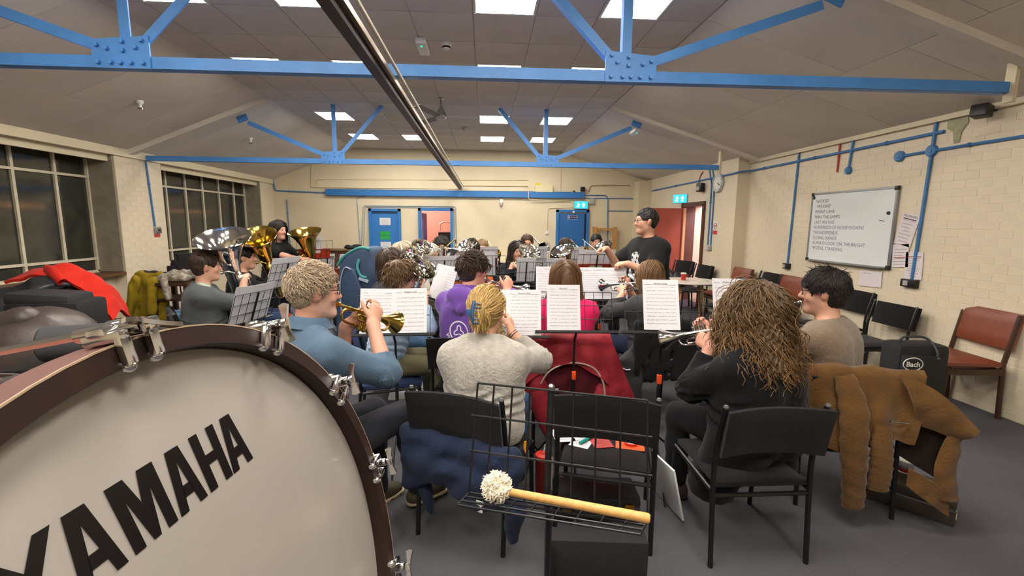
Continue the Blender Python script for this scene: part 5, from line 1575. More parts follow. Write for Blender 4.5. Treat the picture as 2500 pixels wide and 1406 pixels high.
    def glasses(s, m=None, sq=False, tilt=0):
        m = m or black_pl
        p = lambda x, y, z: s.hc + s.Rh @ V(x, y, z) * s.hs
        g = MB()
        for q in (-1, 1):
            g.tube([p(q * .032 + .021 * math.copysign(abs(math.cos(a)) ** .7, math.cos(a)), .101 - .004 * abs(math.cos(a)), .008 + .016 * math.copysign(abs(math.sin(a)) ** .7, math.sin(a))) for a in np.linspace(0, 2 * PI, 18, endpoint=False)], .0019, 6, closed=True)
            g.tube([p(q * .053, .095, .014), p(q * .076, .06, .014), p(q * .083, -.005, .012), p(q * .083, -.018, -.006)], .0021, 6)
        g.tube([p(-.011, .103, .010), p(0, .107, .013), p(.011, .103, .010)], .002, 6)
        return g.build('glasses', m, s.root)

# ---------------------------------------------------------------- hair
def locks(P, n, L, r, curl=.0, freq=60, th=.012, seed=1, S=9, region=None, comb=1.0, part=None, crown=(0, -.045, .10), var=.25, stiff=1.0, spheres=(), lift=0.0, c0=(0, -.015, .032), e0=(.080, .098, .094), jit=.15, ns=4, tip=.35, target=None, cling=None, spread=0.0):
    rg = np.random.default_rng(seed)
    c0 = V(*c0); e = V(*e0) + th
    D = rg.normal(size=(n * 12, 3)); D /= np.linalg.norm(D, axis=1, keepdims=True)
    p = c0 + D * e
    ok = region(p)
    p = p[ok][:n]; n = len(p)
    g = P.Rh.T @ V(0, 0, -1)
    cr = V(*crown)
    pts = [p.copy()]
    Ls = L * rg.uniform(.75, 1.15, n) if not callable(L) else L(p) * rg.uniform(.8, 1.1, n)
    if target is not None: Ls = np.linalg.norm(V(*target) - p, axis=1) * 1.18 * rg.uniform(.9, 1.08, n)
    st = (Ls / (S - 1))[:, None]
    jd = rg.normal(size=(n, 3)) * jit
    hold = np.zeros(n)
    for i in range(S - 1):
        nr = (p - c0) / e ** 2; nr /= np.linalg.norm(nr, axis=1, keepdims=True) + 1e-9
        q = np.linalg.norm((p - c0) / e, axis=1)
        cb = p - cr
        if part is not None:
            cb = np.stack([np.sign(p[:, 0] - part) * 1.0, -.25 * np.ones(n), -.2 * np.ones(n)], 1)
        cb = cb - nr * (cb * nr).sum(1, keepdims=True); cb /= np.linalg.norm(cb, axis=1, keepdims=True) + 1e-6
        up = np.clip((p[:, 2] - .03) / .06, 0, 1)[:, None]
        d = cb * (up * comb + .15) + g * (1.0 - up * .75) + jd + nr * lift
        if target is not None:
            tv = V(*target) - p; d = tv / (np.linalg.norm(tv, axis=1, keepdims=True) + 1e-6) + jd
        dn = (d * nr).sum(1, keepdims=True)
        d = np.where((q < 1.12)[:, None] & (dn < 0), d - nr * dn, d)
        if spread: d[:, 0] += spread * np.clip(-p[:, 2] / .1, 0, 1) * p[:, 0] / .1; d[:, 1] -= spread * .5 * np.clip(-p[:, 2] / .1, 0, 1)
        d /= np.linalg.norm(d, axis=1, keepdims=True) + 1e-9
        p = p + d * st
        q = np.linalg.norm((p - c0) / e, axis=1)
        ins = q < 1
        p[ins] = c0 + (p[ins] - c0) / q[ins][:, None]
        if cling: m = (q > cling) & (p[:, 2] > -.07); p[m] = c0 + (p[m] - c0) / q[m][:, None] * cling
        fc = (p[:, 1] > .035) & (p[:, 2] < .05) & (np.abs(p[:, 0]) < .066)
        p[fc, 0] = np.where(p[fc, 0] >= 0, 1, -1) * .070
        for (sc_, sr) in spheres:
            v = p - sc_; dd = np.linalg.norm(v, axis=1); m = dd < sr
            p[m] = sc_ + v[m] / (dd[m][:, None] + 1e-9) * sr
        pts.append(p.copy())
    C = np.stack(pts, 1)                                        # n, S, 3
    T = np.gradient(C, axis=1); T /= np.linalg.norm(T, axis=2, keepdims=True) + 1e-9
    ref = (C - c0); A = np.cross(T, ref); A /= np.linalg.norm(A, axis=2, keepdims=True) + 1e-9
    Bn = np.cross(A, T)
    s_ = np.linspace(0, 1, S)[None, :, None]
    if curl:
        ph = rg.uniform(0, 6.28, n)[:, None, None]; fq = freq * rg.uniform(.7, 1.3, n)[:, None, None]
        a = curl * rg.uniform(.5, 1.3, n)[:, None, None] * np.clip(s_ * 3, 0, 1)
        al = s_ * Ls[:, None, None]
        C = C + a * (np.cos(ph + fq * al) * A + (np.sin(ph + fq * al) * .8 + .55) * Bn)
    rr = r * rg.uniform(.7, 1.3, n)[:, None, None] * (1 - (1 - tip) * s_ ** 2.5) * np.clip(.4 + s_ * 4, 0, 1)
    k = np.linspace(0, 2 * PI, ns, endpoint=False)
    vs = C[:, :, None, :] + rr[..., None] * (np.cos(k)[None, None, :, None] * A[:, :, None, :] + np.sin(k)[None, None, :, None] * Bn[:, :, None, :])
    idx = np.arange(n * S * ns).reshape(n, S, ns)
    a_, b_ = idx[:, :-1], idx[:, 1:]
    q = np.stack([a_, np.roll(a_, -1, 2), np.roll(b_, -1, 2), b_], -1).reshape(-1, 4)
    tn = np.repeat(1 + var * rg.normal(size=n), S * ns)[:, None] * np.ones(3)
    s3 = np.repeat(np.broadcast_to(s_, (n, S, 1)), ns, 1).reshape(-1, 1)
    return vs.reshape(-1, 3), q, np.clip(tn, .35, 2.2), s3

def hair(P, mat, shell=True, th=.010, long=None, sets=(), disp_amp=.003, cutz=-.075, ears=True, tipcol=None, extra=None, name='hair', face=(.130, -.045), front=.030):
    hd = lambda a: P.hc + (a * P.hs) @ P.Rh.T
    VV, QQ, TT = [], [], []
    n = 0
    if shell:
        B = Vox(max(P.h * .8, .005))
        B.ell((0, -.016, .034), V(.078 + th, .096 + th, .090 + th), None, .02)
        B.ell((0, -.040, -.010), V(.070 + th, .062 + th, .070 + th), None, .02)
        if extra: extra(B)
        B.ell((0, face[0], face[1]), (.088, .105, .112), None, .012, True)
        if ears:
            B.ell((0, .095, -.10), (.13, .115, .085), None, .01, True)
            for q in (-1, 1): B.ell((q * .093, .022, -.038), (.040, .050, .058), None, .01, True)
        sd = P.x * 5 + P.y
        dsp = lambda X, Y, Z: disp_amp * (np.sin(np.arctan2(X, Y + .02) * 38 + 3 * np.sin(Z * 45 + sd)) * .6 + wob(X, Y, Z, 90, sd) * .6)
        v, q = B.arrays(dsp, [(V(0, 0, cutz), V(0, .35, -1))])
        VV.append(hd(v)); QQ.append(q); n = len(v)
        TT.append(np.clip(1 + .16 * wob(v[:, 0] * 1.6, v[:, 1] * 1.6, v[:, 2] * .6, 60, sd)[:, None] * np.ones(3) - .12, .4, 1.6))
    for kw in sets:
        v, q, t, s3 = locks(P, **kw)
        if tipcol is not None: t = t * (1 - s3) + t * s3 * V(*tipcol)
        VV.append(hd(v)); QQ.append(q + n); TT.append(t); n += len(v)
    return link(name, np_mesh(name, np.concatenate(VV), np.concatenate(QQ), mat, np.concatenate(TT)), P.root)

def scalp(p):  # where hair grows, head frame
    return ~((p[:, 1] > .045) & (p[:, 2] < .075)) & (p[:, 2] > -.075) & ~((p[:, 1] > -.025) & (p[:, 2] < .0)) & ~((np.abs(p[:, 0]) > .06) & (p[:, 1] > -.03) & (p[:, 2] < .02))
def scalp_full(p): return ~((p[:, 1] > .03) & (p[:, 2] < .07)) & (p[:, 2] > -.09) & ~((p[:, 1] > -.01) & (p[:, 2] < -.02))

# ---------------------------------------------------------------- brass instruments
gold = M('gold_lacquer', '#c6a856', .14, 1.0); silver = M('silver_plate', '#d9d8d4', .10, 1.0)
pearl = M('pearl', '#e6e2da', .2)
class Inst:
    """R columns: right, forward, up; origin = mouthpiece rim"""
    def __init__(s, name, label, cat, tip_local, lips, R, group=None):
        s.R = np.array(R); s.org = V(*lips) - s.R @ V(*tip_local)
        s.root = thing(name, label, cat, s.org, R=s.R, group=group)
    def w(s, p): return s.org + s.R @ V(*p)
    def d(s, v): return s.R @ V(*v)
def aim(fwd, roll=0.0):
    f = unit(fwd); r = unit(np.cross(f, V(0, 0, 1))); u = np.cross(r, f)
    c, s_ = math.cos(rd(roll)), math.sin(rd(roll))
    return np.stack([r * c + u * s_, f, u * c - r * s_], 1)
def flare(r0, r1, L, n=14, p=3.2):
    return [(r0 + (r1 - r0) * (.18 * (i / n) + .82 * (i / n) ** p), L * i / n) for i in range(n + 1)]
def bell_prof(r0, r1, L, t=.0012, n=14, p=3.2):
    f = flare(r0, r1, L, n, p)
    return f + [(f[-1][0] + .0014, L + .0008), (f[-1][0], L + .0018)] + [(max(r - t, .002), z + .0006) for r, z in f[::-1]]
def cornet(label, lips, fwd, m=silver, roll=0, group=None):
    I = Inst('cornet', label, 'cornet', (0, 0, 0), lips, aim(fwd, roll), group)
    t = I.root
    MB().lathe([(.0125, 0), (.0135, .003), (.012, .012), (.006, .028), (.0055, .06), (.0065, .075)], d=(0, 1, 0), n=20).build('mouthpiece', m, t)
    T = MB()
    T.tube([(0, .06, 0), (0, .20, 0), (.0, .29, 0), (0, .325, -.012), (0, .33, -.035), (0, .315, -.055), (0, .28, -.062), (-.005, .215, -.062)], .0062, 10, smooth=4)
    T.tube([(-.03, .165, -.07), (-.035, .11, -.07), (-.036, .075, -.06), (-.036, .062, -.035), (-.036, .078, -.012), (-.034, .11, -.004), (-.034, .20, 0)], [.0058, .006, .0064, .0068, .0072, .0076, .0082], 12, smooth=4)
    T.tube([(.01, .165, -.02), (.03, .12, -.02), (.035, .10, -.03), (.03, .12, -.045), (.01, .165, -.045)], .0055, 8, smooth=4)
    T.tube([(-.012, .235, -.03), (-.012, .27, -.03), (-.012, .282, -.042), (-.012, .27, -.055), (-.012, .235, -.055)], .0055, 8, smooth=4)
    T.build('tubing', m, t)
    MB().lathe(bell_prof(.0082, .061, .205), (-.034, .198, 0), (0, 1, 0), 36).build('bell', m, t)
    for i in range(3):
        y = .168 + .027 * i
        v = MB().lathe([(.0, -.098), (.007, -.097), (.0125, -.090), (.0125, -.080), (.0105, -.078), (.0105, .018), (.0125, .020), (.0125, .030), (.008, .034)], (-.012, y, 0), n=16)
        v.lathe([(.0035, .034), (.0035, .055)], (-.012, y, 0), n=8); v.lathe([(.008, .055), (.0085, .059), (0, .0605)], (-.012, y, 0), n=14)
        v.build('valve', m, t)
    I.gR = (I.w((.030, .190, .006)), I.d((-.25, .20, .95)), I.d((-1, .0, -.15)), (18, 55, 42))
    I.gL = (I.w((-.045, .175, -.052)), I.d((.25, .72, .62)), I.d((1, .1, -.1)), (48, 62, 40))
    return I
def big_horn(name, label, cat, lips, R, s=1.0, bell_r=.23, m=gold, group=None, flip=False):
    """upright valved horn (tenor horn, euphonium, tuba); local up = bell axis, origin at the bottom bow"""
    tip = V(.06, -.115, .645) * s
    I = Inst(name, label, cat, tip, lips, R, group)
    t = I.root
    k = lambda *p: V(*p) * s
    prof = [(r, z) for r, z in bell_prof(.060 * s, bell_r, .66 * s, t=.0016, n=18, p=4.2)]
    MB().lathe(prof, k(-.05, .02, .30), (0, 0, 1), 40).build('bell', m, t)
    B = MB()
    path = [(-.05, .02, .31), (-.045, .02, .18), (-.005, .02, .085), (.075, .02, .055), (.155, .02, .085), (.195, .02, .17), (.20, .02, .35), (.195, .02, .52), (.165, .02, .60), (.11, .025, .615), (.075, .03, .56), (.07, .035, .42), (.07, .04, .26)]
    rad = [.060, .057, .053, .049, .046, .043, .037, .032, .029, .027, .024, .021, .018]
    B.tube([k(*p) for p in path], [r * s for r in rad], 16, smooth=4)
    B.build('bows', m, t)
    T = MB()
    T.tube([k(.065, -.05, .645), k(.10, .0, .62), k(.135, .05, .57), k(.14, .09, .50), k(.13, .10, .42)], .0095 * s ** .5, 10, smooth=4)
    for q, (zz, xx) in enumerate(((.44, .04), (.38, .0), (.31, .05), (.25, .1))):
        T.tube([k(.10, .10, zz), k(xx - .05, .115, zz), k(xx - .085, .12, zz - .02), k(xx - .05, .12, zz - .045), k(.10, .11, zz - .045)], .0085 * s ** .5, 8, smooth=4)
    T.tube([k(.15, .10, .42), k(.175, .10, .47), k(.16, .10, .53), k(.115, .10, .53), k(.10, .10, .46)], .009 * s ** .5, 8, smooth=4)
    T.build('tubing', m, t)
    for i in range(3):
        x = .065 + .045 * i
        v = MB().lathe([(0, .22), (.012, .222), (.020, .235), (.020, .25), (.0175, .252), (.0175, .455), (.020, .457), (.020, .475), (.01, .48), (.005, .482), (.005, .51), (.012, .512), (.012, .518), (0, .52)], n=16)
        v.v = [tuple(V(*p) * s + k(x, .095, 0)) for p in v.v]
        v.build('valve', m, t)
    MB().lathe([(.016 * s ** .5, 0), (.017 * s ** .5, .004), (.014 * s ** .5, .02), (.007, .045), (.007, .075)], k(.06, -.115, .645), (0.1, 1, 0), 18).build('mouthpiece', m, t)
    I.gR = (I.w(k(.125, .085, .545)), I.d((-.75, .35, -.15)), I.d((0.1, .25, -1)), (20, 40, 25))
    I.gL = (I.w(k(-.02, .10, .36)), I.d((.7, -.2, .35)), I.d((.1, -1, .0)), (40, 45, 30))
    return I
def trombone(label, lips, fwd, m=gold, group=None):
    I = Inst('trombone', label, 'trombone', (0, 0, 0), lips, aim(fwd), group)
    t = I.root
    MB().lathe([(.013, 0), (.0135, .004), (.011, .02), (.006, .05), (.006, .08)], d=(0, 1, 0), n=18).build('mouthpiece', m, t)
    MB().tube([(0, .06, 0), (0, .62, 0), (0, .66, -.02), (0, .67, -.045), (0, .66, -.07), (0, .62, -.09), (0, .06, -.09)], .0075, 8, smooth=3).build('slide', m, t)
    MB().tube([(0, .08, -.09), (-.02, .02, -.085), (-.10, -.04, -.04), (-.12, -.22, .0), (-.12, -.27, .03), (-.12, -.28, .07), (-.12, -.26, .105), (-.12, -.2, .12), (-.12, .1, .12)], .009, 10, smooth=4).build('tuning_bow', m, t)
    MB().lathe(bell_prof(.010, .095, .30), (-.12, .09, .12), (0, 1, 0), 32).build('bell', m, t)
    MB().tube([(0, .09, 0), (0, .09, -.09)], .006, 8).tube([(0, .13, 0), (0, .13, -.09)], .006, 8).build('brace', m, t)
    I.gR = (I.w((.02, .16, -.045)), I.d((-.5, .6, .1)), I.d((-1, 0, 0)), (40, 50, 30))
    I.gL = (I.w((-.03, .08, -.03)), I.d((.3, .75, .4)), I.d((1, 0, 0)), (40, 50, 30))
    return I
def hold(P, I):
    P.grip('R', *I.gR); P.grip('L', *I.gL)
# ---------------------------------------------------------------- people
def zdir(yaw, tx=0, ty=0):  # instrument frame turned with a player: tx leans it away (+) along forward, ty to the right
    return rot(0, 0, yaw) @ rot(-tx, 0, 0) @ rot(0, ty, 0)
black_shoe = M('black_shoe', '#17171a', .5); tan_shoe = M('tan_shoe', '#7a4a30', .6)
white_sole = M('white_sole', '#ddd8cc', .6)
denim_dark = cloth_m('black_jeans', '#23252c', 160, .3)
jeans = cloth_m('blue_jeans', '#43617f', 160, .3, var=(9, .14))
black_tr = cloth_m('black_trousers', '#17181c', 160, .2)

# man in denim with the gold cornet ---------------------------------------
P = Person('grey curly-haired man in a blue denim shirt playing a gold cornet', -.84, 2.06, -46, 1.42, lean=.05, hs=1.0, sw=.195, girth=1.1, head=(-14, -4, 0), sc=1.06, thk=.02, h=.0055, skin=('denim_man', '#cf9c86'))
I = cornet('gold lacquered cornet played by the man in denim', P.l2w(P.lips), (.60, .72, -.40), gold, 0)
P.grip('R', *I.gR, pole=(.65, -.4, -.85)); P.grip('L', *I.gL)
P.knee['R'] = V(.10, .50, .60); P.ank['R'] = V(.03, .62, .095); P.knee['L'] = V(-.14, .45, .55)
P.body(beard=('#b9aca2', .45))
shirt = cloth_m('denim_shirt', '#51677c', 190, .35, var=(7, .13))
denim_top, denim_P = P.top('denim_shirt', shirt, o=.018, sleeve=1.35, hem=-.10, amp=.0055, folds=20, taper=.5, neck=.03), P
top = denim_top
def band(P, R_, z0, z1, r0, r1, name, mat, parent, back=.0, open_=.6, t=.006):
    """collar: a band round the neck, open at the front"""
    G = []
    for v in np.linspace(0, 1, 5):
        row = []
        for a in np.linspace(PI / 2 + open_, PI / 2 + 2 * PI - open_, 29):
            r = r0 + (r1 - r0) * math.sin(v * PI / 2) if v < .5 else r0 + (r1 - r0) * v
            row.append(P.nb + V(0, .012, 0) + V(r * math.cos(a), r * math.sin(a) * 1.02 + back, z0 + (z1 - z0) * v + .012 * math.sin(a) * -1))
        G.append(row)
    return MB().sheet(G, t).build(name, mat, parent, 60)
band(P, None, .052, .004, .068, .098, 'collar', shirt, top, open_=.35)
P.trousers(denim_dark, o=.013)
P.shoes(M('olive_trainer', '#4a4434', .7), M('cream_sole', '#d8c9a8', .6))
hair(P, hair_m('grey_blond', '#a8967f'), th=.007, cutz=-.080, disp_amp=.004, sets=[
    dict(n=2600, L=lambda p: (.020 + .042 * np.clip((p[:, 2] + .01) / .08, 0, 1)) * np.where(p[:, 1] > .035, .5, 1), r=.0017, curl=.0060, freq=110, th=.010, seed=3, S=9, region=lambda p: scalp(p) & (p[:, 2] > -.06), var=.24, comb=.7, jit=.30, tip=.75, crown=(0, -.06, .08), cling=1.06)])
P.glasses()

# blonde woman with the claw clip ------------------------------------------
P = Person('blonde woman in a pale grey sweater with hair clipped up', -.005, 2.36, -14, 1.262, hip=.52, lean=.03, hs=.97, sw=.165, girth=1.08, head=(-6, -8, 0), sc=.95, thk=.022, h=.0055, skin=('blonde', '#d8a58c'))
I = cornet('silver cornet mostly hidden behind the blonde woman', P.l2w(P.lips), (.34, .88, -.32), silver)
P.grip('R', *I.gR, pole=(1.1, -.35, -.9)); P.grip('L', *I.gL)
P.body()
knit = cloth_m('grey_knit', '#a6a29a', 60, .7, sheen=.4, var=(26, .13))
top = P.top('sweater', knit, o=.024, sleeve=1.72, hem=-.07, amp=.005, folds=16, neck=.05, ext=lambda B: B.cone(P.nb + V(0, .008, .0), P.nb + V(0, .012, .045), .074, .066, .03))
P.trousers(cloth_m('blue_leggings', '#39557c', 150, .2)); P.shoes(black_shoe)
S_, E_, W_, f_, n_, t_, hl_ = P.arm('R')
for q in (.90, .955): 
    c_ = E_ + (W_ - E_) * q; Rr = frame(W_ - E_)
    MB().tube([c_ + Rr @ V(.031 * math.cos(a), .031 * math.sin(a), 0) for a in np.linspace(0, 2 * PI, 16, endpoint=False)], .003, 6, closed=True).build('bracelet', black_pl, P.root)
bl = hair_m('blonde', '#b3935a')
def up(p): return ~((p[:, 1] > .035) & (p[:, 2] < .07)) & (p[:, 2] > -.07)
hair(P, bl, th=.016, cutz=-.085, disp_amp=.0022, extra=lambda B: B.ell((.0, -.110, -.010), (.050, .045, .080), None, .03), sets=[
    dict(n=1000, L=.155, r=.0024, curl=.0015, freq=18, th=.017, seed=5, S=12, region=up, var=.24, jit=.10, target=(-.012, -.150, -.005), tip=.7),
    dict(n=120, L=.095, r=.0034, curl=.004, freq=30, th=.020, seed=6, S=9, region=lambda p: (p[:, 1] < -.09) & (np.abs(p[:, 0]) < .05) & (p[:, 2] > -.02) & (p[:, 2] < .06), var=.25, jit=.12),
    dict(n=260, L=.048, r=.0026, curl=.003, freq=30, th=.004, seed=8, S=9, region=lambda p: (p[:, 1] < -.10) & (p[:, 2] > -.06), var=.26, jit=.10, c0=(0, -.110, -.010), e0=(.050, .045, .080), crown=(0, -.14, .07), cling=1.08),
    dict(n=34, L=.16, r=.0013, curl=.006, freq=30, th=.010, seed=9, S=9, region=lambda p: (p[:, 2] < -.02) & (p[:, 1] < .06) & (p[:, 2] > -.08), var=.3, jit=.4)])
# claw clip
hp = lambda x, y, z: P.hc + P.Rh @ V(x, y, z) * P.hs
clipm = M('clip_blue', '#33567e', .35)
cl2 = MB()
cl2.tube([hp(-.022, -.150, .062), hp(-.024, -.158, .03), hp(-.024, -.158, -.02), hp(-.018, -.148, -.06)], [.008, .011, .011, .008], 8, smooth=4)
co_ = cl2.build('claw_clip', clipm, P.root)
for k in range(6):
    z = .052 - .020 * k
    MB().tube([hp(-.02, -.156, z), hp(.004, -.160, z - .004), hp(.018, -.146, z - .008)], [.0042, .0036, .002], 6, smooth=3).build('tooth', clipm, co_)
MB().box(hp(-.044, -.155, .0), (.034, .010, .034), P.Rh, bev=.004).build('finger_tab', clipm, co_)

# curly-haired woman ---------------------------------------------------------
P = Person('curly brown-haired woman in a black top playing a silver cornet', 1.42, 2.14, 22, 1.315, lean=.04, hs=1.0, sw=.19, girth=1.32, head=(10, -6, 0), sc=1.0, thk=.045, h=.0055, skin=('curly_woman', '#d9a08c'))
I = cornet('silver cornet pointing left, played by the curly-haired woman', P.l2w(P.lips), (-.70, .66, -.36), silver)
P.grip('L', *I.gL, pole=(-.55, -.4, -1.0)); P.grip('R', *I.gR)
P.body()
blk = cloth_m('black_knit', '#0d0e12', 120, .4, sheen=.1)
P.top('black_top', blk, o=.024, sleeve=1.80, hem=-.30, amp=.006, folds=16, ext=lambda B: [B.cone(V(q * .13, .02, P.hipz + .08), V(q * .24, .08, P.hipz - .24), .12, .12, .05) for q in (-1, 1)])
P.trousers(black_tr); P.shoes(M('plum_shoe', '#3a2028', .5))
bk_sph = [((0, -.04, -.30), .155), ((.13, -.03, -.25), .10), ((-.13, -.03, -.25), .10), ((0, -.02, -.14), .085)]
cm = hair_m('curly_brown', '#57432d')
hair(P, cm, th=.046, cutz=-.33, disp_amp=.012, ears=False, extra=lambda B: (B.cone((-.05, -.06, -.02), (-.10, -.11, -.25), .088, .065, .05), B.cone((.05, -.06, -.02), (.10, -.11, -.25), .088, .065, .05), B.cone((0, -.07, -.02), (0, -.125, -.27), .08, .055, .05)) and None,
     tipcol=(1.9, 1.7, 1.3), face=(.135, -.06), sets=[
     dict(n=2500, L=.315, r=.0023, curl=.021, freq=50, th=.038, seed=11, S=16, region=scalp_full, var=.28, comb=.75, jit=.14, spread=.30, spheres=bk_sph, lift=.03, tip=.6),
     dict(n=150, L=.08, r=.0013, curl=.012, freq=60, th=.034, seed=12, S=10, region=scalp_full, var=.3, comb=.6, jit=.3, lift=.1)])
hp = lambda x, y, z: P.hc + P.Rh @ V(x, y, z) * P.hs
MB().tube([hp(-.118, .06, .02), hp(-.125, -.02, .01)], .0028, 8).build('hair_pin', M('pin_gold', '#d7a550', .3, 1.0), P.root)
P.glasses()

# dark-haired man in beige ----------------------------------------------------
P = Person('dark-haired man with glasses in a beige ribbed sweater', 2.08, 2.52, 34, 1.36, lean=.05, hs=1.06, sw=.20, girth=1.14, head=(20, -4, 0), sc=1.05, thk=.026, h=.0055, skin=('beige_man', '#d6a48c'))
I = cornet('silver cornet hidden beyond the man in beige', P.l2w(P.lips), (-.75, .60, -.28), silver)
P.grip('L', *I.gL, pole=(-.9, -.3, -.8)); P.grip('R', *I.gR)
P.body(beard=('#5a4136', .45))
rib = cloth_m('beige_rib', '#7d6c5a', 90, .6, sheen=.3, var=(40, .12))
P.top('sweater', rib, o=.022, sleeve=1.86, hem=-.08, amp=.005, folds=15, neck=.02)
P.trousers(black_tr); P.shoes(black_shoe)
hair(P, hair_m('near_black', '#1e1917'), th=.018, cutz=-.082, disp_amp=.004, sets=[
    dict(n=2200, L=lambda p: .02 + .035 * np.clip((p[:, 2]) / .07, 0, 1), r=.0017, curl=.002, freq=40, th=.016, seed=21, S=7, region=scalp, var=.3, comb=.9, jit=.25, lift=.02, cling=1.10),
    dict(n=50, L=.04, r=.0016, curl=.003, freq=40, th=.018, seed=22, S=6, region=lambda p: p[:, 2] > .10, var=.3, comb=.3, jit=.5, lift=.8)])
P.glasses()

# woman in pink -----------------------------------------------------------------
P = Person('woman in a bright pink top with long straight brown hair', .60, 3.30, -2, 1.325, lean=.04, hs=.98, sw=.17, girth=1.05, head=(0, -6, 0), sc=.96, thk=.018, h=.008, skin=('pink_woman', '#d8a68e'))
I = cornet('cornet in the hands of the woman in pink, seen from behind', P.l2w(P.lips), (.05, .93, -.30), silver); hold(P, I)
P.body(); P.top('pink_top', cloth_m('pink', '#d81f5e', 120, .3), o=.02, sleeve=1.9, amp=.005)
P.trousers(jeans); P.shoes(black_shoe)
sph = [((0, -.02, -.32), .150), ((.12, -.02, -.27), .105), ((-.12, -.02, -.27), .105), ((0, -.02, -.15), .08)]
hair(P, hair_m('chestnut', '#6a4c33'), th=.016, cutz=-.36, ears=False, disp_amp=.002, extra=lambda B: (B.cone((0, -.05, -.02), (0, -.115, -.28), .078, .055, .04), B.cone((.06, -.03, -.03), (.085, -.085, -.30), .05, .035, .04), B.cone((-.06, -.03, -.03), (-.085, -.085, -.30), .05, .035, .04)) and None, sets=[
    dict(n=900, L=.44, r=.0026, curl=.004, freq=14, th=.017, seed=31, S=16, region=scalp_full, var=.22, comb=.9, part=0.0, jit=.06, spheres=sph)])

# woman with the bob in charcoal ---------------------------------------------------
P = Person('woman with straight brown bob in a charcoal cardigan playing a cornet', 1.47, 3.80, 26, 1.285, lean=.04, hs=.98, sw=.17, girth=1.1, head=(2, -5, 0), sc=.98, thk=.016, h=.008, skin=('bob_woman', '#d8a68e'))
I = cornet('silver cornet pointing left before the conductor, played by the woman in charcoal', P.l2w(P.lips), (-.60, .78, -.16), silver)
P.grip('L', *I.gL, pole=(-.8, -.3, -.8)); P.grip('R', *I.gR)
P.body(); char = cloth_m('charcoal_knit', '#3b3c3e', 110, .45)
P.top('cardigan', char, o=.024, sleeve=1.86, hem=-.22, amp=.006)
P.trousers(cloth_m('navy_jeans', '#26324c', 150, .2)); P.shoes(black_shoe)
hair(P, hair_m('bob_brown', '#75583a'), th=.018, cutz=-.10, ears=False, disp_amp=.002, extra=lambda B: (B.ell((0, -.035, -.045), (.093, .08, .085), None, .03)) and None, sets=[
    dict(n=800, L=.22, r=.0026, curl=.002, freq=14, th=.020, seed=41, S=12, region=scalp_full, var=.22, comb=.9, part=0.0, jit=.05, spheres=[((0, -.02, -.10), .09)])])

# person in the purple hoodie ---------------------------------------------------------
P = Person('brown-haired person in a purple hoodie with a white badge print', -.13, 3.36, -24, 1.395, lean=.05, hs=1.03, sw=.185, girth=1.1, head=(-34, -6, 0), sc=1.03, thk=.026, h=.0075, skin=('hoodie', '#d69d84'))
I = cornet('cornet raised to the right by the person in the purple hoodie', P.l2w(P.lips), (.86, .40, -.30), silver)
P.grip('R', *I.gR, pole=(.8, -.5, -.7)); P.grip('L', *I.gL)
P.body(); pur = cloth_m('purple_fleece', '#6a459c', 130, .3, sheen=.35)
def hood(B):
    nb = P.nb
    for a, b, r in ((V(-.085, -.03, .035), V(.085, -.03, .035), .034), (V(-.09, -.02, .03), V(-.06, .055, .0), .028), (V(.09, -.02, .03), V(.06, .055, .0), .028)): B.cone(nb + a, nb + b, r, k=.03)
    B.ell(nb + V(0, -.115, -.02), (.125, .055, .085), None, .02); B.cone(nb + V(-.07, -.135, -.095), nb + V(.07, -.135, -.095), .032, k=.02); B.cone(nb + V(-.085, -.13, .0), nb + V(0, -.15, -.10), .03, k=.015); B.cone(nb + V(.085, -.13, .0), nb + V(0, -.15, -.10), .03, k=.015)
hd_ = P.top('hoodie', pur, o=.026, sleeve=1.86, hem=-.08, amp=.006, folds=17, neck=.075, ext=hood)
P.trousers(jeans); P.shoes(M('white_trainer', '#d8d8d6', .6), white_sole)
hair(P, hair_m('dark_brown', '#3a291c'), th=.015, cutz=-.075, disp_amp=.004, sets=[
    dict(n=620, L=lambda p: .02 + .055 * np.clip((p[:, 2]) / .07, 0, 1), r=.0032, curl=.006, freq=60, th=.018, seed=51, S=9, region=lambda p: scalp(p) & (p[:, 2] > .0), var=.3, comb=.8, crown=(0, -.08, .06), jit=.25, lift=.04, cling=1.16),
    dict(n=400, L=.03, r=.0024, curl=.001, th=.0135, seed=52, S=5, region=scalp, var=.3, jit=.2)])
P.glasses()
# print on the back of the hoodie, laid on the cloth
def on_cloth(ob, vs, fs, c, ux, uy, n, mat, name, lift=.002):
    bvh = BVHTree.FromPolygons([tuple(v.co) for v in ob.data.vertices], [tuple(p.vertices) for p in ob.data.polygons])
    out = []
    for x, y in vs:
        p = V(*c) + V(*ux) * x + V(*uy) * y
        hit = bvh.ray_cast(Vector(p + V(*n) * .3), Vector(-V(*n)))
        q = hit[0] if hit[0] is not None else Vector(p)
        out.append(V(*q) + V(*n) * lift)
    return MB().add(out, fs).build(name, mat, ob, 0)
def strip2(pts, w_):
    pts = [np.array(p) for p in pts]; vs = []; fs = []
    for i, p in enumerate(pts):
        a, b = pts[max(i - 1, 0)], pts[min(i + 1, len(pts) - 1)]
        t = (b - a) / (np.linalg.norm(b - a) + 1e-9); nn = np.array([-t[1], t[0]])
        vs += [tuple(p - nn * w_ / 2), tuple(p + nn * w_ / 2)]
        if i: fs.append((2 * i - 2, 2 * i - 1, 2 * i + 1, 2 * i))
    return vs, fs
sm_ = M('denim_seam', '#3b4d60', .8)
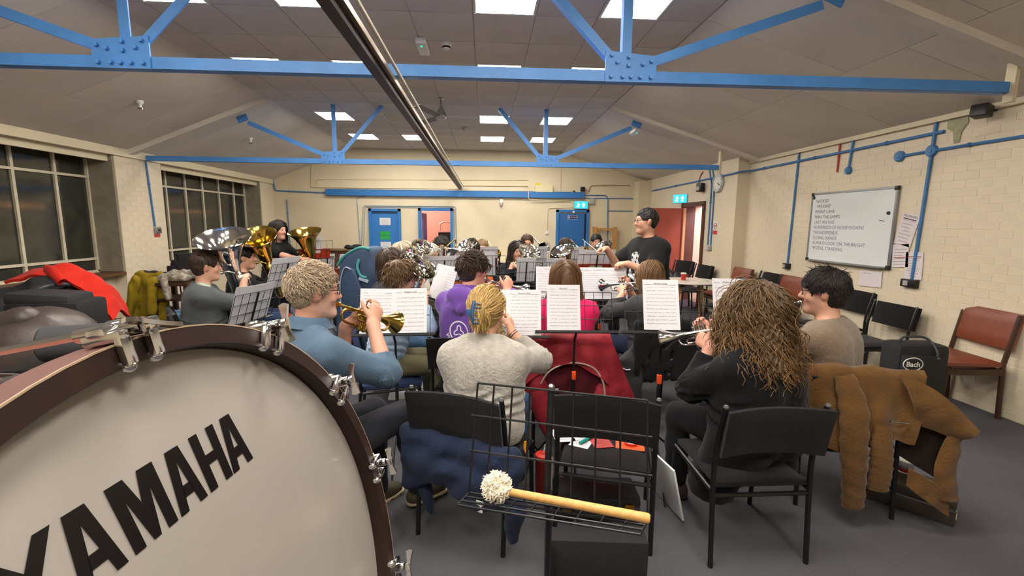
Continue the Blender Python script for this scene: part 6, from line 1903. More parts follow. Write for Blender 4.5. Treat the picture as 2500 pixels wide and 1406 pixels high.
for k_, z_ in enumerate((-.165, -.172)):
    v_, f_ = strip2([(x_, .012 * math.cos(x_ * 12)) for x_ in np.linspace(-.16, .16, 30)], .0028)
    on_cloth(denim_top, v_, f_, V(0, 0, denim_P.nb[2] + z_), V(1, 0, 0), V(0, 0, 1), V(0, -1, 0), sm_, 'seam', .0012)
v_, f_ = strip2([(0, -y_) for y_ in np.linspace(.172, .42, 24)], .004)
on_cloth(denim_top, v_, f_, V(0, 0, denim_P.nb[2]), V(1, 0, 0), V(0, 0, 1), V(0, -1, 0), sm_, 'seam', .0012)
wpr = M('white_print', '#e8e4ee', .7)
bc, bx, by, bn = V(-.01, 0, P.nb[2] - .26), V(1, 0, 0), V(0, 0, 1), V(0, -1, 0)
circ = [(.072 * math.cos(a), .072 * math.sin(a)) for a in np.linspace(rd(-60), rd(240), 40)]
tref = [((.030 + .013 * math.cos(3 * (a - PI / 2))) * math.cos(a), (.030 + .013 * math.cos(3 * (a - PI / 2))) * math.sin(a)) for a in np.linspace(-PI / 2 + .15, 3 * PI / 2 - .15, 60)]
for k_, (v_, f_) in enumerate((strip2(circ, .010), strip2(tref, .009))): on_cloth(hd_, v_, f_, bc, bx, by, bn, wpr, 'badge_print')
for i, ch in enumerate('VOLUNTEER'):
    a = rd(200 + 17.5 * i); tv, tf = text_mesh(ch, .036, 'CENTER', .0015)
    rr_ = .098
    ca_, sa_ = math.cos(a + PI / 2), math.sin(a + PI / 2)
    on_cloth(hd_, [(rr_ * math.cos(a) + x * ca_ - y * sa_, rr_ * math.sin(a) + x * sa_ + y * ca_) for x, y, _ in tv], tf, bc, bx, by, bn, wpr, 'lettering', .0025)

# left group with horns ------------------------------------------------------------------
def horn_player(label, x, y, yaw, T, top_m, tname, hairfn, hm, inst=None, h=.0095, head=(0, -4, 0), bottom=black_tr, fem=True, gl=False, girth=1.0, skin=('fair', '#d3a088'), lean=.04, sleeve=1.9, eyes=True, hip=.53, beard=None, thk=.016, shoe=black_shoe, o=.02, standing=False, sc=None, hem=-.08, ext=None, neck=.015, sw=None):
    P = Person(label, x, y, yaw, T, hip=hip, lean=lean, hs=.98 if fem else 1.03, sw=sw or (.165 if fem else .185), girth=girth, head=head, sc=sc or (.95 if fem else 1.03), thk=thk, h=h, skin=skin, standing=standing)
    P.ext = ext
    if inst: hold(P, inst(P))
    P.body(beard=beard)
    if eyes: P.eyes()
    P.top(tname, top_m, o=o, sleeve=sleeve, amp=.005, hem=hem, ext=(lambda B: ext(P, B)) if ext else None, neck=neck)
    P.trousers(bottom); P.shoes(shoe)
    hairfn(P, hm)
    if gl: P.glasses()
    return P
def short_hair(P, m, seed=1, n=260, L=.035, curl=.001, th=.014, cutz=-.07):
    L0 = L; L = lambda p: L0 * (.4 + .6 * np.clip((p[:, 2] - .0) / .06, 0, 1))
    hair(P, m, th=th, cutz=cutz, disp_amp=.003, sets=[dict(n=n, L=L, r=.0036, curl=curl, freq=80, th=th, seed=seed, S=6, region=scalp, var=.25, jit=.25, comb=.8, cling=1.14)])
def curly_short(P, m): short_hair(P, m, 5, 320, .05, .010, .024)
def tousled(P, m):
    hair(P, m, th=.022, cutz=-.09, disp_amp=.006, sets=[dict(n=420, L=.085, r=.0036, curl=.010, freq=55, th=.020, seed=7, S=9, region=scalp_full, var=.25, jit=.35, comb=.8, lift=.08)])
def long_hair(P, m, L=.36, n=300, part=0.0):
    sph_ = [((0, -.02, -.32), .150), ((.12, -.02, -.27), .105), ((-.12, -.02, -.27), .105), ((0, -.02, -.15), .08)]
    hair(P, m, th=.016, cutz=-.34, ears=False, disp_amp=.002, extra=lambda B: (B.cone((0, -.05, -.02), (0, -.11, -.24), .078, .055, .04)) and None, sets=[dict(n=n, L=L, r=.0048, curl=.003, freq=14, th=.017, seed=3, S=9, region=scalp_full, var=.2, comb=.9, part=part, jit=.06, spheres=sph_)])
def bob_hair(P, m):
    hair(P, m, th=.020, cutz=-.10, ears=False, disp_amp=.002, extra=lambda B: (B.ell((0, -.035, -.045), (.095, .085, .09), None, .03)) and None, sets=[dict(n=320, L=.20, r=.0046, curl=.003, freq=14, th=.021, seed=4, S=10, region=scalp_full, var=.2, comb=.9, jit=.06, spheres=[((0, -.02, -.10), .09)])])
def tied_hair(P, m): short_hair(P, m, 6, 260, .12, .001, .012)

horn_player('tousled brown-haired person in pale blue and khaki playing a tenor horn', -.78, 3.46, -72, 1.315, cloth_m('pale_blue', '#9db4cc', 120, .25), 'shirt', tousled, hair_m('brown_tousled', '#5a4227'),
    lambda P: big_horn('tenor_horn', 'silver tenor horn, nearest of the cluster of bells on the left', 'horn', P.l2w(P.lips), zdir(-62, 2, 42), .50, .098, silver, 'silver horns'), h=.0095, head=(-8, -14, 0), bottom=cloth_m('khaki', '#6d6850', 120, .2), eyes=False, shoe=tan_shoe, lean=.10, thk=.02)
horn_player('dark brown fringed person behind the khaki-trousered one', -.92, 4.06, -72, 1.365, cloth_m('dark_stripe', '#2a2c34', 120, .2), 'top', bob_hair, hair_m('dark_fringe', '#3c2a1e'),
    lambda P: big_horn('tenor_horn', 'silver tenor horn, middle of the cluster of bells on the left', 'horn', P.l2w(P.lips), zdir(-62, 2, 42), .50, .10, silver, 'silver horns'), head=(-6, -10, 0), bottom=jeans, eyes=False, lean=.06, shoe=M('white_trainer2', '#d5d5d2', .6))
horn_player('white-haired person beside the blue instrument bag', -.90, 4.74, -72, 1.395, cloth_m('pale_grey_top', '#a8a49a', 120, .2), 'top', bob_hair, hair_m('white_hair', '#b9ac94'),
    lambda P: big_horn('tenor_horn', 'silver tenor horn, farthest and highest of the cluster of bells', 'horn', P.l2w(P.lips), zdir(-62, 2, 42), .52, .11, silver, 'silver horns'), head=(-6, -6, 0), eyes=False)
horn_player('silver-haired woman with glasses in a patterned dress playing a baritone', -.68, 5.45, -128, 1.345, M('patterned_dress', '#7a735f', .85, var=(42, .75), bump=(120, .2)), 'dress', lambda P, m: short_hair(P, m, 8, 300, .06, .004, .018), hair_m('silver_hair', '#bdb6a8'),
    lambda P: big_horn('baritone', 'silver baritone held by the woman in the patterned dress', 'horn', P.l2w(P.lips), zdir(-135, 8, -12), .58, .115, silver, 'silver horns'), gl=True, sleeve=1.3, girth=1.12)
# back rows, facing the camera ------------------------------------------------------------
horn_player('dark curly-haired trombonist under the open blue door', -.60, 6.50, 186, 1.415, cloth_m('grey_top', '#5d5f66', 120, .2), 'top', curly_short, hair_m('dark_curls', '#2f2b28'),
    lambda P: trombone('gold trombone of the dark curly-haired trombonist', P.l2w(P.lips), (-.25, -.90, -.25), gold, 'trombones'), h=.0135, fem=False, head=(0, -6, 0), thk=.03)
horn_player('dark-haired bearded man in an orange top holding a euphonium', -.16, 6.05, 176, 1.385, cloth_m('orange_knit', '#b3581c', 120, .25), 'sweater', lambda P, m: short_hair(P, m, 9, 280, .05, .003, .018), hair_m('dark_short', '#2b221d'),
    lambda P: big_horn('euphonium', 'silver euphonium held by the bearded man in orange', 'euphonium', P.l2w(P.lips), zdir(182, 28, 24), .62, .14, silver, 'silver euphoniums'), h=.0135, fem=False, head=(-16, 0, 0), beard=('#2a1f1a', .65), bottom=jeans)
horn_player('fair short-haired man with glasses low in the back row', -.03, 7.25, 180, 1.345, cloth_m('dark_top_a', '#2c3038', 120, .2), 'top', lambda P, m: short_hair(P, m, 10, 160), hair_m('fair_hair', '#8a6d48'),
    lambda P: trombone('trombone of the fair-haired man with glasses', P.l2w(P.lips), (.15, -.92, -.28), gold, 'trombones'), h=.0135, fem=False, gl=True)
horn_player('woman in a black top with white striped sleeves behind a silver bell', .42, 5.90, 184, 1.375, cloth_m('black_top_a', '#131318', 120, .2), 'top', long_hair, hair_m('dark_long', '#2e211a'),
    lambda P: big_horn('euphonium', 'silver euphonium facing the camera, held by the woman in striped sleeves', 'euphonium', P.l2w(P.lips), zdir(184, 38, -10), .62, .14, silver, 'silver euphoniums'), h=.0135, bottom=jeans, head=(4, -8, 0))
stripes_root = [o for o in COL.objects if o.name.startswith('person')][-1]
horn_player('tall short-haired man in black with a trombone, highest head in the back row', .67, 7.22, 180, 1.43, M('black_white_tee', '#1a1b1f', .9, var=(30, .9)), 'top', lambda P, m: short_hair(P, m, 11, 220), hair_m('brown_short', '#4a3424'),
    lambda P: trombone('silver trombone over the shoulder of the tall man', P.l2w(P.lips), (.20, -.92, -.25), silver, 'trombones'), h=.0135, fem=False, bottom=jeans)
horn_player('dark-haired woman half hidden under a tilted silver bell', .97, 5.86, 180, 1.315, cloth_m('dark_green', '#26302a', 120, .2), 'top', long_hair, hair_m('dark_long2', '#33251c'),
    lambda P: big_horn('euphonium', 'silver euphonium tilted over the dark-haired woman, above the green folder', 'euphonium', P.l2w(P.lips), zdir(180, 22, 20), .62, .145, silver, 'silver euphoniums'), h=.0135, head=(-6, -6, 0))
horn_player('man with tied-back dark hair and glasses before the right blue door', 1.24, 7.02, 178, 1.385, cloth_m('dark_top_b', '#1e2026', 120, .2), 'top', tied_hair, hair_m('dark_tied', '#352a22'),
    lambda P: trombone('gold trombone of the man with tied-back hair', P.l2w(P.lips), (.1, -.94, -.25), gold, 'trombones'), h=.0135, fem=False, gl=True)
horn_player('dark-haired man beside a tilted silver bell near the conductor hand', 1.56, 6.00, 172, 1.365, cloth_m('red_brown_top', '#5d3a30', 120, .2), 'top', lambda P, m: short_hair(P, m, 12, 220), hair_m('dark_short2', '#272120'),
    lambda P: big_horn('euphonium', 'silver euphonium tilted left of the dark-haired man by the conductor hand', 'euphonium', P.l2w(P.lips), zdir(172, 24, 30), .62, .14, silver, 'silver euphoniums'), h=.0135, fem=False)
horn_player('person with black hair farthest back in front of the wooden rack', 1.90, 7.75, 175, 1.425, cloth_m('dark_top_c', '#202228', 120, .2), 'top', lambda P, m: short_hair(P, m, 13, 200), hair_m('black_hair', '#151314'), h=.013)

# tuba players on the left --------------------------------------------------------------------
blaz = cloth_m('grey_blazer', '#4b4f51', 130, .3)
def blazer_ext(P, B):
    for q in (-1, 1): B.cone(V(q * .13, -.02, P.hipz + .1), V(q * .13, -.03, P.hipz - .18), .10, .12, .04)
PB = horn_player('man in a grey blazer playing the silver tuba at the left', -2.56, 4.22, -58, 1.33, blaz, 'blazer', lambda P, m: short_hair(P, m, 14, 300), hair_m('brown_dark', '#3a2a20'),
    lambda P: big_horn('tuba', 'large silver tuba, nearest of the three tubas', 'tuba', P.l2w(P.lips), zdir(-50, -15, 20), .90, .235, silver, 'tubas'), h=.0095, fem=False, eyes=False, girth=1.3, sleeve=1.6, hem=-.30, ext=blazer_ext, o=.028, bottom=cloth_m('navy_trousers', '#252a44', 140, .2), sw=.20)
SB = Vox(.009); PB.arms(SB, .008, 1.86); PB.torso(SB, .012)
SB.build('shirt', cloth_m('pale_green_shirt', '#a3ab9c', 120, .25), PB.root, None, [(PB.nb + V(0, 0, .03), V(0, .25, 1)), (V(0, 0, PB.hipz - .03), V(0, 0, -1))])
horn_player('person in black hidden behind the middle gold tuba', -2.74, 5.25, -72, 1.335, cloth_m('black_top_b', '#141519', 120, .2), 'top', lambda P, m: short_hair(P, m, 15, 260), hair_m('black_hair2', '#1a1514'),
    lambda P: big_horn('tuba', 'gold tuba in the middle of the three', 'tuba', P.l2w(P.lips), zdir(-64, -16, 30), .86, .205, gold, 'tubas'), h=.010, fem=False, eyes=False, bottom=cloth_m('navy_jeans2', '#2c3a58', 140, .2))
horn_player('black-haired woman in black standing with the far gold tuba', -2.86, 6.46, -108, 1.605, cloth_m('black_dress', '#101114', 120, .2), 'top', lambda P, m: long_hair(P, m, .42, 420, .02), hair_m('long_black', '#17110f'),
    lambda P: big_horn('tuba', 'far gold tuba held by the standing woman in black', 'tuba', P.l2w(P.lips) + V(.20, -.12, -.22), zdir(-108, 2, 16), .84, .215, gold, 'tubas'), h=.0095, standing=True, hip=.84, bottom=black_tr, sleeve=.8)

# conductor ------------------------------------------------------------------------------------
P = Person('conductor in a black t-shirt with glasses standing with arm out', 1.70, 4.60, 106, 1.76, hip=.90, lean=.03, hs=1.03, sw=.195, girth=1.24, head=(-18, -2, 0), sc=1.03, thk=.012, h=.0075, skin=('conductor', '#d6a288'), standing=True)
P.grip('R', (1.20, 4.62, 1.325), (-.95, -.2, -.12), (.05, -.25, -1), (35, 60, 40), pole=(.4, -.2, -1)); P.grip('L', (1.32, 4.33, 1.20), (-.96, .15, -.1), (.0, .2, -1), (30, 50, 40), pole=(-.7, -.5, -1))
P.body(beard=('#5a463c', .25)); P.eyes()
tee = P.top('t_shirt', cloth_m('black_tee', '#17181a', 120, .25), o=.022, sleeve=.86, hem=-.12, amp=.006, folds=15, taper=.9, neck=.02)
P.trousers(cloth_m('dark_blue_jeans', '#252c3e', 140, .2)); P.shoes(black_shoe)
hair(P, hair_m('crop_black', '#1b1716'), th=.006, cutz=-.075, face=(.125, -.04), disp_amp=.002, sets=[dict(n=420, L=.022, r=.0028, curl=.001, th=.009, seed=61, S=5, region=scalp, var=.25, jit=.2, cling=1.06)])
P.glasses()
# pale abstract print on the chest
pr = M('pale_grey_print', '#b9bcc0', .7, var=(18, .35))
zc_ = P.nb[2] - .30
gx = np.linspace(-.12, .12, 61); gz = np.linspace(-.22, .17, 90)
vs_ = [(x, z) for z in gz for x in gx]
fs_ = []
for i in range(89):
    for j in range(60):
        x, z = (gx[j] + gx[j + 1]) / 2, (gz[i] + gz[i + 1]) / 2
        top_b = (x / (.07 + .02 * math.sin(z * 50))) ** 2 + ((z - .08) / .085) ** 2 < 1 and math.sin(x * 95 + z * 50) * math.sin(z * 75) < .55
        low_b = -.21 < z < .03 and (math.sin(x * 60) * .5 + math.sin(z * 45 + x * 30)) > -.5 and abs(x) < .10 - .28 * abs(z + .07)
        if top_b or low_b: fs_.append((i * 61 + j, i * 61 + j + 1, i * 61 + j + 62, i * 61 + j + 61))
on_cloth(tee, vs_, fs_, V(0, 0, zc_), V(-1, 0, 0), V(0, 0, 1), V(0, 1, 0), pr, 'chest_print', .002)
t = thing('baton', 'thin conductor baton grip held in the outstretched hand', 'baton', (1.16, 4.60, 1.315), R=aim((-.3, .9, .35)))
MB().tube([(0, -.02, 0), (0, .02, 0), (0, .34, 0)], [.004, .003, .0012], 8).build('stick', white_pl, t); MB().ball((0, -.02, 0), (.008, .016, .008), 10).build('handle', pine, t)
# ---------------------------------------------------------------- coats, bags and other soft things
def drape(root, name, mat, cones, h=.009, freq=55, amp=.006, ells=(), planes=(), seed=0.0, k=.045):
    B = Vox(h)
    for a, b, r1, r2 in cones: B.cone(a, b, r1, r2, k)
    for c, r in ells: B.ell(c, r, None, k)
    def disp(X, Y, Z):
        return amp * (np.sin(X * freq + 2.2 * np.sin(Z * 7 + seed) + Y * freq * .5) * .8 + wob(X, Y, Z, 22, seed) * .9 + .35 * wob(X, Y, Z, 60, seed + 1))
    return B.build(name, mat, root, disp, planes)
def panel(x0, x1, n, top, bot, r=.022):
    """vertical strokes side by side; top, bot: functions of t giving points"""
    return [(top(t), bot(t), r, r * 1.05) for t in np.linspace(0, 1, n)]

def cloth(root, name, mat, f, nu=26, nv=22, thick=.006, amp=.006, freq=30, seed=0.0, fold=0.0, ff=4.0):
    """hanging cloth: f(u, v) -> point, with folds pushed along the surface normal"""
    P = np.array([[f(u, v) for u in np.linspace(0, 1, nu)] for v in np.linspace(0, 1, nv)])
    N = np.cross(np.gradient(P, axis=1), np.gradient(P, axis=0)); N /= np.linalg.norm(N, axis=2, keepdims=True) + 1e-9
    U, Vv = np.meshgrid(np.linspace(0, 1, nu), np.linspace(0, 1, nv))
    d = amp * wob(P[..., 0], P[..., 1], P[..., 2], freq, seed) + fold * np.sin(2 * PI * ff * U + 1.6 * np.sin(3 * Vv + seed)) * np.clip(Vv * 2 - .5, 0, 1)
    return MB().sheet(P + N * d[..., None], thick).build(name, mat, root, 75)
def sleeve(root, name, mat, pts, r, flat=.55, nrm=(0, 1, 0), n=18, k=9, amp=.006, seed=0.0, wrinkle=95):
    """empty hanging sleeve: flattened tube with creases, open at the cuff"""
    pts, rr = catmull([V(*p) for p in pts], list(r), k)
    P = []
    for i, p in enumerate(pts):
        t = unit(pts[min(i + 1, len(pts) - 1)] - pts[max(i - 1, 0)])
        y = V(*nrm); y = unit(y - t * (y @ t)); x = np.cross(y, t)
        s_ = i / len(pts)
        row = []
        for a in np.linspace(0, 2 * PI, n):
            q = rr[i] * (1 + .10 * math.sin(wrinkle * s_ * .6 + 2 * math.sin(a + seed)) * .6 + .06 * math.sin(3 * a + 5 * s_ + seed))
            row.append(p + x * q * math.cos(a) + y * q * flat * math.sin(a))
        P.append(row)
    return MB().sheet(np.array(P), .004).build(name, mat, root, 75)
# camel coat over the chair at the right
cx, cy, cyaw = 2.10, 2.50, -19
t = thing('coat', 'camel brown suede coat draped over the chair back at the right', 'coat', (cx, cy, 0), rd(cyaw))
camel = cloth_m('camel', '#624522', 90, .5, sheen=.2, var=(10, .16))
lin_m = cloth_m('coat_inner_shadow', '#1c120c', 60, .3)  # near-black puts the shadow inside the coat into the lining colour
def over_back(x0, x1, yf, zf, zt, yb_, hem, flare=0.0, tuck=.05):
    """from in front of the chair back (v=0) over its top and down behind (v=1)"""
    def f(u, v):
        x = x0 + (x1 - x0) * u
        if v < .22:
            s_ = v / .22; return V(x, yf - .03 * s_, zf + (zt - zf) * s_)
        if v < .32:
            s_ = (v - .22) / .10; a = PI * s_; return V(x, (yf - .03 + yb_) / 2 + (yf - .03 - yb_) / 2 * math.cos(a), zt + .018 * math.sin(a))
        s_ = (v - .32) / .68
        return V(x + flare * (u - .5) * s_, yb_ - tuck * s_, zt + (hem(u) - zt) * s_)
    return f
cloth(t, 'coat_body', camel, over_back(-.27, .27, -.21, .62, .835, -.305, lambda u: .36 + .16 * u + .03 * math.sin(11 * u), -.06), 34, 26, .010, .010, 17, .4, .020, 2.6)
sleeve(t, 'sleeve', camel, [(-.10, -.335, .82), (-.06, -.385, .66), (-.05, -.405, .45), (-.03, -.40, .26), (-.015, -.39, .12)], [.045, .066, .064, .056, .050], .62, seed=1)
sleeve(t, 'sleeve', camel, [(.085, -.375, .58), (.08, -.385, .48), (.09, -.385, .34), (.095, -.38, .23)], [.03, .050, .052, .046], .55, seed=2)
cloth(t, 'lapel', camel, lambda u, v: (V(.14, -.31, .85) * (1 - u) + V(.45, -.39, .62) * u + V(0, -.03, .045 * math.sin(PI * u))) * (1 - v) + (V(.24, -.345, .60) * (1 - u) + V(.40, -.375, .56) * u) * v + V(0, -.03 * math.sin(PI * v), 0), 20, 14, .010, .005, 26, .8)
cloth(t, 'lining', lin_m, lambda u, v: (V(.20, -.29, .80) * (1 - u) + V(.40, -.33, .62) * u) * (1 - v) + (V(.20, -.31, .40) * (1 - u) + V(.38, -.33, .30) * u) * v, 14, 16, .006, .008, 24, 2)
cloth(t, 'front_edge', camel, lambda u, v: (lambda c: c + V(.055 * (u - .5) * (1 + .8 * v), -.015 * math.sin(PI * u), 0))(V(.415, -.37, .62) * (1 - v) ** 2 + 2 * V(.33, -.37, .45) * v * (1 - v) + V(.40, -.36, .22) * v ** 2), 8, 18, .010, .008, 28, 1)
cloth(t, 'hem_corner', camel, lambda u, v: V(.23 + .19 * u, -.345 - .02 * math.sin(3 * u), .36 - .10 * u - .10 * v - .04 * u * v), 14, 8, .010, .008, 26, 3)
MB().tube([(.10, -.395, .615), (.15, -.375, .605), (.20, -.36, .602)], .005, 8).build('buckle', steel, t)

# navy coat hanging from the blonde woman's chair
t = thing('coat', 'navy coat with a white label hanging under the blonde woman chair back', 'coat', (-.03, 2.33, 0), rd(-23))
navy = cloth_m('navy_coat', '#1f2940', 90, .35, var=(9, .14))
drape(t, 'coat_body', navy, panel(0, 0, 10, lambda u: V(-.26 + .56 * u, -.275, .56 - .03 * math.sin(3 * u)), lambda u: V(-.24 + .54 * u, -.30, .34 + .04 * math.sin(6 * u)), .036)
      + [(V(-.28, -.26, .56), V(.30, -.27, .50), .045, .05), (V(-.24, -.30, .46), V(.20, -.32, .40), .045, .04)], freq=20, amp=.010, seed=1)
drape(t, 'sleeve', navy, [(V(.22, -.28, .50), V(.30, -.28, .30), .055, .05), (V(.30, -.28, .30), V(.29, -.27, .14), .05, .035)], freq=30, amp=.010, seed=4)
drape(t, 'coat_tail', navy, [(V(-.20, -.27, .36), V(-.15, -.26, .15), .045, .016)], freq=30, amp=.006, seed=5)
MB().box((.155, -.345, .305), (.035, .004, .06), eul(.1, .1, 0)).build('label_tag', paper, t, 0)
t = thing('tuning_tag', 'orange-yellow tag hanging by the blonde woman chair', 'tag', (.215, 2.22, .455)); MB().prism([(-.010, .03), (.008, .034), (.012, .0), (-.002, -.035), (-.012, -.005)], (0, 0, 0), (1, 0, 0), (0, 0, 1), (0, -1, 0), .006).build('flap', M('tag_orange', '#e59a1c', .5), t, 0); MB().tube([(0, 0, .03), (0, .01, .07)], .002, 6).build('cord', black_pl, t)

# red jacket over the next chair
t = thing('jacket', 'dark red jacket with a pale zip hung over a chair back', 'jacket', (.58, 3.26, 0))
redj = cloth_m('red_jacket', '#8e2530', 70, .3, rough=.6, var=(8, .12)); redl = cloth_m('red_lining', '#4c131d', 60, .3)
arch = lambda u: .38 + .33 * math.sin(PI * min(max((u - .04) / .86, 0), 1)) ** .8 - .05 * u
cloth(t, 'jacket_body', redj, over_back(-.26, .26, -.19, .66, .85, -.345, arch, .42, .045), 44, 26, .012, .010, 16, .3, .014, 4)
cloth(t, 'jacket_side', redj, lambda u, v: V(.20 + .20 * u - .06 * v * u + .03 * v, -.375 - .02 * math.sin(PI * u), .66 - .20 * u - .24 * v), 16, 16, .012, .010, 20, 1)
cloth(t, 'jacket_side', redj, lambda u, v: V(-.21 - .15 * u + .08 * v, -.375 - .02 * math.sin(PI * u), .64 - .10 * u - .18 * v), 14, 14, .012, .010, 20, 2)
sleeve(t, 'sleeve', redj, [(-.26, -.36, .62), (-.22, -.385, .46), (-.18, -.395, .32), (-.13, -.395, .20)], [.045, .062, .056, .044], .6, seed=6)
sleeve(t, 'sleeve', redj, [(.22, -.36, .54), (.20, -.385, .44), (.18, -.39, .34), (.18, -.39, .25)], [.04, .056, .054, .05], .6, seed=7)
cloth(t, 'lining', redl, lambda u, v: V(-.24 + .48 * u, -.345 - .012 * math.sin(PI * v), .72 - .30 * v), 20, 14, .008, .010, 22, 3)
MB().tube([(-.21, -.40, .56), (-.16, -.40, .64), (-.06, -.395, .69), (.04, -.395, .695), (.14, -.40, .66), (.20, -.405, .57), (.215, -.41, .48)], .006, 6, smooth=5).build('zip', M('zip_pale', '#b09a92', .5), t)

# charcoal cardigan tail and coat on the chair of the bob-haired woman
t = thing('coat', 'black coat hung on the chair of the woman with the brown bob', 'coat', (1.43, 3.76, 0), rd(5))
drape(t, 'coat_body', cloth_m('black_coat', '#1b1b1e', 80, .4), panel(0, 0, 9, lambda u: V(-.25 + .5 * u, -.29, .83), lambda u: V(-.25 + .5 * u, -.32, .42 - .05 * math.sin(4 * u)), .026), h=.011, freq=30, amp=.009)
drape(t, 'coat_skirt', char, [(V(-.22, -.25, .62), V(-.34, -.22, .40), .06, .07), (V(-.30, -.24, .50), V(-.33, -.26, .24), .07, .05), (V(-.24, -.28, .50), V(-.25, -.30, .24), .05, .045)], h=.011, freq=24, amp=.010)
MB().tube([(-.36, -.29, .47), (-.34, -.31, .46), (-.31, -.32, .465)], .006, 6).build('zip_pull', steel, t)

# dark jacket heaped on a chair by the wall, black bag on another
t = thing('jacket', 'dark jacket heaped on the black chair left of the brown one', 'jacket', (3.92, 6.68, .45))
drape(t, 'jacket_body', cloth_m('dark_navy_jacket', '#20242c', 80, .4), [(V(-.15, -.15, .12), V(.1, .15, .22), .12, .12), (V(-.2, .05, .12), V(.15, -.2, .28), .10, .10)], h=.013, freq=30, amp=.014, ells=[((0, 0, .12), (.22, .24, .12))])
drape(t, 'sleeve', MATS['cloth_dark_navy_jacket'], [(V(-.2, .1, .2), V(-.25, -.15, .1), .06, .05)], h=.013, amp=.008)
t = thing('handbag', 'black leather bag slumped on the chairs behind the round table', 'bag', (3.58, 8.40, .43))
drape(t, 'body', M('black_leather', '#17181a', .45, bump=(40, .3)), [(V(0, -.2, .15), V(0, .25, .16), .14, .13)], h=.014, freq=28, amp=.014, ells=[((0, 0, .13), (.17, .30, .14))])
MB().tube([(-.1, -.2, .22), (-.12, -.1, .34), (-.12, .1, .34), (-.1, .2, .22)], .012, 8, smooth=4).build('strap', MATS['black_leather'], t)

# tall blue instrument bag
t = thing('instrument_bag', 'tall navy padded instrument bag with teal trim, standing in mid room', 'bag', (-1.27, 4.72, 0), rd(-14))
nvb = M('navy_nylon', '#2b3f5c', .7, var=(14, .12), bump=(120, .25)); teal = M('teal_trim', '#2f7f80', .6)
def soft_prism(poly, t_, bev=.05):
    bm = bmesh.new(); n = len(poly)
    vs = [bm.verts.new((x, y, z)) for y in (-t_ / 2, t_ / 2) for x, z in poly]
    bm.faces.new(vs[:n]); bm.faces.new(vs[n:][::-1])
    for i in range(n): bm.faces.new((vs[i], vs[n + i], vs[n + (i + 1) % n], vs[(i + 1) % n]))
    bmesh.ops.recalc_face_normals(bm, faces=bm.faces[:])
    bmesh.ops.bevel(bm, geom=bm.edges[:], offset=bev, segments=3, profile=.6, affect='EDGES')
    bm.verts.index_update(); r = ([tuple(v.co) for v in bm.verts], [[v.index for v in f.verts] for f in bm.faces]); bm.free(); return r
MB().add(*soft_prism([(-.22, 0), (.22, 0), (.24, 1.10), (.21, 1.35), (.10, 1.36), (-.06, 1.28), (-.13, 1.16), (-.18, .80)], .34)).build('body', nvb, t, 50)
MB().tube([(-.14, -.15, 1.17), (-.06, -.155, 1.265), (.10, -.155, 1.345), (.21, -.155, 1.335)], .016, 8, smooth=4).build('trim', teal, t)
MB().add(*[(lambda q: ([tuple(V(*p) + V(0, -.19, 0)) for p in q[0]], q[1]))(soft_prism([(-.06, .60), (.10, .60), (.13, .95), (.07, 1.14), (-.03, 1.17), (-.09, 1.02)], .07, .025))][0]).build('pocket', nvb, t, 50)
MB().tube([(-.07, -.222, .60), (-.085, -.226, .95), (-.03, -.228, 1.15), (.04, -.226, 1.14)], .007, 8, smooth=4).build('piping', M('grey_piping', '#8f99a6', .6), t)
MB().tube([(.10, -.17, 1.24), (.09, -.19, 1.16), (.12, -.19, 1.08), (.18, -.185, 1.06)], .014, 8, smooth=4).build('strap', teal, t)
MB().box((.15, -.19, 1.04), (.10, .012, .03), eul(0, .3, 0)).build('strap', M('pale_strap', '#9fb4c4', .6), t, 0)
t = thing('gig_bag', 'dark green-black bag lying behind the blue instrument bag', 'bag', (-1.62, 6.5, 0))
drape(t, 'body', M('green_black', '#1f2926', .8, bump=(60, .3)), [(V(-.25, 0, .3), V(.3, 0, .3), .28, .26), (V(-.2, 0, .75), V(.3, 0, .85), .16, .14)], h=.02, amp=.012, freq=14, planes=[(V(0, 0, .005), V(0, 0, -1))])
MB().tube([(-.1, -.18, .95), (0, -.2, 1.02), (.1, -.18, .96)], .012, 8).build('handle', black_pl, t)

# cluttered corner on the left ------------------------------------------------------------
t = thing('gig_bag', 'huge shiny brown-grey tuba bag bulging behind the drum on the left', 'bag', (-2.98, 3.05, 0), rd(14))
bgm = M('brown_grey_nylon', '#3a312e', .42, var=(6, .15), bump=(28, .3))
drape(t, 'body', bgm, [(V(-.30, 0, .36), V(.10, 0, .40), .34, .36), (V(-.25, 0, .72), V(.12, 0, .76), .23, .25)], h=.016, freq=6, amp=.006, ells=[((-.02, 0, .72), (.46, .30, .25)), ((.12, 0, .82), (.30, .26, .22))], planes=[(V(0, 0, .005), V(0, 0, -1))])
drape(t, 'flap', bgm, [(V(-.30, -.10, .86), V(.10, -.10, .98), .10, .085)], h=.014, freq=8, amp=.004)
MB().tube([(-.12, -.14, 1.0), (-.08, -.15, 1.03), (-.02, -.15, 1.03)], .016, 8).build('buckle', chrome, t)
MB().tube([(-.40, -.22, .86), (-.34, -.25, .88), (-.28, -.24, .89)], .018, 8).build('buckle', chrome, t)
t = thing('drum_case', 'dark grey padded round case lying on a black trunk left of the drum', 'case', (-2.18, 2.62, .835), rd(20))
MB().tube([(-.21, 0, .095), (-.20, 0, .095), (.20, 0, .095), (.21, 0, .095)], [.085, .095, .095, .085], 28).build('body', M('dark_grey_padding', '#3a3b3f', .8, bump=(90, .3)), t)
MB().tube([(.205, 0, .095), (.23, 0, .095)], [.075, .03], 20).build('end_cap', M('brown_cap', '#5a4642', .6), t); MB().tube([(-.225, 0, .095), (-.21, 0, .095)], [.05, .088], 20).build('end_pad', black_pl, t)
t = thing('trunk', 'black trunk behind the bass drum carrying the round case', 'trunk', (-2.20, 2.64, 0), rd(20))
